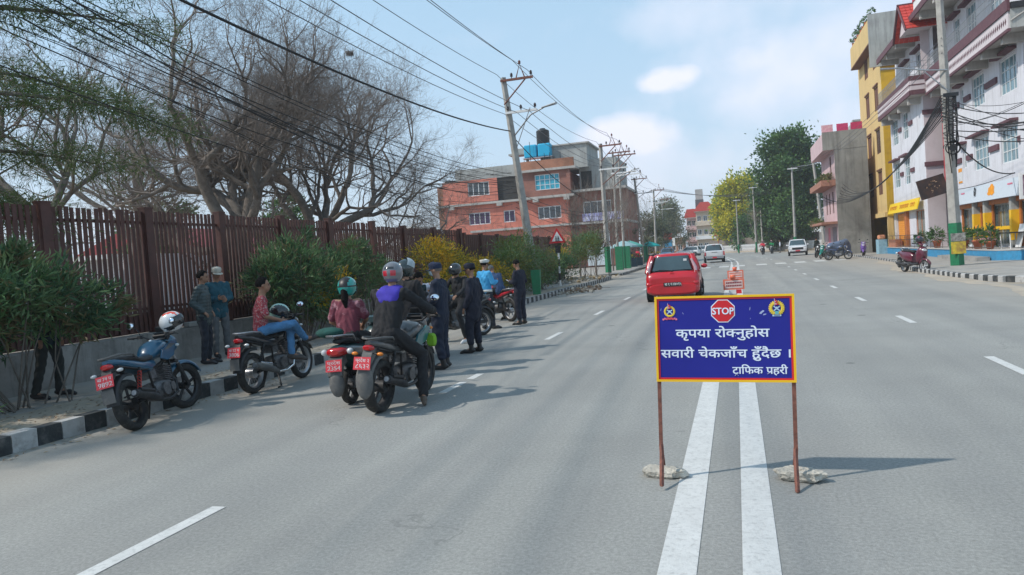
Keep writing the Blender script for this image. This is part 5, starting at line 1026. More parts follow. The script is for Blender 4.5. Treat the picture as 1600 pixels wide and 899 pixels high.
bare_tree('slender bare tree leaning left of the great tree behind the fence', (-15.6, 14.2, .28), ([(0, 0, -.1), (-.1, .1, 1.2), (-.35, .0, 2.3), (-.7, -.1, 3.2)], [.26, .21, .19, .17]),
    [((-.65, -.1, 3.1), dir_(200, 52), 2.7, .13), ((-.5, 0, 2.8), dir_(250, 30), 2.6, .11), ((-.6, -.1, 3.0), dir_(80, 55), 2.6, .12), ((-.4, 0, 2.5), dir_(160, 20), 2.4, .09), ((-.6, 0, 2.9), dir_(10, 60), 2.1, .09)], 61, 6, upb=.04, ls=.85, spread=(24, 56), spray=2)
bare_tree('bare tree standing farther off behind the two great ones', (-26, 27, .28), ([(0, 0, -.1), (0, 0, 2.0), (.2, .1, 3.6)], [.4, .32, .28]),
    [((.1, 0, 3.4), dir_(90, 60), 3.4, .2), ((.1, 0, 3.2), dir_(200, 50), 3.2, .18), ((.1, 0, 3.3), dir_(330, 55), 3.2, .18), ((.1, 0, 3.0), dir_(140, 30), 3.2, .15)], 81, 6, upb=.07, ls=.72, spray=1)
bare_tree('low scrubby bare tree in front of the orange building', (-19, 42, .28), ([(0, 0, -.1), (0, 0, 1.0), (.1, 0, 1.7)], [.2, .16, .14]),
    [((0, 0, 1.5), dir_(90 + i * 72, 35), 2.6, .1) for i in range(5)], 91, 6, upb=.02, droop=.2, ls=.55)
# nest
nb = MB(); rn = random.Random(3)
for i in range(160):
    a = rn.random() * 6.28; e = rn.gauss(0, .5); q = rn.uniform(.05, .17); p = Vector((q * math.cos(a), q * math.sin(a), .07 * e)); d = Vector((-math.sin(a), math.cos(a), rn.gauss(0, .6))) * rn.uniform(.06, .16); nb.tube([p - d, p + d], .005, 3)
_tc = [o for o in COL.objects if o.name.startswith('crown') and o.parent and o.parent.name.startswith('bare_tree')][:4]; _ry = ray(546, 82).normalized(); _best = None
for o in _tc:
    for v in list(o.data.vertices)[::7]:
        q = Vector(o.parent.location) + v.co - Vector((0, 0, 1.7)); dd = (q - _ry * q.dot(_ry)).length
        if _best is None or dd < _best[0]: _best = (dd, q + Vector((0, 0, 1.7)))
tag(nb.build('bird_nest', TWIG, None, loc=_best[1]), 'dark twig nest high in the right hand bare tree crown', 'nest')
# feathery tree whose boughs hang into the upper left corner
rt = thing('feathery_tree', 'feathery green tree whose boughs hang in from the upper left edge', 'tree', (-11.9, 5.6, .28))
t = MB(); t.tube([(0, 0, -.1), (-.1, .1, 2.2), (.0, .1, 4.4), (.2, .2, 6.4), (.2, .5, 8.4)], [.26, .21, .17, .12, .05], 12); t.build('trunk', BARK, rt)
lm = MB(); fo = MB(); rn = random.Random(9)
for (o_, az, el, L_) in (((.0, .1, 3.3), 76, 16, 5.0), ((.1, .1, 4.0), 66, 14, 5.4), ((.1, .2, 4.6), 84, 16, 5.2), ((.2, .2, 5.0), 62, 18, 5.4), ((-.1, .1, 2.6), 80, 12, 3.9), ((0, .1, 3.0), 94, 9, 3.6), ((.1, .1, 3.9), 98, 16, 4.4), ((.2, .2, 5.6), 74, 20, 4.6), ((.1, .2, 6.5), 250, 20, 3), ((.2, .4, 7.8), 120, 50, 2.4)):
    p = Vector(o_); d = Vector(dir_(az, el)); pts = [p.copy()]
    for i in range(7):
        d = (d + Vector((rn.gauss(0, .07), rn.gauss(0, .07), -.05))).normalized(); p = p + d * L_ / 7; pts.append(p.copy())
        if i >= 1:
            for s_ in range(4):
                dd = (d + Vector((rn.gauss(0, .6), rn.gauss(0, .6), rn.gauss(-.05, .3)))).normalized(); q = p + dd * rn.uniform(.5, 1.0) * (.5 + .1 * L_); lm.tube([p, (p + q) / 2 + Vector((0, 0, .05)), q], [.010, .006, .003], 3, False)
                for u in range(5):
                    m_ = p.lerp(q, .3 + .18 * u); leaf_cloud(fo, 46, m_, (.26, .26, .13), .13, 3, rn.randrange(10**6), .10, -.2, .1, clumps=3, cs=.7)
    lm.tube(pts, [.07 * (1 - i / 8.5) for i in range(8)], 6, False)
lm.build('limbs', BARK, rt); fo.build('crown', FEA, rt)
# leafy screens seen through and over the fence
def leafy_tree(label, base, h, lobes, n, size, mats, seed, trunk=.25, group=None, ar=.55, cs=.2, name='leafy_tree', lean=0):
    rt = thing(name, label, 'tree', base, 0, group); t = MB(); c0 = lobes[0][0]; t.tube([(0, 0, -.1), (c0[0] * .2, c0[1] * .2, h * .3), (c0[0] * .6, c0[1] * .6, h * .6), (c0[0], c0[1], h * .85)], [trunk, trunk * .8, trunk * .5, trunk * .15], 9)
    rn = random.Random(seed)
    for i, (c_, r_) in enumerate(lobes): m_ = Vector((c_[0] * .3, c_[1] * .3, h * .35)); t.tube([m_, (m_ + Vector(c_)) / 2 + Vector((0, 0, -.3)), Vector(c_)], [trunk * .4, trunk * .25, trunk * .08], 6, False)
    t.build('trunk', BARK, rt); mb = MB(); tot = sum(l[1][0] * l[1][2] for l in lobes)
    for i, (c_, r_) in enumerate(lobes): leaf_cloud(mb, int(n * r_[0] * r_[2] / tot), c_, r_, size, len(mats), seed + i, ar, .1, .25, cs=cs)
    mb.build('crown', mats, rt); return rt
def lobes(seed, w_, h0, h1, k, rx):
    rn = random.Random(seed); out = []
    for i in range(k):
        f = (i + .5) / k; z = h0 + (h1 - h0) * f; ww = w_ * math.sin(math.pi * min(.97, .25 + .68 * f)) ** .6; a = rn.random() * 6.28; q = rn.random() ** .5 * .75
        out.append(((ww * q * math.cos(a), ww * q * math.sin(a), z), (rx * rn.uniform(.75, 1.2), rx * rn.uniform(.75, 1.2), rx * rn.uniform(.6, .95))))
    return out
leafy_tree('green round treetop showing between the bare limbs', (-27, 40, .28), 6.2, lobes(4, 1.8, 3.2, 5.6, 8, 1.2), 4500, .22, DGR, 71)
leafy_tree('dim olive treetop showing left of the great trunk', (-30, 33, .28), 5.4, lobes(5, 2.2, 2.6, 5.0, 8, 1.4), 4500, .22, [OLV[0], DGR[0], OLV[1]], 72)
# street trees along the left beyond the sheet fence
def Pg(px, Y): return gp(px, 400, 0) if False else Vector((ax(px, 395, 1).x * 0 + ay(px, 395, Y).x, Y, 0))
for i, (px, Y, h, n_, lab) in enumerate(((993, 96, 7.2, 2600, 'olive casuarina beside the leaning far pole'), (1012, 112, 7.6, 3000, 'feathery casuarina row tree behind the grey poles'), (1028, 128, 9.0, 3000, 'tall olive tree before the far buildings'), (1052, 165, 13.5, 5200, 'tall hazy olive tree left of the far red roofed house'), (1041, 190, 15, 4200, 'farthest hazy tree at the end of the left row'), (975, 84, 5.6, 2200, 'young casuarina by the green painted pole bases'))):
    leafy_tree(lab, (ay(px, 395, Y).x, Y, 0), h, lobes(20 + i, h * .22, h * .25, h * .86, 9, h * .15), n_, .12 + Y * .0022, OLV, 200 + i, .16, 'street trees on the left', .35, .3)
for i, (px, Y, h) in enumerate(((905, 47, 5.2), (930, 50, 6.2), (946, 56, 6.6), (957, 60, 6.4), (985, 72, 7.0), (1005, 80, 6.5))):
    bare_tree(('thin leafless street tree by the driveway', 'thin leafless street tree right of the trimmed dark shrub', 'thin leafless street tree against the brick facade', 'thin leafless street tree between the clustered poles', 'thin leafless street tree past the parasols', 'farthest thin leafless street tree on the left')[i], (ay(px, 400, Y).x, Y, .1), ([(0, 0, 0), (.04, 0, 1.1), (0, .03, 2.1)], [.07, .055, .045]),
        [((0, .02, 1.9), dir_(random.uniform(0, 360), 68), h * .26, .04), ((0, .02, 1.5), dir_(random.uniform(0, 360), 60), h * .24, .035), ((0, .03, 2.0), dir_(random.uniform(0, 360), 78), h * .28, .04)], 300 + i, 4, 'leafless street trees', upb=.14, kink=.12, minr=.006)
bush('dark clipped brown shrub ball between the street tree stems', (ay(927, 400, 52).x, 52, .1), [((0, 0, 2.3), (.9, .9, .9))], 2600, .16, [OLE[3], leafm('dark brown leaf', (.06, .03, .02))], 33, .35, 7, name='brown_shrub')
# the big dark tree and the yellow-green trees across the bend, hazy ones behind
leafy_tree('huge dark green tree behind the pink house', (ay(1241, 380, 112).x, 112, 0), 17.5, lobes(31, 5.0, 3.6, 15.3, 38, 2.2), 40000, .42, DGR, 401, .7, None, .6, .26)
leafy_tree('dark green understorey tree behind the picket fence, left of the huge tree', (ay(1205, 380, 120).x, 120, 0), 8, lobes(32, 3.0, 2.0, 7.5, 10, 1.9), 9000, .42, DGR[:2] + [OLV[2]], 402, .3, None, .6, .26)
leafy_tree('bright yellow green tree beside the huge dark tree', (ay(1157, 380, 145).x, 145, 0), 13.5, lobes(33, 4.1, 4.0, 12.6, 22, 2.2), 19000, .45, YGR, 403, .4, None, .6, .28)
leafy_tree('second lime tinted tree nearest the far red roofs', (ay(1141, 380, 158).x, 158, 0), 11.5, lobes(34, 2.4, 4, 11, 12, 2.2), 9000, .45, YGR, 404, .35, None, .6, .28)
leafy_tree('small dark tree below the yellow green crown', (ay(1168, 380, 138).x, 138, 0), 6, lobes(35, 2.6, 1.6, 5.6, 8, 1.8), 4500, .42, DGR, 405, .25, None, .6, .28)
tw = branching((ay(1183, 380, 100).x, 112, .1), [(dir_(80, 85), 2.5, .12)], 77, 5); b = MB(); b.add(tw[0].v, tw[0].f, True); b.add(tw[1].v, tw[1].f, True); tag(b.build('leafless_bush', TWIG), 'reddish leafless bush before the huge dark tree', 'bush')
# ------------------------------------------------------------------ buildings
PLW_ = mat('white plaster', (.66, .66, .70), rough=.9, scale=.7, var=.04, bump=.15, bscale=30, streak=((.36, .35, .36), .55), dirt=((.42, .41, .42), 1.1, .45)); PLB = mat('pale beige plaster', (.55, .50, .45), rough=.9, scale=.8, var=.06, dirt=((.4, .36, .32), 1.4, .4))
PLPK = mat('pale pink plaster', (.58, .51, .52), rough=.9, scale=.8, var=.06, dirt=((.38, .3, .3), 1.4, .4)); YPL = mat('ochre yellow plaster', (.64, .46, .20), rough=.9, scale=.6, var=.06, dirt=((.48, .34, .15), 1.2, .5), streak=((.36, .26, .13), .5)); YPD = mat('deep yellow plaster', (.55, .36, .03), rough=.9, scale=.8, var=.12, dirt=((.3, .2, .05), 1.5, .6))
GCON = mat('bare grey cement render', (.27, .265, .245), rough=.95, scale=.35, var=.22, bump=.5, bscale=12, dirt=((.13, .125, .115), .55, .85), streak=((.11, .10, .095), .75)); GCOL = mat('light cement render', (.38, .39, .37), rough=.95, scale=.5, var=.14, bump=.4, bscale=14, dirt=((.24, .24, .23), .8, .7), streak=((.18, .175, .165), .7))
PINKW = mat('pink wall paint', (.56, .41, .42), rough=.9, scale=.8, var=.1, dirt=((.4, .2, .2), 1.2, .5)); ORW = mat('salmon orange wall paint', (.60, .20, .14), rough=.9, scale=.5, var=.1, dirt=((.34, .10, .065), .9, .6), streak=((.26, .1, .08), .45)); SOFF = mat('soffit concrete', (.44, .42, .39), rough=.95, scale=1, var=.1, dirt=((.3, .28, .25), 1.5, .5), streak=((.22, .2, .18), .5))
REDC = mat('red painted column', (.42, .035, .045), rough=.6, var=.1); TILE = mat('red roof tile', (.50, .05, .035), rough=.6, var=.18, scale=4); BRN = mat('brown shutter wood', (.16, .075, .045), rough=.8, var=.2, dirt=((.08, .04, .025), 6, .5)); ORS = mat('orange roller shutter', (.80, .30, .02), rough=.5, var=.05); ORF = mat('orange brown frame', (.45, .14, .03), rough=.6, var=.15)
YB = mat('yellow signboard vinyl', (.82, .55, .0), rough=.5, var=.04); OLT = mat('orange sign lettering', (.70, .30, .01), rough=.6); BLP = mat('blue platform paint', (.035, .24, .44), rough=.8, var=.14, dirt=((.1, .2, .28), 2, .6)); SIGNW = mat('pale signboard', (.58, .64, .70), rough=.5, var=.03); INT = mat('painted room shade', (.035, .033, .03), rough=.9)  # INT: near-black tone that paints the shade of unlit rooms
TERR = mat('terracotta pot', (.45, .13, .06), rough=.8, var=.15, dirt=((.3, .1, .06), 8, .4)); CURT = mat('pale curtain', (.38, .37, .33), rough=.9, var=.15, scale=3); FRW = mat('white window frame', (.68, .70, .70), rough=.5, var=.03); GLB = mat('bluish reflecting glass', (.12, .22, .26), rough=.06, spec=1.0, var=.35, scale=.9)
def brickmat(name, c1, c2, mortar, sc_=1.0, axis='x'):
    m = bpy.data.materials.new(name); m.use_nodes = True; n = m.node_tree.nodes; l = m.node_tree.links; b = n['Principled BSDF']; b.inputs['Roughness'].default_value = .92
    g_ = n.new('ShaderNodeNewGeometry'); s_ = n.new('ShaderNodeSeparateXYZ'); l.new(g_.outputs['Position'], s_.inputs[0]); c_ = n.new('ShaderNodeCombineXYZ')
    ad = n.new('ShaderNodeMath'); l.new(s_.outputs[0], ad.inputs[0]); l.new(s_.outputs[1], ad.inputs[1]); l.new(ad.outputs[0], c_.inputs[0]); l.new(s_.outputs[2], c_.inputs[1])
    t = n.new('ShaderNodeTexBrick'); t.inputs['Scale'].default_value = 1; t.inputs['Brick Width'].default_value = .24 * sc_; t.inputs['Row Height'].default_value = .075 * sc_; t.inputs['Mortar Size'].default_value = .009 * sc_; t.inputs['Color1'].default_value = (*c1, 1); t.inputs['Color2'].default_value = (*c2, 1); t.inputs['Mortar'].default_value = (*mortar, 1); l.new(c_.outputs[0], t.inputs['Vector'])
    z = n.new('ShaderNodeTexNoise'); z.inputs['Scale'].default_value = .6; z.inputs['Detail'].default_value = 6; l.new(g_.outputs['Position'], z.inputs['Vector']); r_ = n.new('ShaderNodeValToRGB'); r_.color_ramp.elements[0].color = (.62, .6, .58, 1); r_.color_ramp.elements[1].color = (1.15, 1.1, 1.1, 1); r_.color_ramp.elements[0].position = .3; r_.color_ramp.elements[1].position = .6; l.new(z.outputs[0], r_.inputs[0])
    x = n.new('ShaderNodeMixRGB'); x.blend_type = 'MULTIPLY'; x.inputs[0].default_value = 1; l.new(t.outputs[0], x.inputs[1]); l.new(r_.outputs[0], x.inputs[2]); l.new(x.outputs[0], b.inputs[0]); bp = n.new('ShaderNodeBump'); bp.inputs['Distance'].default_value = .01; bp.inputs['Strength'].default_value = .6; bp.invert = True; l.new(t.outputs['Fac'], bp.inputs['Height']); l.new(bp.outputs[0], b.inputs['Normal']); return m
BRK = brickmat('exposed red brick', (.33, .11, .07), (.25, .085, .06), (.24, .20, .17)); BRKO = brickmat('orange brick', (.42, .15, .07), (.36, .12, .06), (.35, .27, .2))
def FX_(X): return Matrix(((0, -1, 0, X), (1, 0, 0, 0), (0, 0, 1, 0), (0, 0, 0, 1)))      # facade facing the road: u = world Y, out = -X
def FY_(Y): return Matrix(((1, 0, 0, 0), (0, -1, 0, Y), (0, 0, 1, 0), (0, 0, 0, 1)))      # facade facing the camera: u = world X, out = -Y
def wall(par, M4, u0, u1, v0, v1, holes, m, depth=.18, name='wall', back=True):
    """wall sheet with real window openings: cells round the holes, reveals going in"""
    b = MB(); b.X = M4; us = sorted({u0, u1, *[min(max(h[i], u0), u1) for h in holes for i in (0, 1)]}); vs = sorted({v0, v1, *[min(max(h[i], v0), v1) for h in holes for i in (2, 3)]})
    for i in range(len(us) - 1):
        for j in range(len(vs) - 1):
            cu, cv = (us[i] + us[i + 1]) / 2, (vs[j] + vs[j + 1]) / 2
            if any(h[0] < cu < h[1] and h[2] < cv < h[3] for h in holes): continue
            b.add([(us[i], 0, vs[j]), (us[i + 1], 0, vs[j]), (us[i + 1], 0, vs[j + 1]), (us[i], 0, vs[j + 1])], [(0, 1, 2, 3)])
    for h in holes:
        a, c_, d, e = h[:4]; q = [(a, d), (c_, d), (c_, e), (a, e)]
        for k in range(4): (p0, z0), (p1, z1) = q[k], q[(k + 1) % 4]; b.add([(p0, 0, z0), (p1, 0, z1), (p1, -depth, z1), (p0, -depth, z0)], [(0, 1, 2, 3)])
    return b.build(name, m, par)
def win(par, M4, a, c_, d, e, nx=2, ny=1, fm=None, gm=None, rec=.10, fw=.05, bars=0, lintel=None, curtain=None, sill=None, name='window'):
    fm = fm or FRW; b = MB(); b.X = M4; y0, y1 = -rec - .03, -rec + .03
    b.bx(a, a + fw, y0, y1, d, e); b.bx(c_ - fw, c_, y0, y1, d, e); b.bx(a + fw, c_ - fw, y0, y1, d, d + fw); b.bx(a + fw, c_ - fw, y0, y1, e - fw, e)
    for i in range(1, nx): u = a + (c_ - a) * i / nx; b.bx(u - fw * .4, u + fw * .4, y0 + .004, y1 - .004, d + fw, e - fw)
    for j in range(1, ny): v = d + (e - d) * j / ny; b.bx(a + fw, c_ - fw, y0 + .008, y1 - .008, v - fw * .35, v + fw * .35)
    if bars:
        for i in range(1, bars): u = a + (c_ - a) * i / bars; b.bx(u - .008, u + .008, -.05, -.034, d, e)
        for j in range(1, 3): v = d + (e - d) * j / 3; b.bx(a, c_, -.055, -.04, v - .008, v + .008)
    w_ = b.build(name, fm, par)
    for i in range(nx):
        g_ = MB(); g_.X = M4; u0, u1 = a + (c_ - a) * i / nx, a + (c_ - a) * (i + 1) / nx; g_.bx(u0, u1, -rec - .012, -rec - .004, d, e); g_.build('pane', gm or GLASSD, w_)
    if curtain: g_ = MB(); g_.X = M4; n_ = 10; g_.add([(a + (c_ - a) * k / n_, -rec - .09 - .03 * (k % 2), z) for k in range(n_ + 1) for z in (d, e)], [(2 * k, 2 * k + 2, 2 * k + 3, 2 * k + 1) for k in range(n_)]); g_.build('curtain', curtain, w_)
    if lintel: g_ = MB(); g_.X = M4; g_.bx(a - .22, c_ + .22, .0, .34, e + .12, e + .24); g_.build('lintel', lintel, w_)
    if sill: g_ = MB(); g_.X = M4; g_.bx(a - .1, c_ + .1, .0, .12, d - .10, d - .02); g_.build('sill', sill, w_)
    return w_
def boxp(par, name, m, x0, x1, y0, y1, z0, z1, **k): b = MB(); b.bx(x0, x1, y0, y1, z0, z1); return b.build(name, m, par, **k)
def railing(par, pts, z0, z1, m, step=.14, rad=.012):
    b = MB()
    for p, q in zip(pts[:-1], pts[1:]):
        p, q = Vector(p), Vector(q); n_ = max(2, int((q - p).length / step))
        for z in (z1, z0 + .08, (z0 + z1) / 2 + .12): b.tube([(p.x, p.y, z), (q.x, q.y, z)], rad * 1.3, 5)
        for i in range(n_ + 1): r_ = p.lerp(q, i / n_); b.tube([(r_.x, r_.y, z0), (r_.x, r_.y, z1)], rad, 4, False)
    return b.build('railing', m, par)
# ---- white shop building on the right, nearer section
rt = thing('apartment_building', 'white four storey shop building with maroon bands, glazed shopfront and red column', 'building', (0, 0, 0)); F = FX_(12.5)
W1 = [(43.1, 45.5, 4.65, 6.3), (39.1, 41.3, 4.6, 6.25), (46.9, 47.5, 5.0, 6.2)]; W2 = [(43.4, 45.4, 7.95, 9.55), (38.9, 41.1, 7.8, 9.45), (46.9, 47.5, 8.2, 9.4)]; W3 = [(44.2, 45.8, 11.9, 13.4), (40.4, 42.2, 11.9, 13.5), (37.2, 38.8, 11.9, 13.5), (47, 48.2, 11.5, 13.4)]
SH = [(45.2, 48.2, .65, 2.75), (43.4, 44.8, .65, 2.75), (39.6, 43.0, .65, 2.75), (35.9, 39.2, .65, 2.75)]; WN = [(48.9, 50.1, 1.9, 3.2)]; ST = [(49.0, 50.0, 4.3, 6.2), (49.0, 50.0, 7.4, 9.4)]
wall(rt, F, 34, 50.6, .55, 14.2, W1 + W2 + W3 + SH + WN + ST, PLW_)
boxp(rt, 'room_shade', INT, 12.78, 13.2, 34.1, 50.5, .6, 14.1); boxp(rt, 'side_wall', PLW_, 12.52, 20, 33.9, 34.0, .0, 14.2); boxp(rt, 'roof_slab', SOFF, 10.7, 20, 41, 50.6, 14.2, 14.45); boxp(rt, 'body', PLW_, 13.2, 20, 34.0, 50.6, .0, 14.2)  # dark INT sheet behind the windows carries the room shade in its colour
boxp(rt, 'upper_floor', PLW_, 12.5, 20, 34, 50.6, 14.45, 17.5); boxp(rt, 'roof_trim', BRONZE, 10.62, 10.7, 41, 50.6, 14.15, 14.5)
for h in W1 + W2:
    nar = h[1] - h[0] < 1; win(rt, F, *h, nx=2 if nar else 4, ny=3, lintel=BRONZE, bars=0 if nar else 0, gm=GLB, fw=.06)
for h in W3: win(rt, F, *h, nx=3, ny=3, lintel=BRONZE, gm=GLB)
for h in ST: win(rt, F, *h, nx=1, ny=6, fw=.08, gm=GLASSD)
win(rt, F, *WN[0], nx=4, ny=2, fw=.06); b = MB(); b.X = F; b.bx(48.66, 48.9, .0, .08, 1.6, 3.4); b.bx(50.1, 50.34, .0, .08, 1.6, 3.4); b.bx(48.9, 50.1, .0, .08, 1.6, 1.86); b.build('window_surround', BRONZE, rt)
for a, c_, z in ((41.5, 42.9, 5.35), (45.7, 46.7, 5.35), (47.7, 48.9, 5.35), (36.4, 38.9, 5.35), (41.4, 43.1, 8.55), (45.6, 46.7, 8.55), (47.7, 48.8, 8.5), (36.2, 38.5, 8.6), (34.2, 36, 8.6)):
    b = MB(); b.X = F; b.bx(a, c_, .002, .09, z, z + .28); b.build('string_band', BRONZE, rt)
boxp(rt, 'corner_pilaster', PLW_, 12.36, 12.5, 37.6, 38.3, 3.9, 9.9)
for k, z in enumerate((4.1, 7.3, 10.4)): boxp(rt, 'red_column', REDC, 12.3, 12.62, 50.35, 50.7, z, z + 3.15)
# balcony of the near section: soffit, patterned fascia, brackets, railing
boxp(rt, 'balcony_slab', SOFF, 11.5, 12.5, 36.3, 50.3, 9.95, 10.1); boxp(rt, 'balcony_fascia', mat('pink white fascia', (.62, .56, .57), rough=.9, var=.05), 11.44, 11.5, 36.3, 50.3, 9.9, 10.62); boxp(rt, 'balcony_band', BRONZE, 11.38, 11.5, 36.2, 50.3, 10.63, 11.12); boxp(rt, 'balcony_lip', BRONZE, 11.38, 11.5, 36.2, 50.3, 9.78, 9.895)
b = MB()
for i in range(56):
    y = 36.5 + i * .245; b.add([(11.435, y, 10.26), (11.435, y + .10, 10.42), (11.435, y + .2, 10.26), (11.435, y + .10, 10.10)], [(0, 1, 2, 3)])
b.build('fascia_ornament', BRONZE, rt)
boxp(rt, 'balcony_end', GCOL, 11.5, 14.5, 36.2, 36.3, 9.9, 10.7); boxp(rt, 'balcony_end_band', BLACKM, 11.5, 14.5, 36.1, 36.3, 10.7, 10.95)
b = MB(); b.tube([(11.5 + .5 * i, 36.17, 10.2 + .3 * (i % 2)) for i in range(7)], .03, 5); b.build('zigzag_ornament', SOFF, rt)
for y in (37.4, 40.2, 42.6, 45.9, 49.6): boxp(rt, 'bracket', SOFF, 11.56, 12.5, y, y + .3, 9.55, 9.95)
railing(rt, [(11.55, 50.2, 0), (11.55, 36.3, 0), (14.5, 36.3, 0)], 11.12, 12.0, mat('grey railing', (.3, .31, .32), rough=.5, metal=.5), .16)
for y in range(42, 50, 3): boxp(rt, 'roof_beam', SOFF, 10.8, 12.5, y, y + .3, 13.8, 14.2)
# shopfront
b = MB(); b.X = F; b.prism([(-.5, 2.98), (-.42, 2.98), (-.30, 3.80), (-.38, 3.80)], 38.1, 48.6, 'x'); b.v = [((F @ Vector((0, 0, 0))).x - (.35 - 0) + 0 * p[0] + (p[0] - 12.5) * 0 + (0.08 if p[2] > 3.4 else 0) * 0, p[1], p[2]) for p in b.v] if False else b.v
b = MB(); b.prism([(12.02, 2.95), (12.10, 2.95), (12.22, 3.78), (12.14, 3.78)], 38.0, 48.6, 'y'); sg = b.build('shop_sign', SIGNW, rt)
def TY(x, y, z): return Matrix(((0, 0, -1, x), (-1, 0, 0, y), (0, 1, 0, z), (0, 0, 0, 1)))      # lettering read from the road
b = MB(); rn = random.Random(4)
for cy, cz, r_ in ((41.6, 3.42, .42), (47.9, 3.4, .36)):
    pl = []; n_ = 26
    for i in range(n_): a = 2 * math.pi * i / n_; q = r_ * (1 + .22 * rn.uniform(-1, 1)); pl.append((cy + q * 1.25 * math.cos(a), cz + q * .62 * math.sin(a)))
    x_ = 12.03 + .0; b.add([(x_ + .145 * (z - 2.95) - .02, y, z) for y, z in pl], [tuple(range(n_))])
b.build('sign_emblem', mat('orange emblem', (.80, .30, .0), rough=.6, var=.15), sg)
b = MB(); b.ring((12.07, 44.1, 3.4), (1, 0, 0), 0, [(.13, -.012), (.17, -.012), (.17, .012), (.13, .012)], 20, False); b.v = [(p[0], 44.1 + (p[1] - 44.1) * .8, 3.4 + (p[2] - 3.4) * 1.9) for p in b.v]; b.bx(12.03, 12.05, 44.02, 44.06, 3.28, 3.5); b.bx(12.03, 12.05, 44.14, 44.18, 3.3, 3.55); b.build('sign_monogram', BLACKM, sg)
b = MB(); rn = random.Random(6)
for cy in (46.6, 39.3):
    for j in range(3):
        for i in range(7 - j): b.bx(12.045 + .1 * (3 - j) / 3, 12.055 + .1 * (3 - j) / 3, cy - .13 * i, cy - .13 * i - .09, 3.22 + .14 * j, 3.29 + .14 * j)
b.build('sign_small_print', PINKV, sg)
boxp(rt, 'shop_header', ORF, 12.38, 12.5, 38.0, 48.5, 2.72, 2.95)
for y in (45.0, 43.2, 39.4): q = boxp(rt, 'shop_pillar', GCOL, 12.18, 12.5, y - .14, y + .14, .6, 2.95); boxp(q, 'yellow_wrap', YEL, 12.165, 12.5, y - .155, y + .12, .95, 2.35)
for h in SH:
    n_ = max(1, int((h[1] - h[0]) / 1.05)); w_ = win(rt, F, *h, nx=n_, ny=1, fm=mat('grey door frame', (.42, .43, .40), rough=.5, metal=.3) if h[0] < 44.9 and h[1] > 42 and n_ > 1 else mat('silver door frame', (.45, .47, .46), rough=.5), rec=.12, fw=.09, gm=mat('shop glass', (.10, .13, .12), rough=.08, var=.4, scale=1.5, spec=.9), name='shop_window')
    b = MB(); b.X = F; b.bx(h[0], h[1], -.075, -.07, 1.45, 1.62); b.build('yellow_strip', YEL, w_)
    for u in (h[0], h[1]): b = MB(); b.X = F; b.bx(u - .18 if u == h[1] else u, u if u == h[1] else u + .18, -.05, .03, .65, 2.72); b.build('orange_jamb', ORF, rt)
boxp(rt, 'orange_notice', ORS, 12.0, 12.04, 43.55, 44.05, .62, 1.75)
b = MB(); b.X = F; b.bx(47.7, 48.5, .002, .02, 4.2, 5.1); nb_ = b.build('wall_notice', mat('white notice', (.62, .62, .62), rough=.6), rt); b = MB(); b.X = F; b.bx(47.75, 48.45, .021, .026, 4.85, 5.05); b.bx(47.75, 48.45, .021, .026, 4.22, 4.32); b.build('notice_print', ORS, nb_)
q = thing('hanging_signboard', 'white edged dark signboard at the right edge of the shop row', 'sign'); boxp(q, 'board', WHITEP, 12.0, 12.9, 37.5, 37.62, 2.75, 3.9); boxp(q, 'print', mat('dark purple print', (.05, .02, .05), rough=.5, col2=(.3, .2, .25), scale=4), 12.12, 12.8, 37.47, 37.5, 2.9, 3.8)
# ---- platform in front of the shops
pf = thing('shop_platform', 'raised tiled shop platform with a bright blue painted edge', 'platform'); b = MB(); b.prism([(11.0, 37.5), (13, 34), (13, 64), (11.0, 64), (10.95, 60), (10.95, 45)], .08, .55, 'z'); b.build('plinth', BLP, pf)
b = MB(); b.prism([(10.98, 37.5), (13, 33.9), (13.6, 33.9), (13.6, 64), (10.98, 64), (10.9, 60), (10.9, 45)], .551, .60, 'z'); b.build('deck', mat('pale deck tiles', (.45, .44, .42), rough=.6, scale=2, var=.08, dirt=((.3, .28, .25), 2, .5)), pf)
b = MB(); b.bx(10.4, 10.94, 38.2, 45, .1, .28); b.build('step', CONC, pf)
rl = railing(pf, [(11.1, 62, 0), (11.1, 38.5, 0)], .6, 1.42, mat('thin brown railing', (.12, .09, .07), rough=.7), 1.35, .014)
for i, (y, s_, k) in enumerate(((52.3, 1.0, 0), (48.6, 1.15, 1), (44.6, 1, 2), (43.2, 1.1, 3), (41.0, 1.15, 4), (39.2, 1.0, 5))):
    pt = thing('potted_plant', ('potted plant nearest the orange shutter on the blue platform', 'tall potted plant left of the green banded pole', 'potted plant just right of the green banded pole', 'bushy potted plant second right of the green banded pole', 'squat potted plant before the pink flowered glass', 'rightmost potted plant on the blue platform')[i], 'potted plant', (11.25, y, .6), 0, 'potted plants along the platform')
    b = MB(); b.ring((0, 0, 0), (0, 0, 1), 0, [(.001, 0), (.13 * s_, 0), (.19 * s_, .30 * s_), (.215 * s_, .30 * s_), (.215 * s_, .37 * s_), (.18 * s_, .37 * s_), (.17 * s_, .32 * s_), (.001, .32 * s_)], 18); b.build('pot', TERR, pt)
    b = MB(); leaf_cloud(b, 260, (0, 0, .62 * s_), (.26 * s_, .26 * s_, (.3 if k != 4 else .12) * s_), .20, 3, 500 + i, .3, .4, .2, clumps=8, cs=.4); b.build('foliage', DGR, pt)
    b = MB(); b.tube([(0, 0, .3), (.02, 0, .6 * s_)], .015, 5); b.build('stem', BARK, pt)
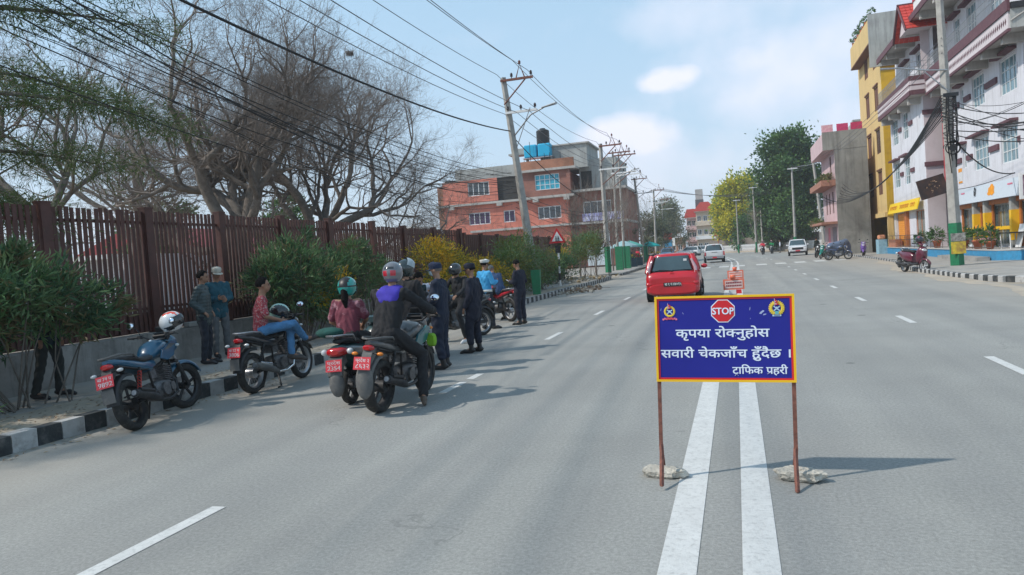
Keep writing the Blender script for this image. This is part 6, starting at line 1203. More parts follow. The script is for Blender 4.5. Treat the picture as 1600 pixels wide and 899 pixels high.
for i, (y, x, lab) in enumerate(((42.4, 11.9, 'pink flowered lounge chair standing by the shop glass'), (41.0, 12.0, 'second pink flowered chair nearer the door glass'))):
    ch = thing('flowered_chair', lab, 'chair', (x, y, .6), R(70)); PF = mat('pink flowered cloth', (.55, .16, .26), rough=.9, scale=9, col2=(.65, .5, .52))
    for nm, bb in (('seat', (-.25, .25, -.25, .25, .38, .46)), ('backrest', (-.25, .25, .2, .27, .46, 1.0))): b = MB(); b.bx(*bb); b.build(nm, PF, ch, bevel=.02)
    for sx in (-1, 1):
        for sy in (-1, 1): b = MB(); b.cyl((sx * .22, sy * .22, 0), (sx * .22, sy * .22, .38), .02, None, 6); b.build('leg', BLACKM, ch)
tb = thing('cafe_table', 'dark topped white legged table at the right end of the platform', 'table', (11.9, 38.3, .6)); b = MB(); b.bx(-.35, .35, -.7, .7, .68, .73); b.build('table_top', BLACKM, tb)
for sx in (-1, 1):
    for sy in (-1, 1): b = MB(); b.cyl((sx * .28, sy * .6, 0), (sx * .3, sy * .62, .68), .025, None, 6); b.build('leg', WHITEP, tb)
tb = thing('menu_board', 'white A shaped board leaning near the table at the right edge', 'board', (12.1, 38.0, .6)); b = MB(); b.box((0, 0, .55), (.04, .6, 1.05), (0, R(12), 0)); b.build('panel', WHITEP, tb); b = MB(); b.box((.25, 0, .5), (.03, .5, 1.0), (0, R(-14), 0)); b.build('rear_panel', WHITEP, tb)
# ---- farther section of the white building
rt = thing('apartment_building', 'narrow white and pink shop house with red tiled gable and deep balconies', 'building'); F = FX_(11.5)
L1 = [(58.9, 60.9, 4.9, 6.7), (55.7, 57.4, 4.9, 6.7)]; L2 = [(58.9, 60.9, 8.0, 9.8), (55.7, 57.4, 8.0, 9.8)]; LG = [(57.4, 60.6, .6, 3.0), (52.4, 54.8, .6, 3.0)]; L3 = [(57.0, 58.6, 11.2, 13.2), (53, 55, 11.2, 13.2)]
wall(rt, F, 51.5, 61.5, .55, 10.2, L1 + L2 + LG, PLW_); boxp(rt, 'side_wall', PLPK, 11.5, 12.5, 51.45, 51.5, .6, 14.2); boxp(rt, 'room_shade', INT, 11.76, 12.2, 51.55, 61.4, .6, 10.2); F3 = FX_(12.0); wall(rt, F3, 50.6, 61.5, 10.2, 14.2, L3, PLW_); boxp(rt, 'body', PLPK, 12.25, 20, 51.5, 61.5, 0, 14.2); boxp(rt, 'upper_floor', PLPK, 12.6, 20, 51, 61.5, 14.45, 17.0)
for h in L1 + L2: win(rt, F, *h, nx=3, ny=3, lintel=BRONZE, gm=GLB)
for h in L3: win(rt, F3, *h, nx=3, ny=2, lintel=BRONZE)
for a, c_ in ((57.7, 58.6), (54.4, 55.4)):
    for z in (5.6, 8.7): b = MB(); b.X = F; b.bx(a, c_, .002, .09, z, z + .26); b.build('string_band', BRONZE, rt)
for z in (6.1, 9.3): boxp(rt, 'side_band', BRONZE, 11.42, 12.5, 51.36, 51.45, z - .5, z - .22)
b = MB(); b.X = F
for k in range(16): b.prism([(-.08, .65 + .145 * k), (-.05, .65 + .145 * k), (-.045, .72 + .145 * k), (-.05, .79 + .145 * k), (-.08, .79 + .145 * k)], 57.45, 60.55, 'x')
b.build('roller_shutter', ORS, rt); boxp(rt, 'orange_pillar', ORF, 11.3, 11.5, 56.7, 57.3, .6, 3.05)
win(rt, F, *LG[1], nx=2, ny=1, fm=ORF, curtain=CURT, gm=mat('clear door glass', (.25, .26, .24), rough=.1, var=.2)); boxp(rt, 'beige_cladding', PLB, 11.44, 11.5, 60.7, 61.5, .6, 3.1); boxp(rt, 'brick_planter', BRKO, 11.0, 11.44, 59.0, 61.5, .6, 1.15)
for z0, z1, m in ((10.0, 10.28, BRONZE), (10.281, 10.55, PLPK), (10.551, 10.62, BRONZE), (10.621, 10.86, PLPK), (10.861, 11.15, BRONZE)): boxp(rt, 'balcony_band', m, 10.66 - .015 * (m is BRONZE), 10.74, 50.9, 61.3, z0, z1); boxp(rt, 'balcony_end_band', m, 10.74, 11.5, 50.84 - .015 * (m is BRONZE), 50.9, z0, z1)
boxp(rt, 'balcony_slab', SOFF, 10.74, 12.0, 50.9, 61.3, 9.98, 10.15)
for y in (52, 55, 58, 60.6): boxp(rt, 'bracket', SOFF, 10.8, 11.5, y, y + .3, 9.6, 9.98)
railing(rt, [(10.75, 61.2, 0), (10.75, 50.95, 0), (12, 50.95, 0)], 11.15, 12.0, mat('grey railing', (.3, .31, .32)), .22)
boxp(rt, 'roof_slab', SOFF, 10.75, 20, 50.7, 60.8, 14.2, 14.42); boxp(rt, 'roof_trim', BRONZE, 10.66, 10.75, 50.6, 60.9, 14.12, 14.5)
for y in (52, 55, 58, 60): boxp(rt, 'roof_beam', SOFF, 10.85, 12, y, y + .3, 13.85, 14.2)
# tiled gable, each tile row built
gb_ = MB(); gb_.prism([(49.75, 13.9), (52.65, 13.9), (51.2, 15.45)], 10.6, 12.4, 'x'); gb_.build('gable_wall', PLPK, rt); gm_ = MB()
for sgn in (-1, 1):
    a = Vector((0, 51.2, 15.52)); e = Vector((0, 51.2 + sgn * 1.75, 13.65)); dvec = (e - a).normalized(); nrm = Vector((0, dvec.z * -sgn, dvec.y * sgn)) * -sgn
    nrm = Vector((0, -dvec.z, dvec.y)); nrm = nrm if nrm.z > 0 else -nrm
    for r_ in range(8):
        for k in range(8):
            p = a + dvec * (r_ * .32 + .16) + Vector((10.35 + k * .28 + .14, 0, 0)) + nrm * .04; gm_.box(p, (.26, .36, .05), (math.atan2(dvec.z, dvec.y) + (.08 if sgn > 0 else -.08) + (math.pi if sgn < 0 else 0), 0, 0))
gm_.build('roof_tiles', TILE, rt, kind='stuff'); b = MB(); b.tube([(10.25, 51.2, 15.56), (12.6, 51.2, 15.56)], .08, 8); b.tube([(10.3, 49.4, 13.6), (10.3, 51.2, 15.5), (10.3, 53.0, 13.6)], .07, 4); b.build('ridge_and_barge', BRONZE, rt)
for y in (50.2, 48.8): boxp(rt, 'red_post', REDC, 11.2, 11.45, y, y + .28, 14.45, 17.4)
boxp(rt, 'upper_balcony', WHITEP, 10.9, 11.0, 45.5, 50.0, 14.45, 15.3); boxp(rt, 'upper_balcony_rail', REDC, 10.85, 11.05, 45.5, 50.0, 15.3, 15.45)
q = thing('shop_signboard', 'bright yellow signboard with orange lettering above the orange shutter', 'sign'); b = MB(); b.prism([(11.05, 3.05), (11.12, 3.05), (11.32, 3.78), (11.25, 3.78)], 52.4, 61.6, 'y'); b.build('board', YB, q)
b = MB(); rn = random.Random(2)
for y0_, n_ in ((60.8, 6), (57.5, 7), (54.2, 3)):
    for i in range(n_):
        y = y0_ - .4 * i; b.box((11.13, y, 3.52), (.02, .36, .05), (0, R(15), 0)); b.box((11.105, y + rn.uniform(-.1, .1), 3.4), (.02, .06, .22), (0, R(15), 0)); b.box((11.10, y + rn.uniform(-.1, .1), 3.36), (.02, .2, .045), (rn.uniform(-.5, .5), R(15), 0))
b.build('lettering', OLT, q)
q = thing('tilted_signboard', 'dark square signboard with brown coffee picture tilted beside the concrete pole', 'sign', (11.5, 50.2, 4.25), 0, None, (R(0), R(-14), R(6))); b = MB(); b.bx(-.78, .78, -.05, .05, -.6, .6); b.build('board', mat('dark brown print', (.012, .008, .010), rough=.4, scale=2.4, col2=(.07, .03, .018)), q); b = MB(); b.bx(.3, .36, .05, .6, -.05, .05); b.bx(-.3, -.24, .05, .6, -.05, .05); b.build('bracket', BLACKM, q)
b = MB(); leaf_cloud(b, 60, (0, -.055, 0), (.35, .008, .3), .12, 1, 9, .5, 0, .1); b.build('picture_highlights', mat('tan print', (.35, .22, .13), rough=.5), q)
# ---- yellow building
rt = thing('yellow_building', 'tall ochre yellow house with brown shuttered windows and grey cement parapet', 'building'); F = FX_(11.5); YW = []
for (x0, x1, ya, yb) in ((1351, 1358, 87, 117), (1366, 1374, 72, 101), (1354, 1361, 151, 180), (1369, 1377, 138, 167), (1357, 1365, 214, 245), (1371, 1381, 206, 235), (1359, 1367, 275, 305), (1377, 1385, 271, 301)):
    p, q = ax(x0, (ya + yb) / 2, 11.5), ax(x1, (ya + yb) / 2, 11.5); zc = p.z * .5 + q.z * .5; hh = abs(ax((x0 + x1) / 2, ya, 11.5).z - ax((x0 + x1) / 2, yb, 11.5).z) / 2; YW.append((min(p.y, q.y), max(p.y, q.y), zc - hh, zc + hh))
for i in range(0, 8, 2):
    zc = (YW[i][2] + YW[i][3] + YW[i + 1][2] + YW[i + 1][3]) / 4; YW[i] = (69.6, 71.3, zc - .95, zc + .95); YW[i + 1] = (65.6, 67.3, zc - .95, zc + .95)
wall(rt, F, 64.2, 74.5, 3.1, 17.6, YW, YPL); boxp(rt, 'room_shade', INT, 11.75, 12, 64.4, 74.3, 3, 17.6); boxp(rt, 'body', YPL, 12.0, 20, 64.2, 74.5, 3, 17.6)
for i, h in enumerate(YW):
    w_ = win(rt, F, *h, nx=2, ny=1, fm=BRN, gm=BRN if i != 5 else GLASSD, bars=5 if i == 5 else 0, rec=.06)
    b = MB(); b.X = F; b.bx(h[0] - .12, h[1] + .12, .0, .10, h[3] + .05, h[3] + .17); b.build('hood', BRN, w_)
boxp(rt, 'parapet', YPL, 10.8, 11.5, 64.0, 73.6, 16.6, 18.4); boxp(rt, 'parapet_side', GCOL, 10.72, 20, 63.9, 64.0, 14.6, 18.7); boxp(rt, 'parapet_lip', BRN, 10.76, 11.5, 64, 73.6, 16.5, 16.6); boxp(rt, 'side_wall', YPD, 11.5, 14, 64.1, 64.2, 3, 14.6); boxp(rt, 'side_wall', YPD, 12.6, 14, 61.6, 64.1, 0, 14.6)
boxp(rt, 'ground_beam', YPL, 11.3, 11.6, 64.2, 74.5, 2.95, 3.3); boxp(rt, 'doorway_wall', YPD, 14.0, 14.2, 64.2, 74.5, 0, 3.1); boxp(rt, 'ground_end_wall', YPD, 11.6, 14.0, 73.9, 74.4, 0, 3.0); boxp(rt, 'ground_pillar', YPL, 11.5, 12.0, 73.2, 73.8, 0, 3.0); boxp(rt, 'ground_pillar', YPL, 11.5, 11.9, 64.2, 64.5, 0, 3.0)
b = MB()
for k in range(7): b.bx(12.6, 13.9, 66 + .35 * k, 66.35 + .35 * k, 0, .3 + .3 * k)
b.build('stair', YPD, rt)
for i in range(7):
    y = 64.5 + 1.4 * i + random.uniform(-.3, .3); ptn = thing('rooftop_plant', 'one of the potted plants along the yellow house parapet', 'potted plant', (11.0, min(y, 73), 18.4), 0, 'potted plants along the yellow parapet'); b = MB(); b.cyl((0, 0, 0), (0, 0, .3), .14, .18, 10); b.build('pot', TERR, ptn); b = MB(); leaf_cloud(b, 120, (0, 0, .55), (.25, .25, .25), .18, 3, 600 + i, .4); b.build('foliage', DGR, ptn)
# ---- pink house with bare cement flank
rt = thing('pink_house', 'pink house with jutting balconies and a stained bare cement side wall', 'house'); X0, Y0 = 8.35, 68.0; F = FX_(X0)
b = MB(); b.bx(X0, 10.9, Y0, Y0 + .2, 0, 10.5); b.bx(X0 - .9, 10.9, Y0 - .02, Y0, 9.0, 10.52); b.build('cement_flank', GCON, rt); PW = [(70.5, 71.6, 7.0, 8.7), (70.0, 71.0, 3.7, 5.6), (72.4, 73.4, 3.7, 5.6), (74.6, 75.6, 3.7, 5.6)]; PG = [(69.0, 72.0, .15, 2.5), (73.4, 75.2, .15, 2.5)]
wall(rt, F, Y0 + .2, 78, 0, 9.0, PW + PG, PINKW); boxp(rt, 'body', PINKW, X0 + .3, 10.9, Y0 + .2, 78, 0, 9.0)
for h in PW: win(rt, F, *h, nx=2, ny=1, fm=BRN)
b = MB(); b.X = F
for k in range(15): b.bx(69.0, 72.0, -.06, -.03 - .012 * (k % 2), .15 + .155 * k, .30 + .155 * k)
b.build('roller_shutter', mat('grey violet shutter', (.26, .2, .23), rough=.6), rt); b = MB(); b.X = F; b.bx(73.4, 75.2, -.06, -.03, .15, 2.5); b.build('pink_door', mat('bright pink door', (.65, .17, .22), rough=.6), rt)
for z0, z1, d_, m in ((2.75, 2.95, 1.3, mat('clay awning', (.34, .16, .11), rough=.9, var=.2)), (6.0, 6.5, 1.15, mat('clay awning', (.34, .16, .11))), (9.0, 10.4, .9, PINKW)): boxp(rt, 'balcony', m, X0 - d_, X0, Y0 + .1, 78, z0, z1)
b = MB(); leaf_cloud(b, 900, (X0 - .6, 70.5, 6.75), (.4, 2.2, .3), .22, 3, 701, .5); b.build('balcony_plants', [DGR[2], OLE[3], DGR[0]], rt, kind='stuff'); b = MB(); leaf_cloud(b, 500, (X0 - .8, 76.5, 3.1), (.5, 1.5, .4), .22, 2, 702, .5); b.build('awning_plants', [OLE[3], DGR[2]], rt, kind='stuff')
for i, (x, c_) in enumerate(((8.0, (.6, .2, .3)), (9.2, (.55, .05, .15)), (10.3, (.5, .04, .12)))):
    b = MB(); b.box((0, 0, .35), (.9, .05, .7)); tag(b.build('drying_blanket', mat('blanket %d' % i, c_, rough=.9, scale=5, col2=(.7, .5, .5) if i == 0 else None), None, loc=(x, 69, 10.55)), ('pale pink blanket drying on the roof of the pink house', 'crimson blanket drying on the roof of the pink house', 'crimson blanket at the right end of the pink house roof')[i], 'blanket')
# ---- orange building beyond the fence on the left
rt = thing('brick_building', 'wide salmon orange and bare brick house with grey roof parapets', 'building'); F = FY_(80)
O1 = [(-29.2, -26.6, 5.85, 7.25), (-25.0, -23.65, 5.85, 7.2), (-20.95, -18.3, 5.85, 7.25)]; O2 = [(-29.1, -26.5, 9.15, 10.7)]; O3 = [(-20.95, -18.15, 9.05, 10.75)]
wall(rt, F, -32.2, -17.4, .2, 8.1, O1, ORW); wall(rt, F, -32.2, -25.5, 8.35, 11.0, O2, ORW); boxp(rt, 'room_shade', INT, -32, -17.6, 80.3, 80.6, 5, 11.2); F2 = FY_(79.5); wall(rt, F2, -22.3, -16.9, 8.35, 11.1, O3, BRK); boxp(rt, 'bay_side', BRK, -22.35, -22.3, 79.5, 80.6, 8.35, 11.1)
boxp(rt, 'recess_wall', BRK, -25.5, -22.3, 80.6, 80.8, 8.35, 11.8); boxp(rt, 'recess_shade_panel', INT, -25.0, -23.0, 80.55, 80.6, 8.6, 10.6); boxp(rt, 'body', ORW, -32.2, -17.4, 80.6, 92, .2, 11.0)  # dark INT panel on the solid brick paints the shade of an opening
boxp(rt, 'orange_corner', BRKO, -32.9, -32.2, 80.1, 92, 5.6, 10.6)
for h in O1: win(rt, F, *h, nx=2 if h[1] - h[0] < 2 else 4, ny=1, fw=.1, gm=mat('violet glass', (.05, .02, .07), rough=.1) if h[0] < -28 or h[1] - h[0] < 2 else GLASSD)
win(rt, F, *O2[0], nx=4, ny=1, fw=.1); win(rt, F2, *O3[0], nx=5, ny=3, fw=.08, gm=mat('sky blue glazing', (.03, .33, .45), rough=.15, var=.3, scale=2))
for x0, x1, y, z in ((-33, -17.2, 79.55, 8.1), (-22.6, -16.6, 79.2, 8.12), (-29, -16.8, 79.55, 4.95)): boxp(rt, 'floor_slab', SOFF, x0, x1, y, 80.7, z, z + .24)
for x in (-31, -25.2, -20.9, -17.4): boxp(rt, 'beam_end', SOFF, x - .3, x + .3, 79.2 if x < -22 else 78.95, 79.6, 7.75, 8.1)
boxp(rt, 'grey_parapet', GCOL, -30.6, -22.4, 80.2, 80.5, 11.0, 12.3); boxp(rt, 'roof_slab', SOFF, -22.9, -16.2, 79.1, 81, 11.1, 11.35); boxp(rt, 'brick_parapet', BRKO, -22.7, -16.4, 79.2, 79.5, 11.36, 12.3); boxp(rt, 'column', BRK, -17.3, -16.9, 79.3, 79.6, 8.4, 11.1); boxp(rt, 'penthouse', GCOL, -20.5, -15.2, 81, 88, 11.3, 13.9); boxp(rt, 'roof_slab', SOFF, -20.7, -14.9, 80.8, 88.2, 13.9, 14.05)
boxp(rt, 'grey_wing', GCOL, -16.4, -12.2, 82, 90, 8.6, 12.2); boxp(rt, 'opening_shade_panel', INT, -16.2, -15.0, 81.95, 82, 8.9, 10.9); boxp(rt, 'brick_wing', BRK, -17.4, -11.2, 80.8, 90, .2, 8.5); boxp(rt, 'wing_slab', SOFF, -17.2, -11.0, 79.8, 90, 8.5, 8.75); boxp(rt, 'wing_slab', SOFF, -17.2, -11.0, 79.8, 90, 4.9, 5.15)  # dark INT panel on the grey wing: opening shade put into colour
F4 = FY_(80.75); win(rt, F4, -15.9, -12.8, 5.9, 7.4, nx=4, ny=1, fw=.09, rec=-.03); win(rt, F4, -15.7, -13.2, 2.9, 4.1, nx=3, ny=1, fw=.09, rec=-.03); boxp(rt, 'white_shutter', mat('pale shutter', (.55, .62, .66), rough=.6), -15.8, -13.2, 80.7, 80.75, .3, 2.7)
q = boxp(rt, 'banner', mat('blue and white banner', (.16, .16, .45), rough=.7, scale=3, col2=(.6, .6, .7)), -15.9, -11.4, 79.75, 79.8, 5.2, 6.05)
b = MB(); b.tube([(-23.4, 80.6, 12.0), (-23.4, 80.6, 13.3)], .18, 6, True, False); b.tube([(-21.9, 80.6, 12.0), (-21.9, 80.6, 13.3)], .18, 6, True, False); b.bx(-24, -21, 80.2, 82, 13.3, 13.5); b.bx(-23.3, -22.2, 80.4, 81.6, 13.5, 14.0); b.build('stair_hut', GCOL, rt)
b = MB()
for x in (-21.3, -19.7, -19.1, -17.9): b.tube([(x, 79.6, 12.3), (x, 79.6, 13.1 if x > -20 else 14.5)], .03, 4)
b.build('rebar', BLACKM, rt)
tk = MAT_T = mat('blue plastic tank', (.0, .38, .62), rough=.5, var=.06); st_ = thing('tank_stand', 'steel stand carrying the roof water tanks', 'stand', (0, 0, 0)); b = MB(); b.bx(-22.2, -18.8, 79.7, 80.9, 12.68, 12.76)
b.build('platform', STEEL, st_)
for x in (-22.1, -20.5, -18.9): b = MB(); b.tube([(x, 79.8, 11.36), (x, 79.8, 12.7)], .04, 5); b.build('leg', STEEL, st_)
for i, (x, lab) in enumerate(((-21.35, 'left of the two sky blue tanks on the orange building roof'), (-19.75, 'right of the two sky blue tanks on the orange building roof'))): b = MB(); b.bx(-.72, .72, -.5, .5, 0, 1.45); tag(b.build('water_tank', tk, None, loc=(x, 80.3, 12.76), bevel=.12), lab, 'water tank')
wt = thing('water_tank', 'tall black ribbed water tank above the sky blue tanks', 'water tank', (-20.2, 81.6, 14.05)); b = MB(); pr = [(.001, 0), (.72, 0)]
for k in range(8): pr += [(.72, .1 + k * .22), (.76, .16 + k * .22)]
pr += [(.7, 1.85), (.35, 2.0), (.3, 2.1), (.001, 2.12)]; b.ring((0, 0, 0), (0, 0, 1), 0, pr, 24); b.build('tank_shell', BLACKM, wt); boxp(wt, 'tank_base', STEEL, -.8, .8, -.5, .5, -.2, 0)
# ---- far row: red roofed houses, low shops, hills
def house(label, x0, x1, Y, h, m, roof, wins, seed, floors=3, rs=True):
    rt = thing('far_house', label, 'house', (0, 0, 0)); F = FY_(Y); hs = []; fh = h / floors; rn = random.Random(seed)
    for f in range(floors):
        for k in range(wins): u = x0 + (x1 - x0) * (k + .5) / wins; hs.append((u - .5, u + .5, f * fh + .9, f * fh + 2.3))
    wall(rt, F, x0, x1, 0, h, hs, m); boxp(rt, 'body', m, x0, x1, Y + .3, Y + 9, 0, h)
    for q in hs: win(rt, F, *q, nx=2, fw=.12)
    for f in range(1, floors + 1): boxp(rt, 'balcony', WHITEP if rn.random() < .6 else m, x0 - .3, x1 + .3, Y - .9, Y, f * fh - .2, f * fh + (.7 if f < floors else 0))
    if roof: b = MB(); b.prism([(x0 - .6, h), (x1 + .6, h), ((x0 + x1) / 2 + 1, h + 2.2), ((x0 + x1) / 2 - 1, h + 2.2)], Y - 1, Y + 9, 'y'); b.build('roof', roof, rt)
    return rt
hx = lambda px, Y: ay(px, 385, Y).x
house('far cream house with red roof and orange balconies', hx(1090, 190), hx(1119, 190), 190, 10.2, mat('cream paint', (.55, .46, .36), rough=.9), TILE, 3, 1)
house('far salmon house with small red roof left of the cream house', hx(1075, 200), hx(1090, 200), 200, 9.2, PINKW, TILE, 2, 2)
house('low brick shop with pale awning at the far bend', hx(1048, 185), hx(1068, 185), 185, 4.2, BRKO, None, 2, 3, 1)
house('small orange roofed shack beside the picket fence', hx(1122, 150), hx(1142, 150), 150, 3.4, mat('reddish shack paint', (.4, .14, .08), rough=.9), TILE, 1, 4, 1)
tw_ = thing('roof_tower', 'dark and white tank tower above the far red roofs', 'tower', (hx(1097, 195), 195, 10)); b = MB(); b.bx(-1, 1, -1, 1, 0, 3.4); b.build('frame', mat('dark tower', (.08, .08, .09), rough=.8), tw_); b = MB(); b.bx(-.9, .9, -.9, .9, 3.4, 6); b.build('tank', GCOL, tw_)
q = thing('far_signboard', 'red topped far signboard over the left shops', 'sign', (hx(1043, 150), 150, 0)); b = MB(); b.bx(-1, 1, 0, .1, 3.2, 4.6); b.build('red_panel', REDV, q); b = MB(); b.bx(-1, 1, 0, .1, 1.9, 3.19); b.build('blue_panel', BLP, q); b = MB(); b.tube([(0, .2, 0), (0, .2, 4.5)], .06, 5); b.build('post', STEEL, q)
q = boxp(None, 'far_notice', WHITEP, hx(1050, 150), hx(1055, 150), 150, 150.1, 2, 3.6); tag(q, 'small white notice board right of the far red sign', 'sign')
for k in range(14):
    x = -42 + k * 2.6; pass
bh = [('long grey roofed shed behind the far left trees', -62, -40, 150, 5, GCOL, None, 5, 1), ('pale block of flats far behind the bare trees', -66, -50, 110, 8, PLB, None, 5, 3), ('brick house glimpsed behind the steel fence', -48, -38, 62, 4.8, BRKO, None, 4, 1), ('pale pink bungalow glimpsed through the fence slats', -44, -31, 40, 3.2, PLPK, mat('red sheet roof', (.3, .04, .04), rough=.6), 5, 1), ('white walled house glimpsed through the fence slats at left', -37, -26, 26, 3.1, PLW_, None, 4, 1)]
for i, (lab, x0, x1, Y, h, m, rf, n_, fl) in enumerate(bh): house(lab, x0, x1, Y, h, m, rf, n_, 30 + i, fl)
for i, (lab, x0, x1, Y, h, m, n_, fl) in enumerate((('tall grey house far right behind the yellow house', 14, 26, 95, 15, GCOL, 4, 4), ('pale far house right of the huge dark tree', 16, 30, 130, 11, PLB, 4, 3), ('distant beige block over the road bend', -60, -36, 260, 12, PLB, 6, 3), ('distant brick block over the road bend', -34, -20, 280, 9, BRK, 4, 3), ('distant grey block behind the yellow green trees', -4, 14, 240, 9, GCOL, 5, 3), ('distant cream block behind the huge dark tree', 18, 44, 230, 10, PLB, 6, 3))): house(lab, x0, x1, Y, h, m, None, n_, 60 + i, fl)
# compound wall and white picket fence along the bend
cw = thing('compound_wall', 'long stained brick and cement wall along the far bend behind the picket fence', 'wall'); b = MB(); pts = [(11, 108), (6, 122), (0, 138), (-5, 152)]
for (xa, ya), (xb, yb) in zip(pts[:-1], pts[1:]): b.prism([(xa, ya + 3), (xb, yb + 3), (xb + .2, yb + 3.4), (xa + .2, ya + 3.4)], 0, 2.5, 'z')
b.build('wall_body', mat('stained brick and cement wall', (.17, .14, .115), rough=.95, scale=.6, var=.25, streak=((.08, .07, .06), .6)), cw)
pk = thing('picket_fence', 'white picket fence curving round the far bend', 'fence'); k = 0; me = MB().bx(-.07, .07, -.03, .03, .25, 1.35).mesh('picket', [WHITEP]); pr_ = MB()
for (xa, ya), (xb, yb) in zip(pts[:-1], pts[1:]):
    n_ = int(math.hypot(xb - xa, yb - ya) / .42)
    for i in range(n_): link('picket', me, pk, loc=(xa + (xb - xa) * i / n_, ya + (yb - ya) * i / n_, 0))
    b = MB(); b.tube([(xa, ya, .55), (xb, yb, .55)], .05, 4); b.tube([(xa, ya, 1.1), (xb, yb, 1.1)], .05, 4); b.build('rail', WHITEP, pk)
b = MB()
for (xa, ya), (xb, yb) in zip(pts[:-1], pts[1:]): b.prism([(xa - .2, ya - .3), (xb - .2, yb - .3), (xb + .2, yb + .3), (xa + .2, ya + .3)], 0, .26, 'z')
b.build('base', mat('sandy kerb', (.4, .34, .27), rough=.9), pk)
hb = MB(); rn = random.Random(12); vs = []; N1 = 60
for i in range(N1):
    a = R(35 + 110 * i / (N1 - 1)); r_ = 1150; hgt = 16 + 12 * math.sin(i * .31) + 7 * math.sin(i * .83 + 1); vs += [(r_ * math.cos(a), r_ * math.sin(a), -2), ((r_ + 120) * math.cos(a), (r_ + 120) * math.sin(a), hgt + rn.uniform(-1, 1)), ((r_ + 600) * math.cos(a), (r_ + 600) * math.sin(a), -2)]
hb.add(vs, [(3 * i + k, 3 * i + 3 + k, 3 * i + 4 + k, 3 * i + 1 + k) for i in range(N1 - 1) for k in (0, 1)], True); struct(hb.build('hills', mat('hazy hillside', (.10, .13, .12), rough=.95, scale=.01, var=.2)))
# ------------------------------------------------------------------ poles, lamps, cables
def V3(*a): return Vector(a)
def pole(label, base, top, r0, r1, arms=(), lamp=None, band=None, name='power_pole', group=None, m=None):
    base, top = Vector(base), Vector(top); rt = thing(name, label, 'pole', base, 0, group); T = top - base
    b = MB(); b.tube([T * k for k in (0, .25, .5, .75, 1)], [r0 + (r1 - r0) * k for k in (0, .25, .5, .75, 1)], 4 if r0 > .15 else 10, True, r0 <= .15); b.build('shaft', m or CONCP, rt, bevel=.02 if r0 > .15 else 0)
    for (z, x0, x1, kind, white) in arms:
        c_ = T * (z / T.z); A = MB(); A.bx(c_.x + x0, c_.x + x1, c_.y - .22, c_.y - .12, z - .05, z + .05); am = A.build('crossarm', WHITEP if white else RUST, rt)
        if kind:
            A = MB(); A.tube([(c_.x + x1 * .75, c_.y - .17, z - .05), (c_.x, c_.y - .17, z - 1.1)], .035, 4); A.build('brace', RUST, am)
        xs_ = [x0 + (x1 - x0) * f for f in ((.08, .5, .95) if kind != 'A' else (.35, .95))]
        for x in xs_: A = MB(); A.ring((c_.x + x, c_.y - .17, z + .05), (0, 0, 1), 0, [(.02, 0), (.02, .08), (.07, .09), (.05, .14), (.07, .16), (.045, .21), (.055, .23), (.001, .27)], 10); A.build('insulator', mat('brown porcelain', (.05, .03, .03), rough=.3), am)
        if kind == 'A':
            xa = c_.x + x0 + (x1 - x0) * .62; A = MB(); A.tube([(xa - .2, c_.y - .17, z + .05), (xa, c_.y - .17, z + .65), (xa + .2, c_.y - .17, z + .05)], .03, 4, True, False); A.ring((xa, c_.y - .17, z + .65), (0, 0, 1), 0, [(.02, 0), (.07, .03), (.05, .09), (.07, .11), (.001, .2)], 10); A.build('peak_bracket', RUST, am)
    if lamp:
        z, dx, dy, rise = lamp; c_ = T * (z / T.z); A = MB(); A.tube([c_, c_ + V3(dx * .5, dy * .5, rise * .8), c_ + V3(dx * .85, dy * .85, rise)], .035, 6); la = A.build('lamp_arm', STEEL, rt)
        A = MB(); A.tube([c_ + V3(dx * .8, dy * .8, rise), c_ + V3(dx * 1.15, dy * 1.15, rise + .08)], [.07, .11], 8, flat=.5); A.build('lamp_head', mat('lamp housing', (.35, .36, .37), rough=.4), la)
    if band:
        A = MB(); A.tube([T * (band[0] / T.z), T * (band[1] / T.z)], [r0 * 1.04, r0 * 1.0], 4 if r0 > .15 else 10, False, r0 <= .15); A.build('green_band', GREEN, rt)
    return rt
p1t = ay(786, 122, 33.2); p1b = V3(-9.0, 33.2, .1); p1 = pole('big concrete power pole leaning left among the shrubs with lamp and crossarms', p1b, p1t, .24, .14, [(9.85, -.1, 1.45, 'A', False), (8.35, -.1, 1.4, None, True)], (7.2, 2.0, -.5, 1.15))
b = MB(); c_ = (p1t - p1b) * (6.5 / (p1t - p1b).z); b.tube([c_, c_ + V3(.95, -.3, 1.95)], .02, 5); b.build('lamp_stay', STEEL, p1)
PL = [('thick concrete pole by the driveway with three dark insulators', 938, 225, 950, 54, 9.2, .22, True), ('slim grey pole right of the thick driveway pole', 957, 236, 966, 62, 0, .12, False), ('second slim grey pole in the left cluster', 966, 240, 976, 64, 0, .12, True), ('leaning concrete pole past the parasols', 991, 278, 1008, 88, 0, .2, True), ('thin concrete pole farther along the left row', 1021, 296, 1026, 105, 0, .18, False), ('farthest slim pole of the left row', 1034, 310, 1038, 128, 0, .16, False)]
ptops = [p1t]
for lab, tx, ty, bx_, Y, _, r_, bd in PL:
    t_ = ay(tx, ty, Y); b_ = ay(bx_, 410, Y); b_.z = .1; k = len(ptops)
    pole(lab, b_, t_, r_, r_ * .65, [(t_.z - .3, -.4 if k > 1 else -.1, 1.5, 'A', False), (t_.z - 2.0, -.2, 1.9, None if k > 2 else 'b', True)], (t_.z - 2.6, 1.9, -.4, .7) if k in (2, 4) else None, (.1, 2.0) if bd else None, group=None); ptops.append(t_)
cabm = mat('black cable', (.012, .012, .013), rough=.7); wirem = mat('grey wire', (.10, .10, .11), rough=.5)
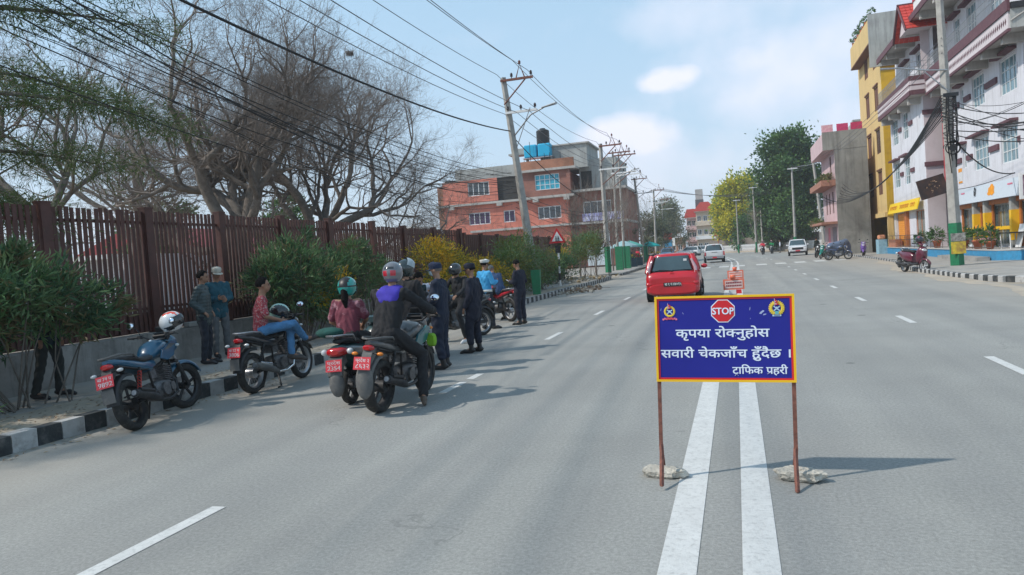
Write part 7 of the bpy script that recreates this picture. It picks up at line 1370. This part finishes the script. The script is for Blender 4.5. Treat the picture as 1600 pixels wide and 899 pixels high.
def cable(p, q, sag, r, label, group, n=22, m=None, name='overhead_cable'):
    p, q = Vector(p), Vector(q); b = MB(); b.tube([p.lerp(q, i / n) - V3(0, 0, 4 * sag * (i / n) * (1 - i / n)) for i in range(n + 1)], r, 5, True); return tag(b.build(name, m or cabm), label, 'cable', group)
WL = ['bare power wire passing overhead from the leaning pole towards the camera', 'bare power wire between the leaning pole and the driveway pole', 'bare power wire between the driveway pole and the leaning far pole', 'bare power wire beyond the leaning far pole']; WG = ['bare wires overhead', 'bare wires to the driveway pole', 'bare wires past the driveway pole', 'bare wires of the farthest left span']
for dx, dz in ((-.25, .45), (.55, 1.0), (1.25, .45), (.0, -1.4), (.6, -1.4), (1.2, -1.4)):
    cable(p1t + V3(dx, -.17, dz - .3), (-9.0 + dx, -6, 10.2 + dz - .3), .75, .013, WL[0], WG[0], m=wirem)
    for j_, (a_, b_) in enumerate(((0, 1), (1, 4), (4, 5))): cable(ptops[a_] + V3(dx, -.17, dz - .3), ptops[b_] + V3(dx, -.17, dz - .3), .5, .013, WL[j_ + 1], WG[j_ + 1], m=wirem)
for i in range(4): cable(ptops[5] + V3(.4 * i, 0, 0), (8 + i * .3, 112, 9.5 - .2 * i), 1.2, .02, 'thin wire crossing the road high up at the bend', 'wires crossing at the bend', m=wirem)
cable(ay(797, 205, 33.1), ay(225, -28, 9.5), .35, .028, 'thick black cable running from the leaning pole over the bare tree crown', None); cable(ay(800, 212, 33.1), ay(938, 320, 54), .6, .022, 'black cable sagging from the leaning pole past the orange building', None)
rn = random.Random(31)
for i in range(15):
    e = ay(-70 + rn.uniform(-20, 160), rn.uniform(-60, 30) + (50 if i % 4 == 0 else 0), 6.5 + rn.uniform(-1, 2.5)); cable(ay(803 + rn.uniform(-4, 4), rn.uniform(268, 335), 33.1), e, rn.uniform(.35, 1.15), rn.choice((.006, .008, .012)), 'black telecom cable in the bundle sagging across the upper left sky', 'telecom cables across the upper left sky')
for i in range(5): cable(ay(806, 300 + 8 * i, 33.2), ay(945, 330 + 7 * i, 54), rn.uniform(.3, .9), .012, 'black telecom cable sagging between the leaning pole and the driveway pole', 'telecom cables past the orange building')
# right hand pole with cable clutter
rb, rtp = V3(8.75, 34.7, .12), V3(8.52, 34.7, 11.6); rp = pole('tall square concrete pole with green painted foot before the white shops', rb, rtp, .25, .15, [], None, (.02, 1.78))
b = MB(); b.bx(-.27, .27, -.262, -.25, .50, 1.0); b.build('yellow_poster', mat('yellow poster', (.72, .55, .03), rough=.6, scale=5, col2=(.25, .12, .05)), rp); b = MB(); b.bx(-.27, .27, -.262, -.25, 1.02, 1.35); b.build('torn_poster', mat('torn poster', (.4, .38, .34), rough=.9, scale=8, col2=(.1, .09, .08)), rp)
b = MB(); rn = random.Random(8)
for i in range(15):
    z = 5.0 + i * .14 + rn.uniform(-.05, .05); r_ = .235 + rn.uniform(0, .05); cx_ = -.04; b.tube([(cx_ + r_ * math.cos(a), r_ * math.sin(a), z + .06 * math.sin(a * 2 + i) + rn.uniform(-.02, .02)) for a in [2 * math.pi * k / 12 for k in range(13)]], .014, 4, False)
for i in range(11): x = rn.uniform(-.24, .2); b.tube([(x, -.25, 7.0), (x + rn.uniform(-.1, .1), -.3, 6.2), (x + rn.uniform(-.1, .1), -.26, 5.2), (x * .6, -.24, rn.uniform(3.6, 5))], .018, 4)
b.build('cable_tangle', cabm, rp, kind='stuff')
b = MB()
for k in range(9): b.ring((-.05, -.30 - .008 * k, 4.85), (0, 1, 0), 0, [(.24 + .006 * k, 0), (.27, .02), (.24 + .006 * k, .04)], 22)
b.ring((-.05, -.33, 4.85), (0, 1, 0), 0, [(.001, 0), (.15, 0)], 20); b.build('cable_coil', cabm, rp, kind='stuff')
b = MB(); b.bx(-.3, .25, -.3, -.2, 6.95, 7.1); b.build('bracket', BLACKM, rp); b = MB(); b.tube([(-.1, -.2, 8.05), (-.8, -.1, 8.15), (-1.9, .1, 8.45)], .035, 6); b.tube([(-.1, -.2, 7.2), (-.9, -.1, 8.1)], .025, 5); q = b.build('lamp_arm', STEEL, rp); b = MB(); b.tube([(-1.8, .1, 8.43), (-2.5, .2, 8.5)], [.06, .10], 8, flat=.5); b.build('lamp_head', STEEL, q)
PR = [('far grey lamp pole with green foot beside the white oncoming car', 1237, 262, 1243, 92, .17, (.1, 1.9)), ('leaning concrete pole in front of the huge dark tree', 1268, 235, 1290, 84, .2, None), ('pale pole left of the yellow green tree', 1150, 312, 1154, 120, .13, (.1, 1.4)), ('tall pale pole at the picket fence by the dark tree', 1176, 292, 1182, 112, .14, (.1, 1.6)), ('leaning pale pole at the picket fence between the trees', 1186, 285, 1192, 118, .16, None)]
rtops = []
for k, (lab, tx, ty, bx_, Y, r_, bd) in enumerate(PR): t_ = ay(tx, ty, Y); b_ = ay(bx_, 385, Y); b_.z = .05; pole(lab, b_, t_, r_, r_ * .65, [(t_.z - .2, -.5, .6, None, True)] if k != 1 else [], (t_.z - .1, 2.4, 0, .15) if k == 0 else None, bd); rtops.append(t_)
for i in range(9): cable((8.5 - .1, 34.5, 6.2 + .12 * i), (8.2 + .1 * i, 84 - i, 6.2 + .25 * i), 2.0 + .14 * i, .028 if i % 2 else .016, 'black cable in the thick bundle drooping along the shop fronts', 'bundle of cables before the yellow house', 26)
for i in range(12): cable((8.55, 34.45, 5.6 + .13 * i), ay(1660, rn.uniform(110, 225), 30 + rn.uniform(-4, 4)), rn.uniform(.1, .5), rn.choice((.010, .014, .02)), 'black cable spreading right from the concrete pole before the white facade', 'cables right of the concrete pole', 18)
cable((8.6, 34.45, 5.6), (12.3, 39.0, 4.0), .55, .028, 'thick black cable looping from the pole down to the pale shop sign', None); cable((12.3, 39, 4.02), (12.3, 48.5, 3.9), .12, .018, 'thin black cable along the top of the pale shop sign', None)
for i in range(3): cable((8.5, 34.5, 9.5 - .3 * i), rtops[0] + V3(0, 0, -.2 * i), 1.2, .012, 'thin wire from the near concrete pole to the far lamp pole', 'thin wires along the right', m=wirem)
# ------------------------------------------------------------------ road sign, planter, barriers, debris
sb = gp(876, 449, .18); sg = thing('road_sign', 'red and white triangular pedestrian sign on a black and white striped post', 'road sign', sb); zt = 1.7 + 0 * sb.z; tz = (ay(871, 372, sb.y).z); dx_ = ay(871, 372, sb.y).x - sb.x
for k in range(6): b = MB(); z0 = k * (tz - .35 - .18) / 6; z1 = (k + 1) * (tz - .35 - .18) / 6; b.cyl((dx_ * z0 / tz, 0, z0), (dx_ * z1 / tz, 0, z1), .045, None, 10); b.build('post_segment', WHITEP if k % 2 == 0 else BLACKM, sg)
def tri(s_, y, m, nm, par): b = MB(); b.prism([(dx_ - s_, tz - .18 - s_ * .58), (dx_ + s_, tz - .18 - s_ * .58), (dx_, tz - .18 + s_ * 1.15)], y, y + .01, 'y'); return b.build(nm, m, par)
t1_ = tri(.42, -.06, REDV, 'triangle_plate', sg); tri(.27, -.072, WHITEP, 'white_face', t1_); b = MB()
for s_ in (-1, 1): x = dx_ + s_ * .055; z = tz - .27; b.tube([(x, -.085, z + .02), (x, -.085, z + .13)], [.035, .02], 6); b.ell((x, -.085, z + .165), (.02, .01, .022), 8, 5); b.tube([(x - .03, -.085, z - .07), (x, -.085, z + .03), (x + .035, -.085, z - .07)], .014, 4)
b.build('pedestrian_symbol', BLACKM, t1_); b = MB(); b.bx(dx_ - .13, dx_ + .13, -.05, -.03, tz - .9, tz - .55); b.build('lower_plate', BLACKM, sg)
pb = thing('green_planter', 'tall green metal planter box standing on the kerb', 'planter', (-7.78, 28.7, .0), R(8)); 
for nm, bb in (('front_panel', (-.17, .17, -.2, -.17)), ('rear_panel', (-.17, .17, .17, .2)), ('side_panel', (-.17, -.14, -.17, .17)), ('side_panel', (.14, .17, -.17, .17))):
    b = MB(); b.prism([(bb[0], bb[2]), (bb[1], bb[2]), (bb[1], bb[3]), (bb[0], bb[3])], .12, 1.18, 'z'); b.v = [(x * (.8 + .25 * z), y * (.8 + .25 * z), z) for x, y, z in b.v]; b.build(nm, GREEN, pb)
for sx in (-1, 1): b = MB(); b.bx(sx * .2 - .02, sx * .2 + .02, -.16, .16, 0, .13); b.build('foot', BLACKM, pb)
for i, (x, y, lab) in enumerate(((-.15, 25.9, 'nearer small orange and white check board standing on the centre line'), (-.10, 34.0, 'farther small orange and white check board standing on the centre line'))):
    br = thing('check_barrier', lab, 'barrier', (x, y, .0), R(4)); OR_ = mat('orange red barrier paint', (.78, .17, .09), rough=.5, var=.1)
    b = MB(); b.bx(-.34, .34, -.02, .02, .14, .50); b.build('board', OR_, br); b = MB(); b.bx(-.285, .285, -.028, -.021, .19, .45); b.build('white_face', mat('pinkish white board', (.74, .55, .50), rough=.6, var=.1), br)
    b = MB(); rn2 = random.Random(i)
    for r_ in range(2):
        for k in range(9): b.bx(-.25 + .057 * k, -.25 + .057 * k + .042, -.033, -.029, .35 - .1 * r_, .40 - .1 * r_)
    b.build('board_lettering', OR_ if i else mat('dark red print', (.3, .03, .04), rough=.6), br); b = MB(); b.bx(-.16, .06, -.05, .05, 0, .13); b.bx(-.05, .05, -.015, .015, .5, .62); b.build('foot', WHITEP, br); b = MB(); b.bx(.07, .24, -.06, .06, 0, .13); b.build('red_foot', REDV, br)
    b = MB(); b.ring((-.02, 0, .50), (0, 0, 1), 0, [(.001, 0), (.08, 0), (.10, .14), (.001, .15)], 12); b.build('reflector', OR_, br)
b = MB(); rn = random.Random(55)
for i in range(230):
    p = V3(-7.0 + rn.gauss(0, .34), 33.2 + rn.gauss(0, 1.25), .02 + abs(rn.gauss(0, .05))); s_ = rn.uniform(.03, .13); b.mi(rn.randrange(3)).box(p, (s_, s_ * rn.uniform(.6, 1.4), s_ * .6), (rn.random(), rn.random(), rn.random() * 6))
for i in range(50): p = V3(-7.0 + rn.gauss(0, .35), 33.2 + rn.gauss(0, 1.3), .1); d = V3(rn.gauss(0, .3), rn.gauss(0, .3), rn.gauss(.03, .06)); b.mi(3).tube([p - d, p + d], .01, 3)
stuff(b.build('rubble', [STONE, EARTH, LEAFD[1], TWIG]), 'heap of rubble, twigs and dry leaves swept against the left kerb', 'rubble')
b = MB()
for i in range(260): p = V3(-8.7 + rn.gauss(0, .5), 41.5 + rn.gauss(0, 2.0), .2 + abs(rn.gauss(0, .06))); s_ = rn.uniform(.04, .2); b.mi(rn.randrange(3)).box(p, (s_, s_ * rn.uniform(.6, 1.4), s_ * .5), (rn.random(), rn.random(), rn.random() * 6))
stuff(b.build('litter', [STONE, LEAFD[0], EARTH]), 'brown litter and rubble on the pavement behind the sign post', 'litter')
# ------------------------------------------------------------------ cars
CARG = mat('car window glass', (.03, .055, .06), rough=.05, spec=1.0, var=.3, scale=1.2, coat=.5); TRIMB = mat('black car trim', (.015, .015, .016), rough=.6)
def car(label, loc, rz, pm, c):
    rt = thing(c.get('name', 'car'), label, c.get('cat', 'car'), loc, rz); L_, W, zb, zr = c['L'], c['W'], c['belt'], c['roof']; hw = W / 2; wr = c.get('wr', .3); ya, yb = c['ra'], c['fa']
    b = MB(); b.loft(c['body'], 28, 5); b.build('body', pm, rt)
    # cabin glass, roof, pillars
    y0, y1, y2, y3 = c['cab']; n_ = 28; rings = []
    def ring(z, a, e, w_, ex=6):
        o = []
        for j in range(n_):
            t = 2 * math.pi * (j + .5) / n_; ct, st_ = math.cos(t), math.sin(t); o.append((w_ * math.copysign(abs(ct) ** (2 / ex), ct), (a + e) / 2 + (e - a) / 2 * math.copysign(abs(st_) ** (2 / ex), st_), z))
        return o
    lv = [(zb - .04, 0, 1.0), (zb + .1, .18, .965), ((zb + zr) / 2, .55, .89), (zr - .07, .93, .78)]; gl = MB(); vs = []
    for z, f, wf in lv: vs += ring(z, y0 + (y1 - y0) * f, y3 + (y2 - y3) * f, hw * .93 * wf)
    gl.add(vs, [(i * n_ + j, i * n_ + (j + 1) % n_, (i + 1) * n_ + (j + 1) % n_, (i + 1) * n_ + j) for i in range(3) for j in range(n_)], True); gl.build('windows', CARG, rt)
    rf = MB(); vs = []
    for z, f, wf in ((zr - .10, .91, .80), (zr - .03, .97, .765), (zr, 1.02, .67), (zr + .015, 1.15, .36)): a = y0 + (y1 - y0) * min(f, 1) + (f > 1) * (f - 1) * 1.2; e = y3 + (y2 - y3) * min(f, 1) - (f > 1) * (f - 1) * 1.2; vs += ring(z, a, e, hw * .93 * wf)
    rf.add(vs, [(i * n_ + j, i * n_ + (j + 1) % n_, (i + 1) * n_ + (j + 1) % n_, (i + 1) * n_ + j) for i in range(3) for j in range(n_)], True); rf.add(vs[-n_:], [tuple(range(n_))], True); rf.build('roof', pm, rt)
    for s_ in (-1, 1):
        for (ys, wd) in ((0, c.get('cp', .1)), (1, .04)):
            yA, yB = (y0, y1) if ys == 0 else (y3, y2); p = MB(); p.tube([(s_ * hw * .915, yA + (.09 if ys == 0 else -.09), zb - .03), (s_ * hw * .825, yA + (yB - yA) * .55 + (.07 if ys == 0 else -.07), (zb + zr) / 2), (s_ * hw * .73, yB + (.05 if ys == 0 else -.05), zr - .07)], wd, 6, True, True); p.build('pillar', pm, rt)
        p = MB(); ym = (y0 + y3) / 2 + .02; p.tube([(s_ * hw * .93, ym, zb), (s_ * hw * .745, ym, zr - .08)], .035, 5); p.build('pillar', TRIMB, rt)
        m_ = MB(); m_.ell((s_ * (hw + .09), y3 - .25, zb + .06), (.11, .06, .075), 12, 8); m_.build('door_mirror', c.get('mirm', pm), rt)
        for yy in (ym, ym + .85): d = MB(); d.bx(s_ * (hw - .003), s_ * (hw + .004), yy - .006, yy + .006, .35, zb); d.build('door_gap', TRIMB, rt)
    for y in (ya, yb):
        for s_ in (-1, 1):
            a = MB(); a.ring((s_ * (hw - .10), y, wr), (s_, 0, 0), 0, [(.001, .095), (wr * 1.17, .095), (wr * 1.17, .105), (wr * 1.0, .108)], 26, False); a.build('wheel_arch', TRIMB, rt)
            X = Matrix.Translation((s_ * (hw - .07), 0, 0)); wheel(rt, y, wr, .19, c.get('rim', STEEL), X, 6, 'wheel', disc=False, hub=.06)
    c['extra'](rt, hw) if c.get('extra') else None
    return rt
def bxm(rt, nm, m, *d, **k): b = MB(); b.bx(*d); return b.build(nm, m, rt, **k)
RED = paint('glossy red car paint', (.50, .006, .014)); WHC_ = paint('white car paint', (.66, .67, .68)); TAILC = mat('pale pink clear tail lens', (.50, .30, .32), rough=.15, coat=.7, var=.1)
def red_rear(rt, hw):
    for s_ in (-1, 1):
        b = MB(); b.tube([(s_ * .73, -1.80, .86), (s_ * .715, -1.775, 1.05), (s_ * .60, -1.68, 1.32)], [.05, .058, .035], 10, flat=1.0); b.build('tail_lamp', TAILC, rt); b = MB(); b.tube([(s_ * .745, -1.815, .84), (s_ * .735, -1.80, .95)], [.04, .052], 10); b.build('tail_lamp', TAILR, rt)
        b = MB(); b.ell((s_ * .70, -1.86, .58), (.12, .06, .07), 14, 8); b.build('bumper_bulge', RED, rt); b = MB(); b.bx(s_ * .62, s_ * .78, -1.90, -1.88, .50, .53); b.build('reflector', TAILR, rt)
        b = MB(); b.bx(s_ * .5, s_ * .53, -1.862, -1.84, .66, .92); 
    b = MB(); b.loft([(-1.93, .42, .70, .14), (-1.86, .42, .79, .19), (-1.70, .42, .82, .2)], 20, 4); b.build('bumper', RED, rt); b = MB(); b.add([(-.60, -1.80, 1.0), (.60, -1.80, 1.0), (.47, -1.60, 1.36), (-.47, -1.60, 1.36)], [(0, 1, 2, 3)]); b.add([(-.62, -1.76, .97), (.62, -1.76, .97), (.62, -1.81, .985), (-.62, -1.81, .985)], [(0, 1, 2, 3)]); b.build('rear_window', CARG, rt)
    b = MB(); b.tube([(0, -1.84, .985), (-.28, -1.835, 1.01), (-.42, -1.83, 1.02)], .012, 5); b.ell((0, -1.835, .975), (.04, .03, .025), 8, 5); b.build('wiper', TRIMB, rt); b = MB(); b.loft([(-1.88, .90, .06, .02), (-1.845, .90, .12, .035)], 12, 2.5); b.build('boot_handle', RED, rt)
    b = MB(); b.bx(-.62, .62, -1.853, -1.846, .64, .648); b.build('hatch_gap', TRIMB, rt); b = MB(); b.bx(.44, .62, -1.858, -1.85, .885, .91); b.build('badge', CHROME, rt)
    b = MB(); b.bx(-.27, .27, -1.945, -1.93, .50, .62); pl = b.build('number_plate', BLACKM, rt); b = MB()
    for e in (0, .006): text_into(b, 'बा १ च ४४०१५', Matrix.Translation((-.235 + e, -1.947, .53)) @ Matrix.Rotation(R(90), 4, 'X') @ Matrix.Diagonal((.72, 1, 1, 1)), .125, .001)
    b.build('plate_characters', WHITEP, pl); b = MB(); b.tube([(0, -1.45, 1.55), (0, -1.56, 1.68)], .008, 5); b.build('antenna', TRIMB, rt); b = MB(); b.bx(.36, .46, -1.668, -1.66, 1.26, 1.33); b.build('window_sticker', WHITEP, rt)
    b = MB(); b.tube([(-.5, -1.75, .2), (-.5, -1.93, .2)], .03, 8); b.build('exhaust', STEEL, rt)
rx = (ay(1012, 465, 23.3).x + ay(1089, 462, 23.3).x) / 2
car('glossy red hatchback driving away just beyond the stop board', (rx, 25.2, 0), R(1), RED, dict(L=3.8, W=1.66, belt=.95, roof=1.50, wr=.29, ra=-1.2, fa=1.22, cab=(-1.82, -1.52, .35, 1.05), cp=.10, extra=red_rear, body=[(-1.90, .50, .72, .26), (-1.86, .58, .79, .36), (-1.72, .60, .82, .38), (-1.2, .60, .83, .38), (.6, .60, .83, .37), (1.1, .58, .82, .35), (1.55, .52, .78, .26), (1.82, .46, .70, .18), (1.88, .44, .6, .12)]))
def pick_rear(rt, hw):
    bxm(rt, 'tailgate_panel', WHC_, -.72, .72, -2.53, -2.50, .62, 1.06, bevel=.01); bxm(rt, 'bumper', STEEL, -.8, .8, -2.66, -2.52, .42, .58); bxm(rt, 'underside', TRIMB, -.7, .7, -2.5, -2.4, .25, .42)
    for s_ in (-1, 1): bxm(rt, 'tail_lamp', TAILR, s_ * .78, s_ * .90, -2.54, -2.45, .68, 1.04)
    bxm(rt, 'number_plate', REDP, -.2, .2, -2.68, -2.66, .44, .56); bxm(rt, 'brake_lamp', TAILR, -.15, .15, -1.0, -.97, 1.66, 1.69); bxm(rt, 'badge', GREYP, -.25, .25, -2.54, -2.53, .95, 1.0)
pxx = (ay(1098, 410, 71).x + ay(1132, 410, 71).x) / 2
car('white double cab pickup driving away ahead of the red hatchback', (pxx, 73.6, 0), R(3), WHC_, dict(name='pickup', cat='pickup', L=5.1, W=1.83, belt=1.16, roof=1.74, wr=.38, ra=-1.55, fa=1.6, cab=(-1.0, -.82, .9, 1.5), cp=.07, extra=pick_rear, body=[(-2.50, .80, .88, .30), (-2.42, .80, .905, .33), (-.6, .80, .915, .34), (1.3, .80, .91, .33), (2.2, .75, .88, .27), (2.5, .70, .8, .2)]))
def suv_front(rt, hw):
    bxm(rt, 'grille', TRIMB, -.52, .52, 2.10, 2.16, .62, .84, bevel=.02); bxm(rt, 'lower_grille', TRIMB, -.75, .75, 2.12, 2.17, .28, .46, bevel=.02); bxm(rt, 'skid_plate', STEEL, -.5, .5, 2.13, 2.19, .22, .28)
    for s_ in (-1, 1): bxm(rt, 'headlamp', LENSW, s_ * .60, s_ * .84, 2.02, 2.12, .66, .80, bevel=.02); bxm(rt, 'daytime_lamp', LENSW, s_ * .5, s_ * .85, 1.98, 2.06, .90, .94); bxm(rt, 'fog_lamp', LENSW, s_ * .62, s_ * .76, 2.14, 2.17, .5, .58)
    bxm(rt, 'number_plate', REDP, -.22, .22, 2.17, 2.19, .46, .56)
    for s_ in (-1, 1): b = MB(); b.tube([(s_ * .66, -1.6, 1.66), (s_ * .68, .2, 1.67)], .02, 5); b.build('roof_rail', STEEL, rt)
sx_ = (ay(1233, 398, 79).x + ay(1266, 397, 79).x) / 2
suvd = dict(name='car', L=4.3, W=1.79, belt=1.02, roof=1.63, wr=.34, ra=-1.3, fa=1.32, cab=(-1.95, -1.7, .35, 1.15), cp=.09, extra=suv_front, body=[(-2.1, .66, .80, .28), (-1.9, .70, .88, .38), (-1.2, .70, .895, .38), (1.0, .70, .895, .38), (1.7, .68, .87, .34), (2.02, .62, .82, .30), (2.13, .58, .70, .24)])
car('white oncoming car with black grille beside the parked bikes', (sx_, 81.2, 0), R(176), WHC_, suvd)
car('white car turning side on at the far bend', (ay(1076, 388, 128).x, 130, 0), R(72), WHC_, dict(suvd)); car('second white car queued behind at the far bend', (ay(1092, 386, 140).x, 142, 0), R(96), WHC_, dict(suvd))
car('light blue car parked beyond the left parasols', (ay(1040, 392, 112).x, 114, 0), R(178), paint('light blue car paint', (.12, .30, .5)), dict(suvd))
# ------------------------------------------------------------------ scooters and bikes on the right
a_, b_ = gp(1411, 425), gp(1447, 426); hh, pp = heading(a_, b_); _ms = scooter('maroon scooter parked at the right kerb with a dark helmet on its handlebar', (pp.x, pp.y, 0), hh, MAROON, dict(steer=16, plate=None, mirrors=(0, 0), rim=mat('white alloy rim', (.6, .6, .6), rough=.3, metal=.4)), None, R(-4)); _ms.scale = (1.13,) * 3
hm = helmet('helmet', [shellmat('dark navy helmet shell', (.02, .022, .04)), shellmat('maroon helmet print', (.2, .03, .04)), VIS, LINING], None, headM(Vector((0, 0, 0)), 0, 0), f_band, 1.15); hm.location = V3(pp.x, pp.y, 0) + Matrix.Rotation(hh, 3, 'Z') @ V3(0, .47, 1.32); hm.rotation_euler = (0, 0, hh - .6); tag(hm, 'dark navy and maroon helmet perched on the maroon scooter handlebar', 'helmet')
scooter('purple scooter facing the road beside the bare cement wall', (ay(1349, 392, 60).x, 60, .1), R(168), PURPP, dict(steer=6, plate=None), None, R(-3))
q = ay(1312, 402, 56); motorcycle('motorcycle with bright rims parked nearest in the right hand row', (q.x, 57.0, .0), R(-110), paint('dark blue bike paint', (.03, .05, .12)), dict(steer=-10, plate=None, rim=STEEL, spokes=20), None, R(-8))
scooter('grey blue scooter parked in the middle of the right hand row', (ay(1301, 400, 60).x, 60, 0), R(140), paint('grey blue paint', (.10, .13, .2)), dict(plate=None), None, R(-6))
scooter('teal green scooter parked second in the right hand row', (ay(1288, 400, 63).x, 63, 0), R(150), paint('bright teal paint', (.01, .22, .18)), dict(plate=None), None, R(-6))
motorcycle('dark motorcycle half hidden at the far end of the right hand row', (ay(1281, 400, 67).x, 67, 0), R(150), BLKP, dict(plate=None), None, R(-8))
cv = MB(); cv.loft([(-1.0, .6, .10, .40), (-.7, .62, .34, .52), (0, .66, .38, .55), (.6, .74, .36, .62), (.95, .60, .12, .4)], 18, 2.6); o = cv.build('covered_bike', mat('blue grey tarpaulin', (.10, .14, .22), rough=.7, var=.25, scale=3, bump=.8, bscale=6), None, loc=(q.x + .5, 60.2, .1), rot=(0, 0, R(-60))); tag(o, 'bike under a blue grey tarpaulin leaning by the pink house shutter', 'tarpaulin')
kb = thing('kiosk_counter', 'pale blue kiosk counter at the left end of the blue platform', 'counter', (10.7, 62.6, .1)); bxm(kb, 'cabinet', mat('pale blue cabinet', (.25, .42, .5), rough=.7), -.3, .3, -.6, .6, 0, 1.1); bxm(kb, 'counter_top', mat('salmon cloth', (.65, .28, .15), rough=.9), -.25, .25, -.3, .3, 1.1, 1.45, bevel=.1)
# ------------------------------------------------------------------ distant people and stalls
person('man in dark clothes standing by the parked bikes beyond the oncoming car', (ay(1277, 402, 72).x, 72, 0), R(30), dict(vox=.03, mats=dict(top=cloth('dark green coat', (.015, .03, .02)), legs=BLKC, shoe=SHOEB)))
person('pedestrian in red jacket and dark trousers on the far left pavement', (ay(997, 408, 76).x, 76, .12), R(160), dict(vox=.03, mats=dict(top=cloth('bright red jacket', (.55, .02, .05)), legs=DENIMD, shoe=SHOEB)))
person('pedestrian in dark clothes beside the red jacketed one', (ay(985, 405, 78).x, 78, .12), R(170), dict(vox=.03, mats=dict(top=BLKC, legs=BLKC, shoe=SHOEB)))
person('pedestrian in white shirt walking by the picket fence', (ay(1219, 388, 104).x, 104, 0), R(90), dict(vox=.035, mats=dict(top=WHSH, legs=GREYT, shoe=SHOEB)))
for i, (px, cm, lab, lab2) in enumerate(((1192, (.6, .03, .06), 'rider in red jacket on a far motorcycle near the picket fence', 'far motorcycle carrying the red jacketed rider'), (1206, (.01, .22, .07), 'rider in green jacket on a far motorcycle near the picket fence', 'far motorcycle carrying the green jacketed rider'))):
    Y = 98 + 2 * i; X_ = ay(px, 388, Y).x; motorcycle(lab2, (X_, Y, 0), R(170), BLKP, dict(plate=None, stand='up')); person(lab, (X_, Y + .2, 0), R(170), dict(vox=.035, pel=(0, 0, .92), knL=(-.24, .36, .66), knR=(.24, .36, .66), anL=(-.2, .22, .36), anR=(.2, .22, .36), toL=(-.2, .4, .32), toR=(.2, .4, .32), elL=(-.3, .2, 1.14), wrL=(-.3, .44, 1.04), elR=(.3, .2, 1.14), wrR=(.3, .44, 1.04), gear='helmet', mats=dict(top=cloth('far rider jacket %d' % i, cm), legs=BLKC, shoe=SHOEB, helmet=[shellmat('pink helmet', (.6, .3, .3)), BLACKM, VIS, LINING])))
for i, (px, Y, c_, lab) in enumerate(((985, 74, (.10, .38, .32), 'sea green market parasol behind the slim grey poles'), (1016, 96, (.0, .35, .33), 'teal stall parasol past the leaning far pole'), (975, 70, (.25, .4, .42), 'pale faded parasol left of the sea green one'))):
    pr_ = thing('parasol', lab, 'parasol', (ay(px, 400, Y).x, Y, .1)); b = MB(); b.cyl((0, 0, 0), (0, 0, 2.5), .03, None, 6); b.build('pole', STEEL, pr_); b = MB(); b.ring((0, 0, 0), (0, 0, 1), 0, [(1.35, 1.9), (1.3, 2.05), (.7, 2.35), (.001, 2.6)], 8, False); b.build('canopy', mat('parasol cloth %d' % i, c_, rough=.9), pr_)
    st = thing('market_stall', ('dark stall counter under the sea green parasol', 'stall counter under the teal parasol', 'stall counter under the faded parasol')[i], 'stall', (ay(px, 400, Y).x + .2, Y + .6, .1)); bxm(st, 'counter', mat('stall cloth %d' % i, (.03, .06, .08), rough=.9), -.9, .9, -.4, .4, .0, .85); b = MB(); leaf_cloud(b, 150, (0, 0, 1.0), (.8, .35, .15), .16, 3, 900 + i, .8); b.build('goods', [REDSH, GREEN, YB], st, kind='stuff')
bxs = [(968, 62, 'tall green painted tree guard at the slim poles'), (980, 66, 'green painted tree guard behind the slim poles'), (1009, 90, 'green painted tree guard at the leaning far pole')]
for px, Y, lab in bxs: tg = thing('tree_guard', lab, 'tree guard', (ay(px, 405, Y).x, Y, .1)); [bxm(tg, 'guard_panel', GREEN, *d) for d in ((-.3, .3, -.3, -.27, 0, 2.0), (-.3, .3, .27, .3, 0, 2.0), (-.3, -.27, -.27, .27, 0, 2.0), (.27, .3, -.27, .27, 0, 2.0))]
# ------------------------------------------------------------------ faint dusty haze over the far road
hzb = MB(); hzb.box((0, 600, 29), (3600, 3000, 62)); hzo = hzb.build('haze', bpy.data.materials.new('haze air'), None, kind='stuff'); hm_ = hzo.data.materials[0]; hm_.use_nodes = True; n_ = hm_.node_tree.nodes; n_.clear()
ho = n_.new('ShaderNodeOutputMaterial'); hv = n_.new('ShaderNodeVolumePrincipled'); hv.inputs['Color'].default_value = (.86, .9, .97, 1); hv.inputs['Density'].default_value = .0006; hv.inputs['Anisotropy'].default_value = .3; hm_.node_tree.links.new(hv.outputs[0], ho.inputs['Volume'])
hzo['label'] = 'pale dusty haze over the whole street'
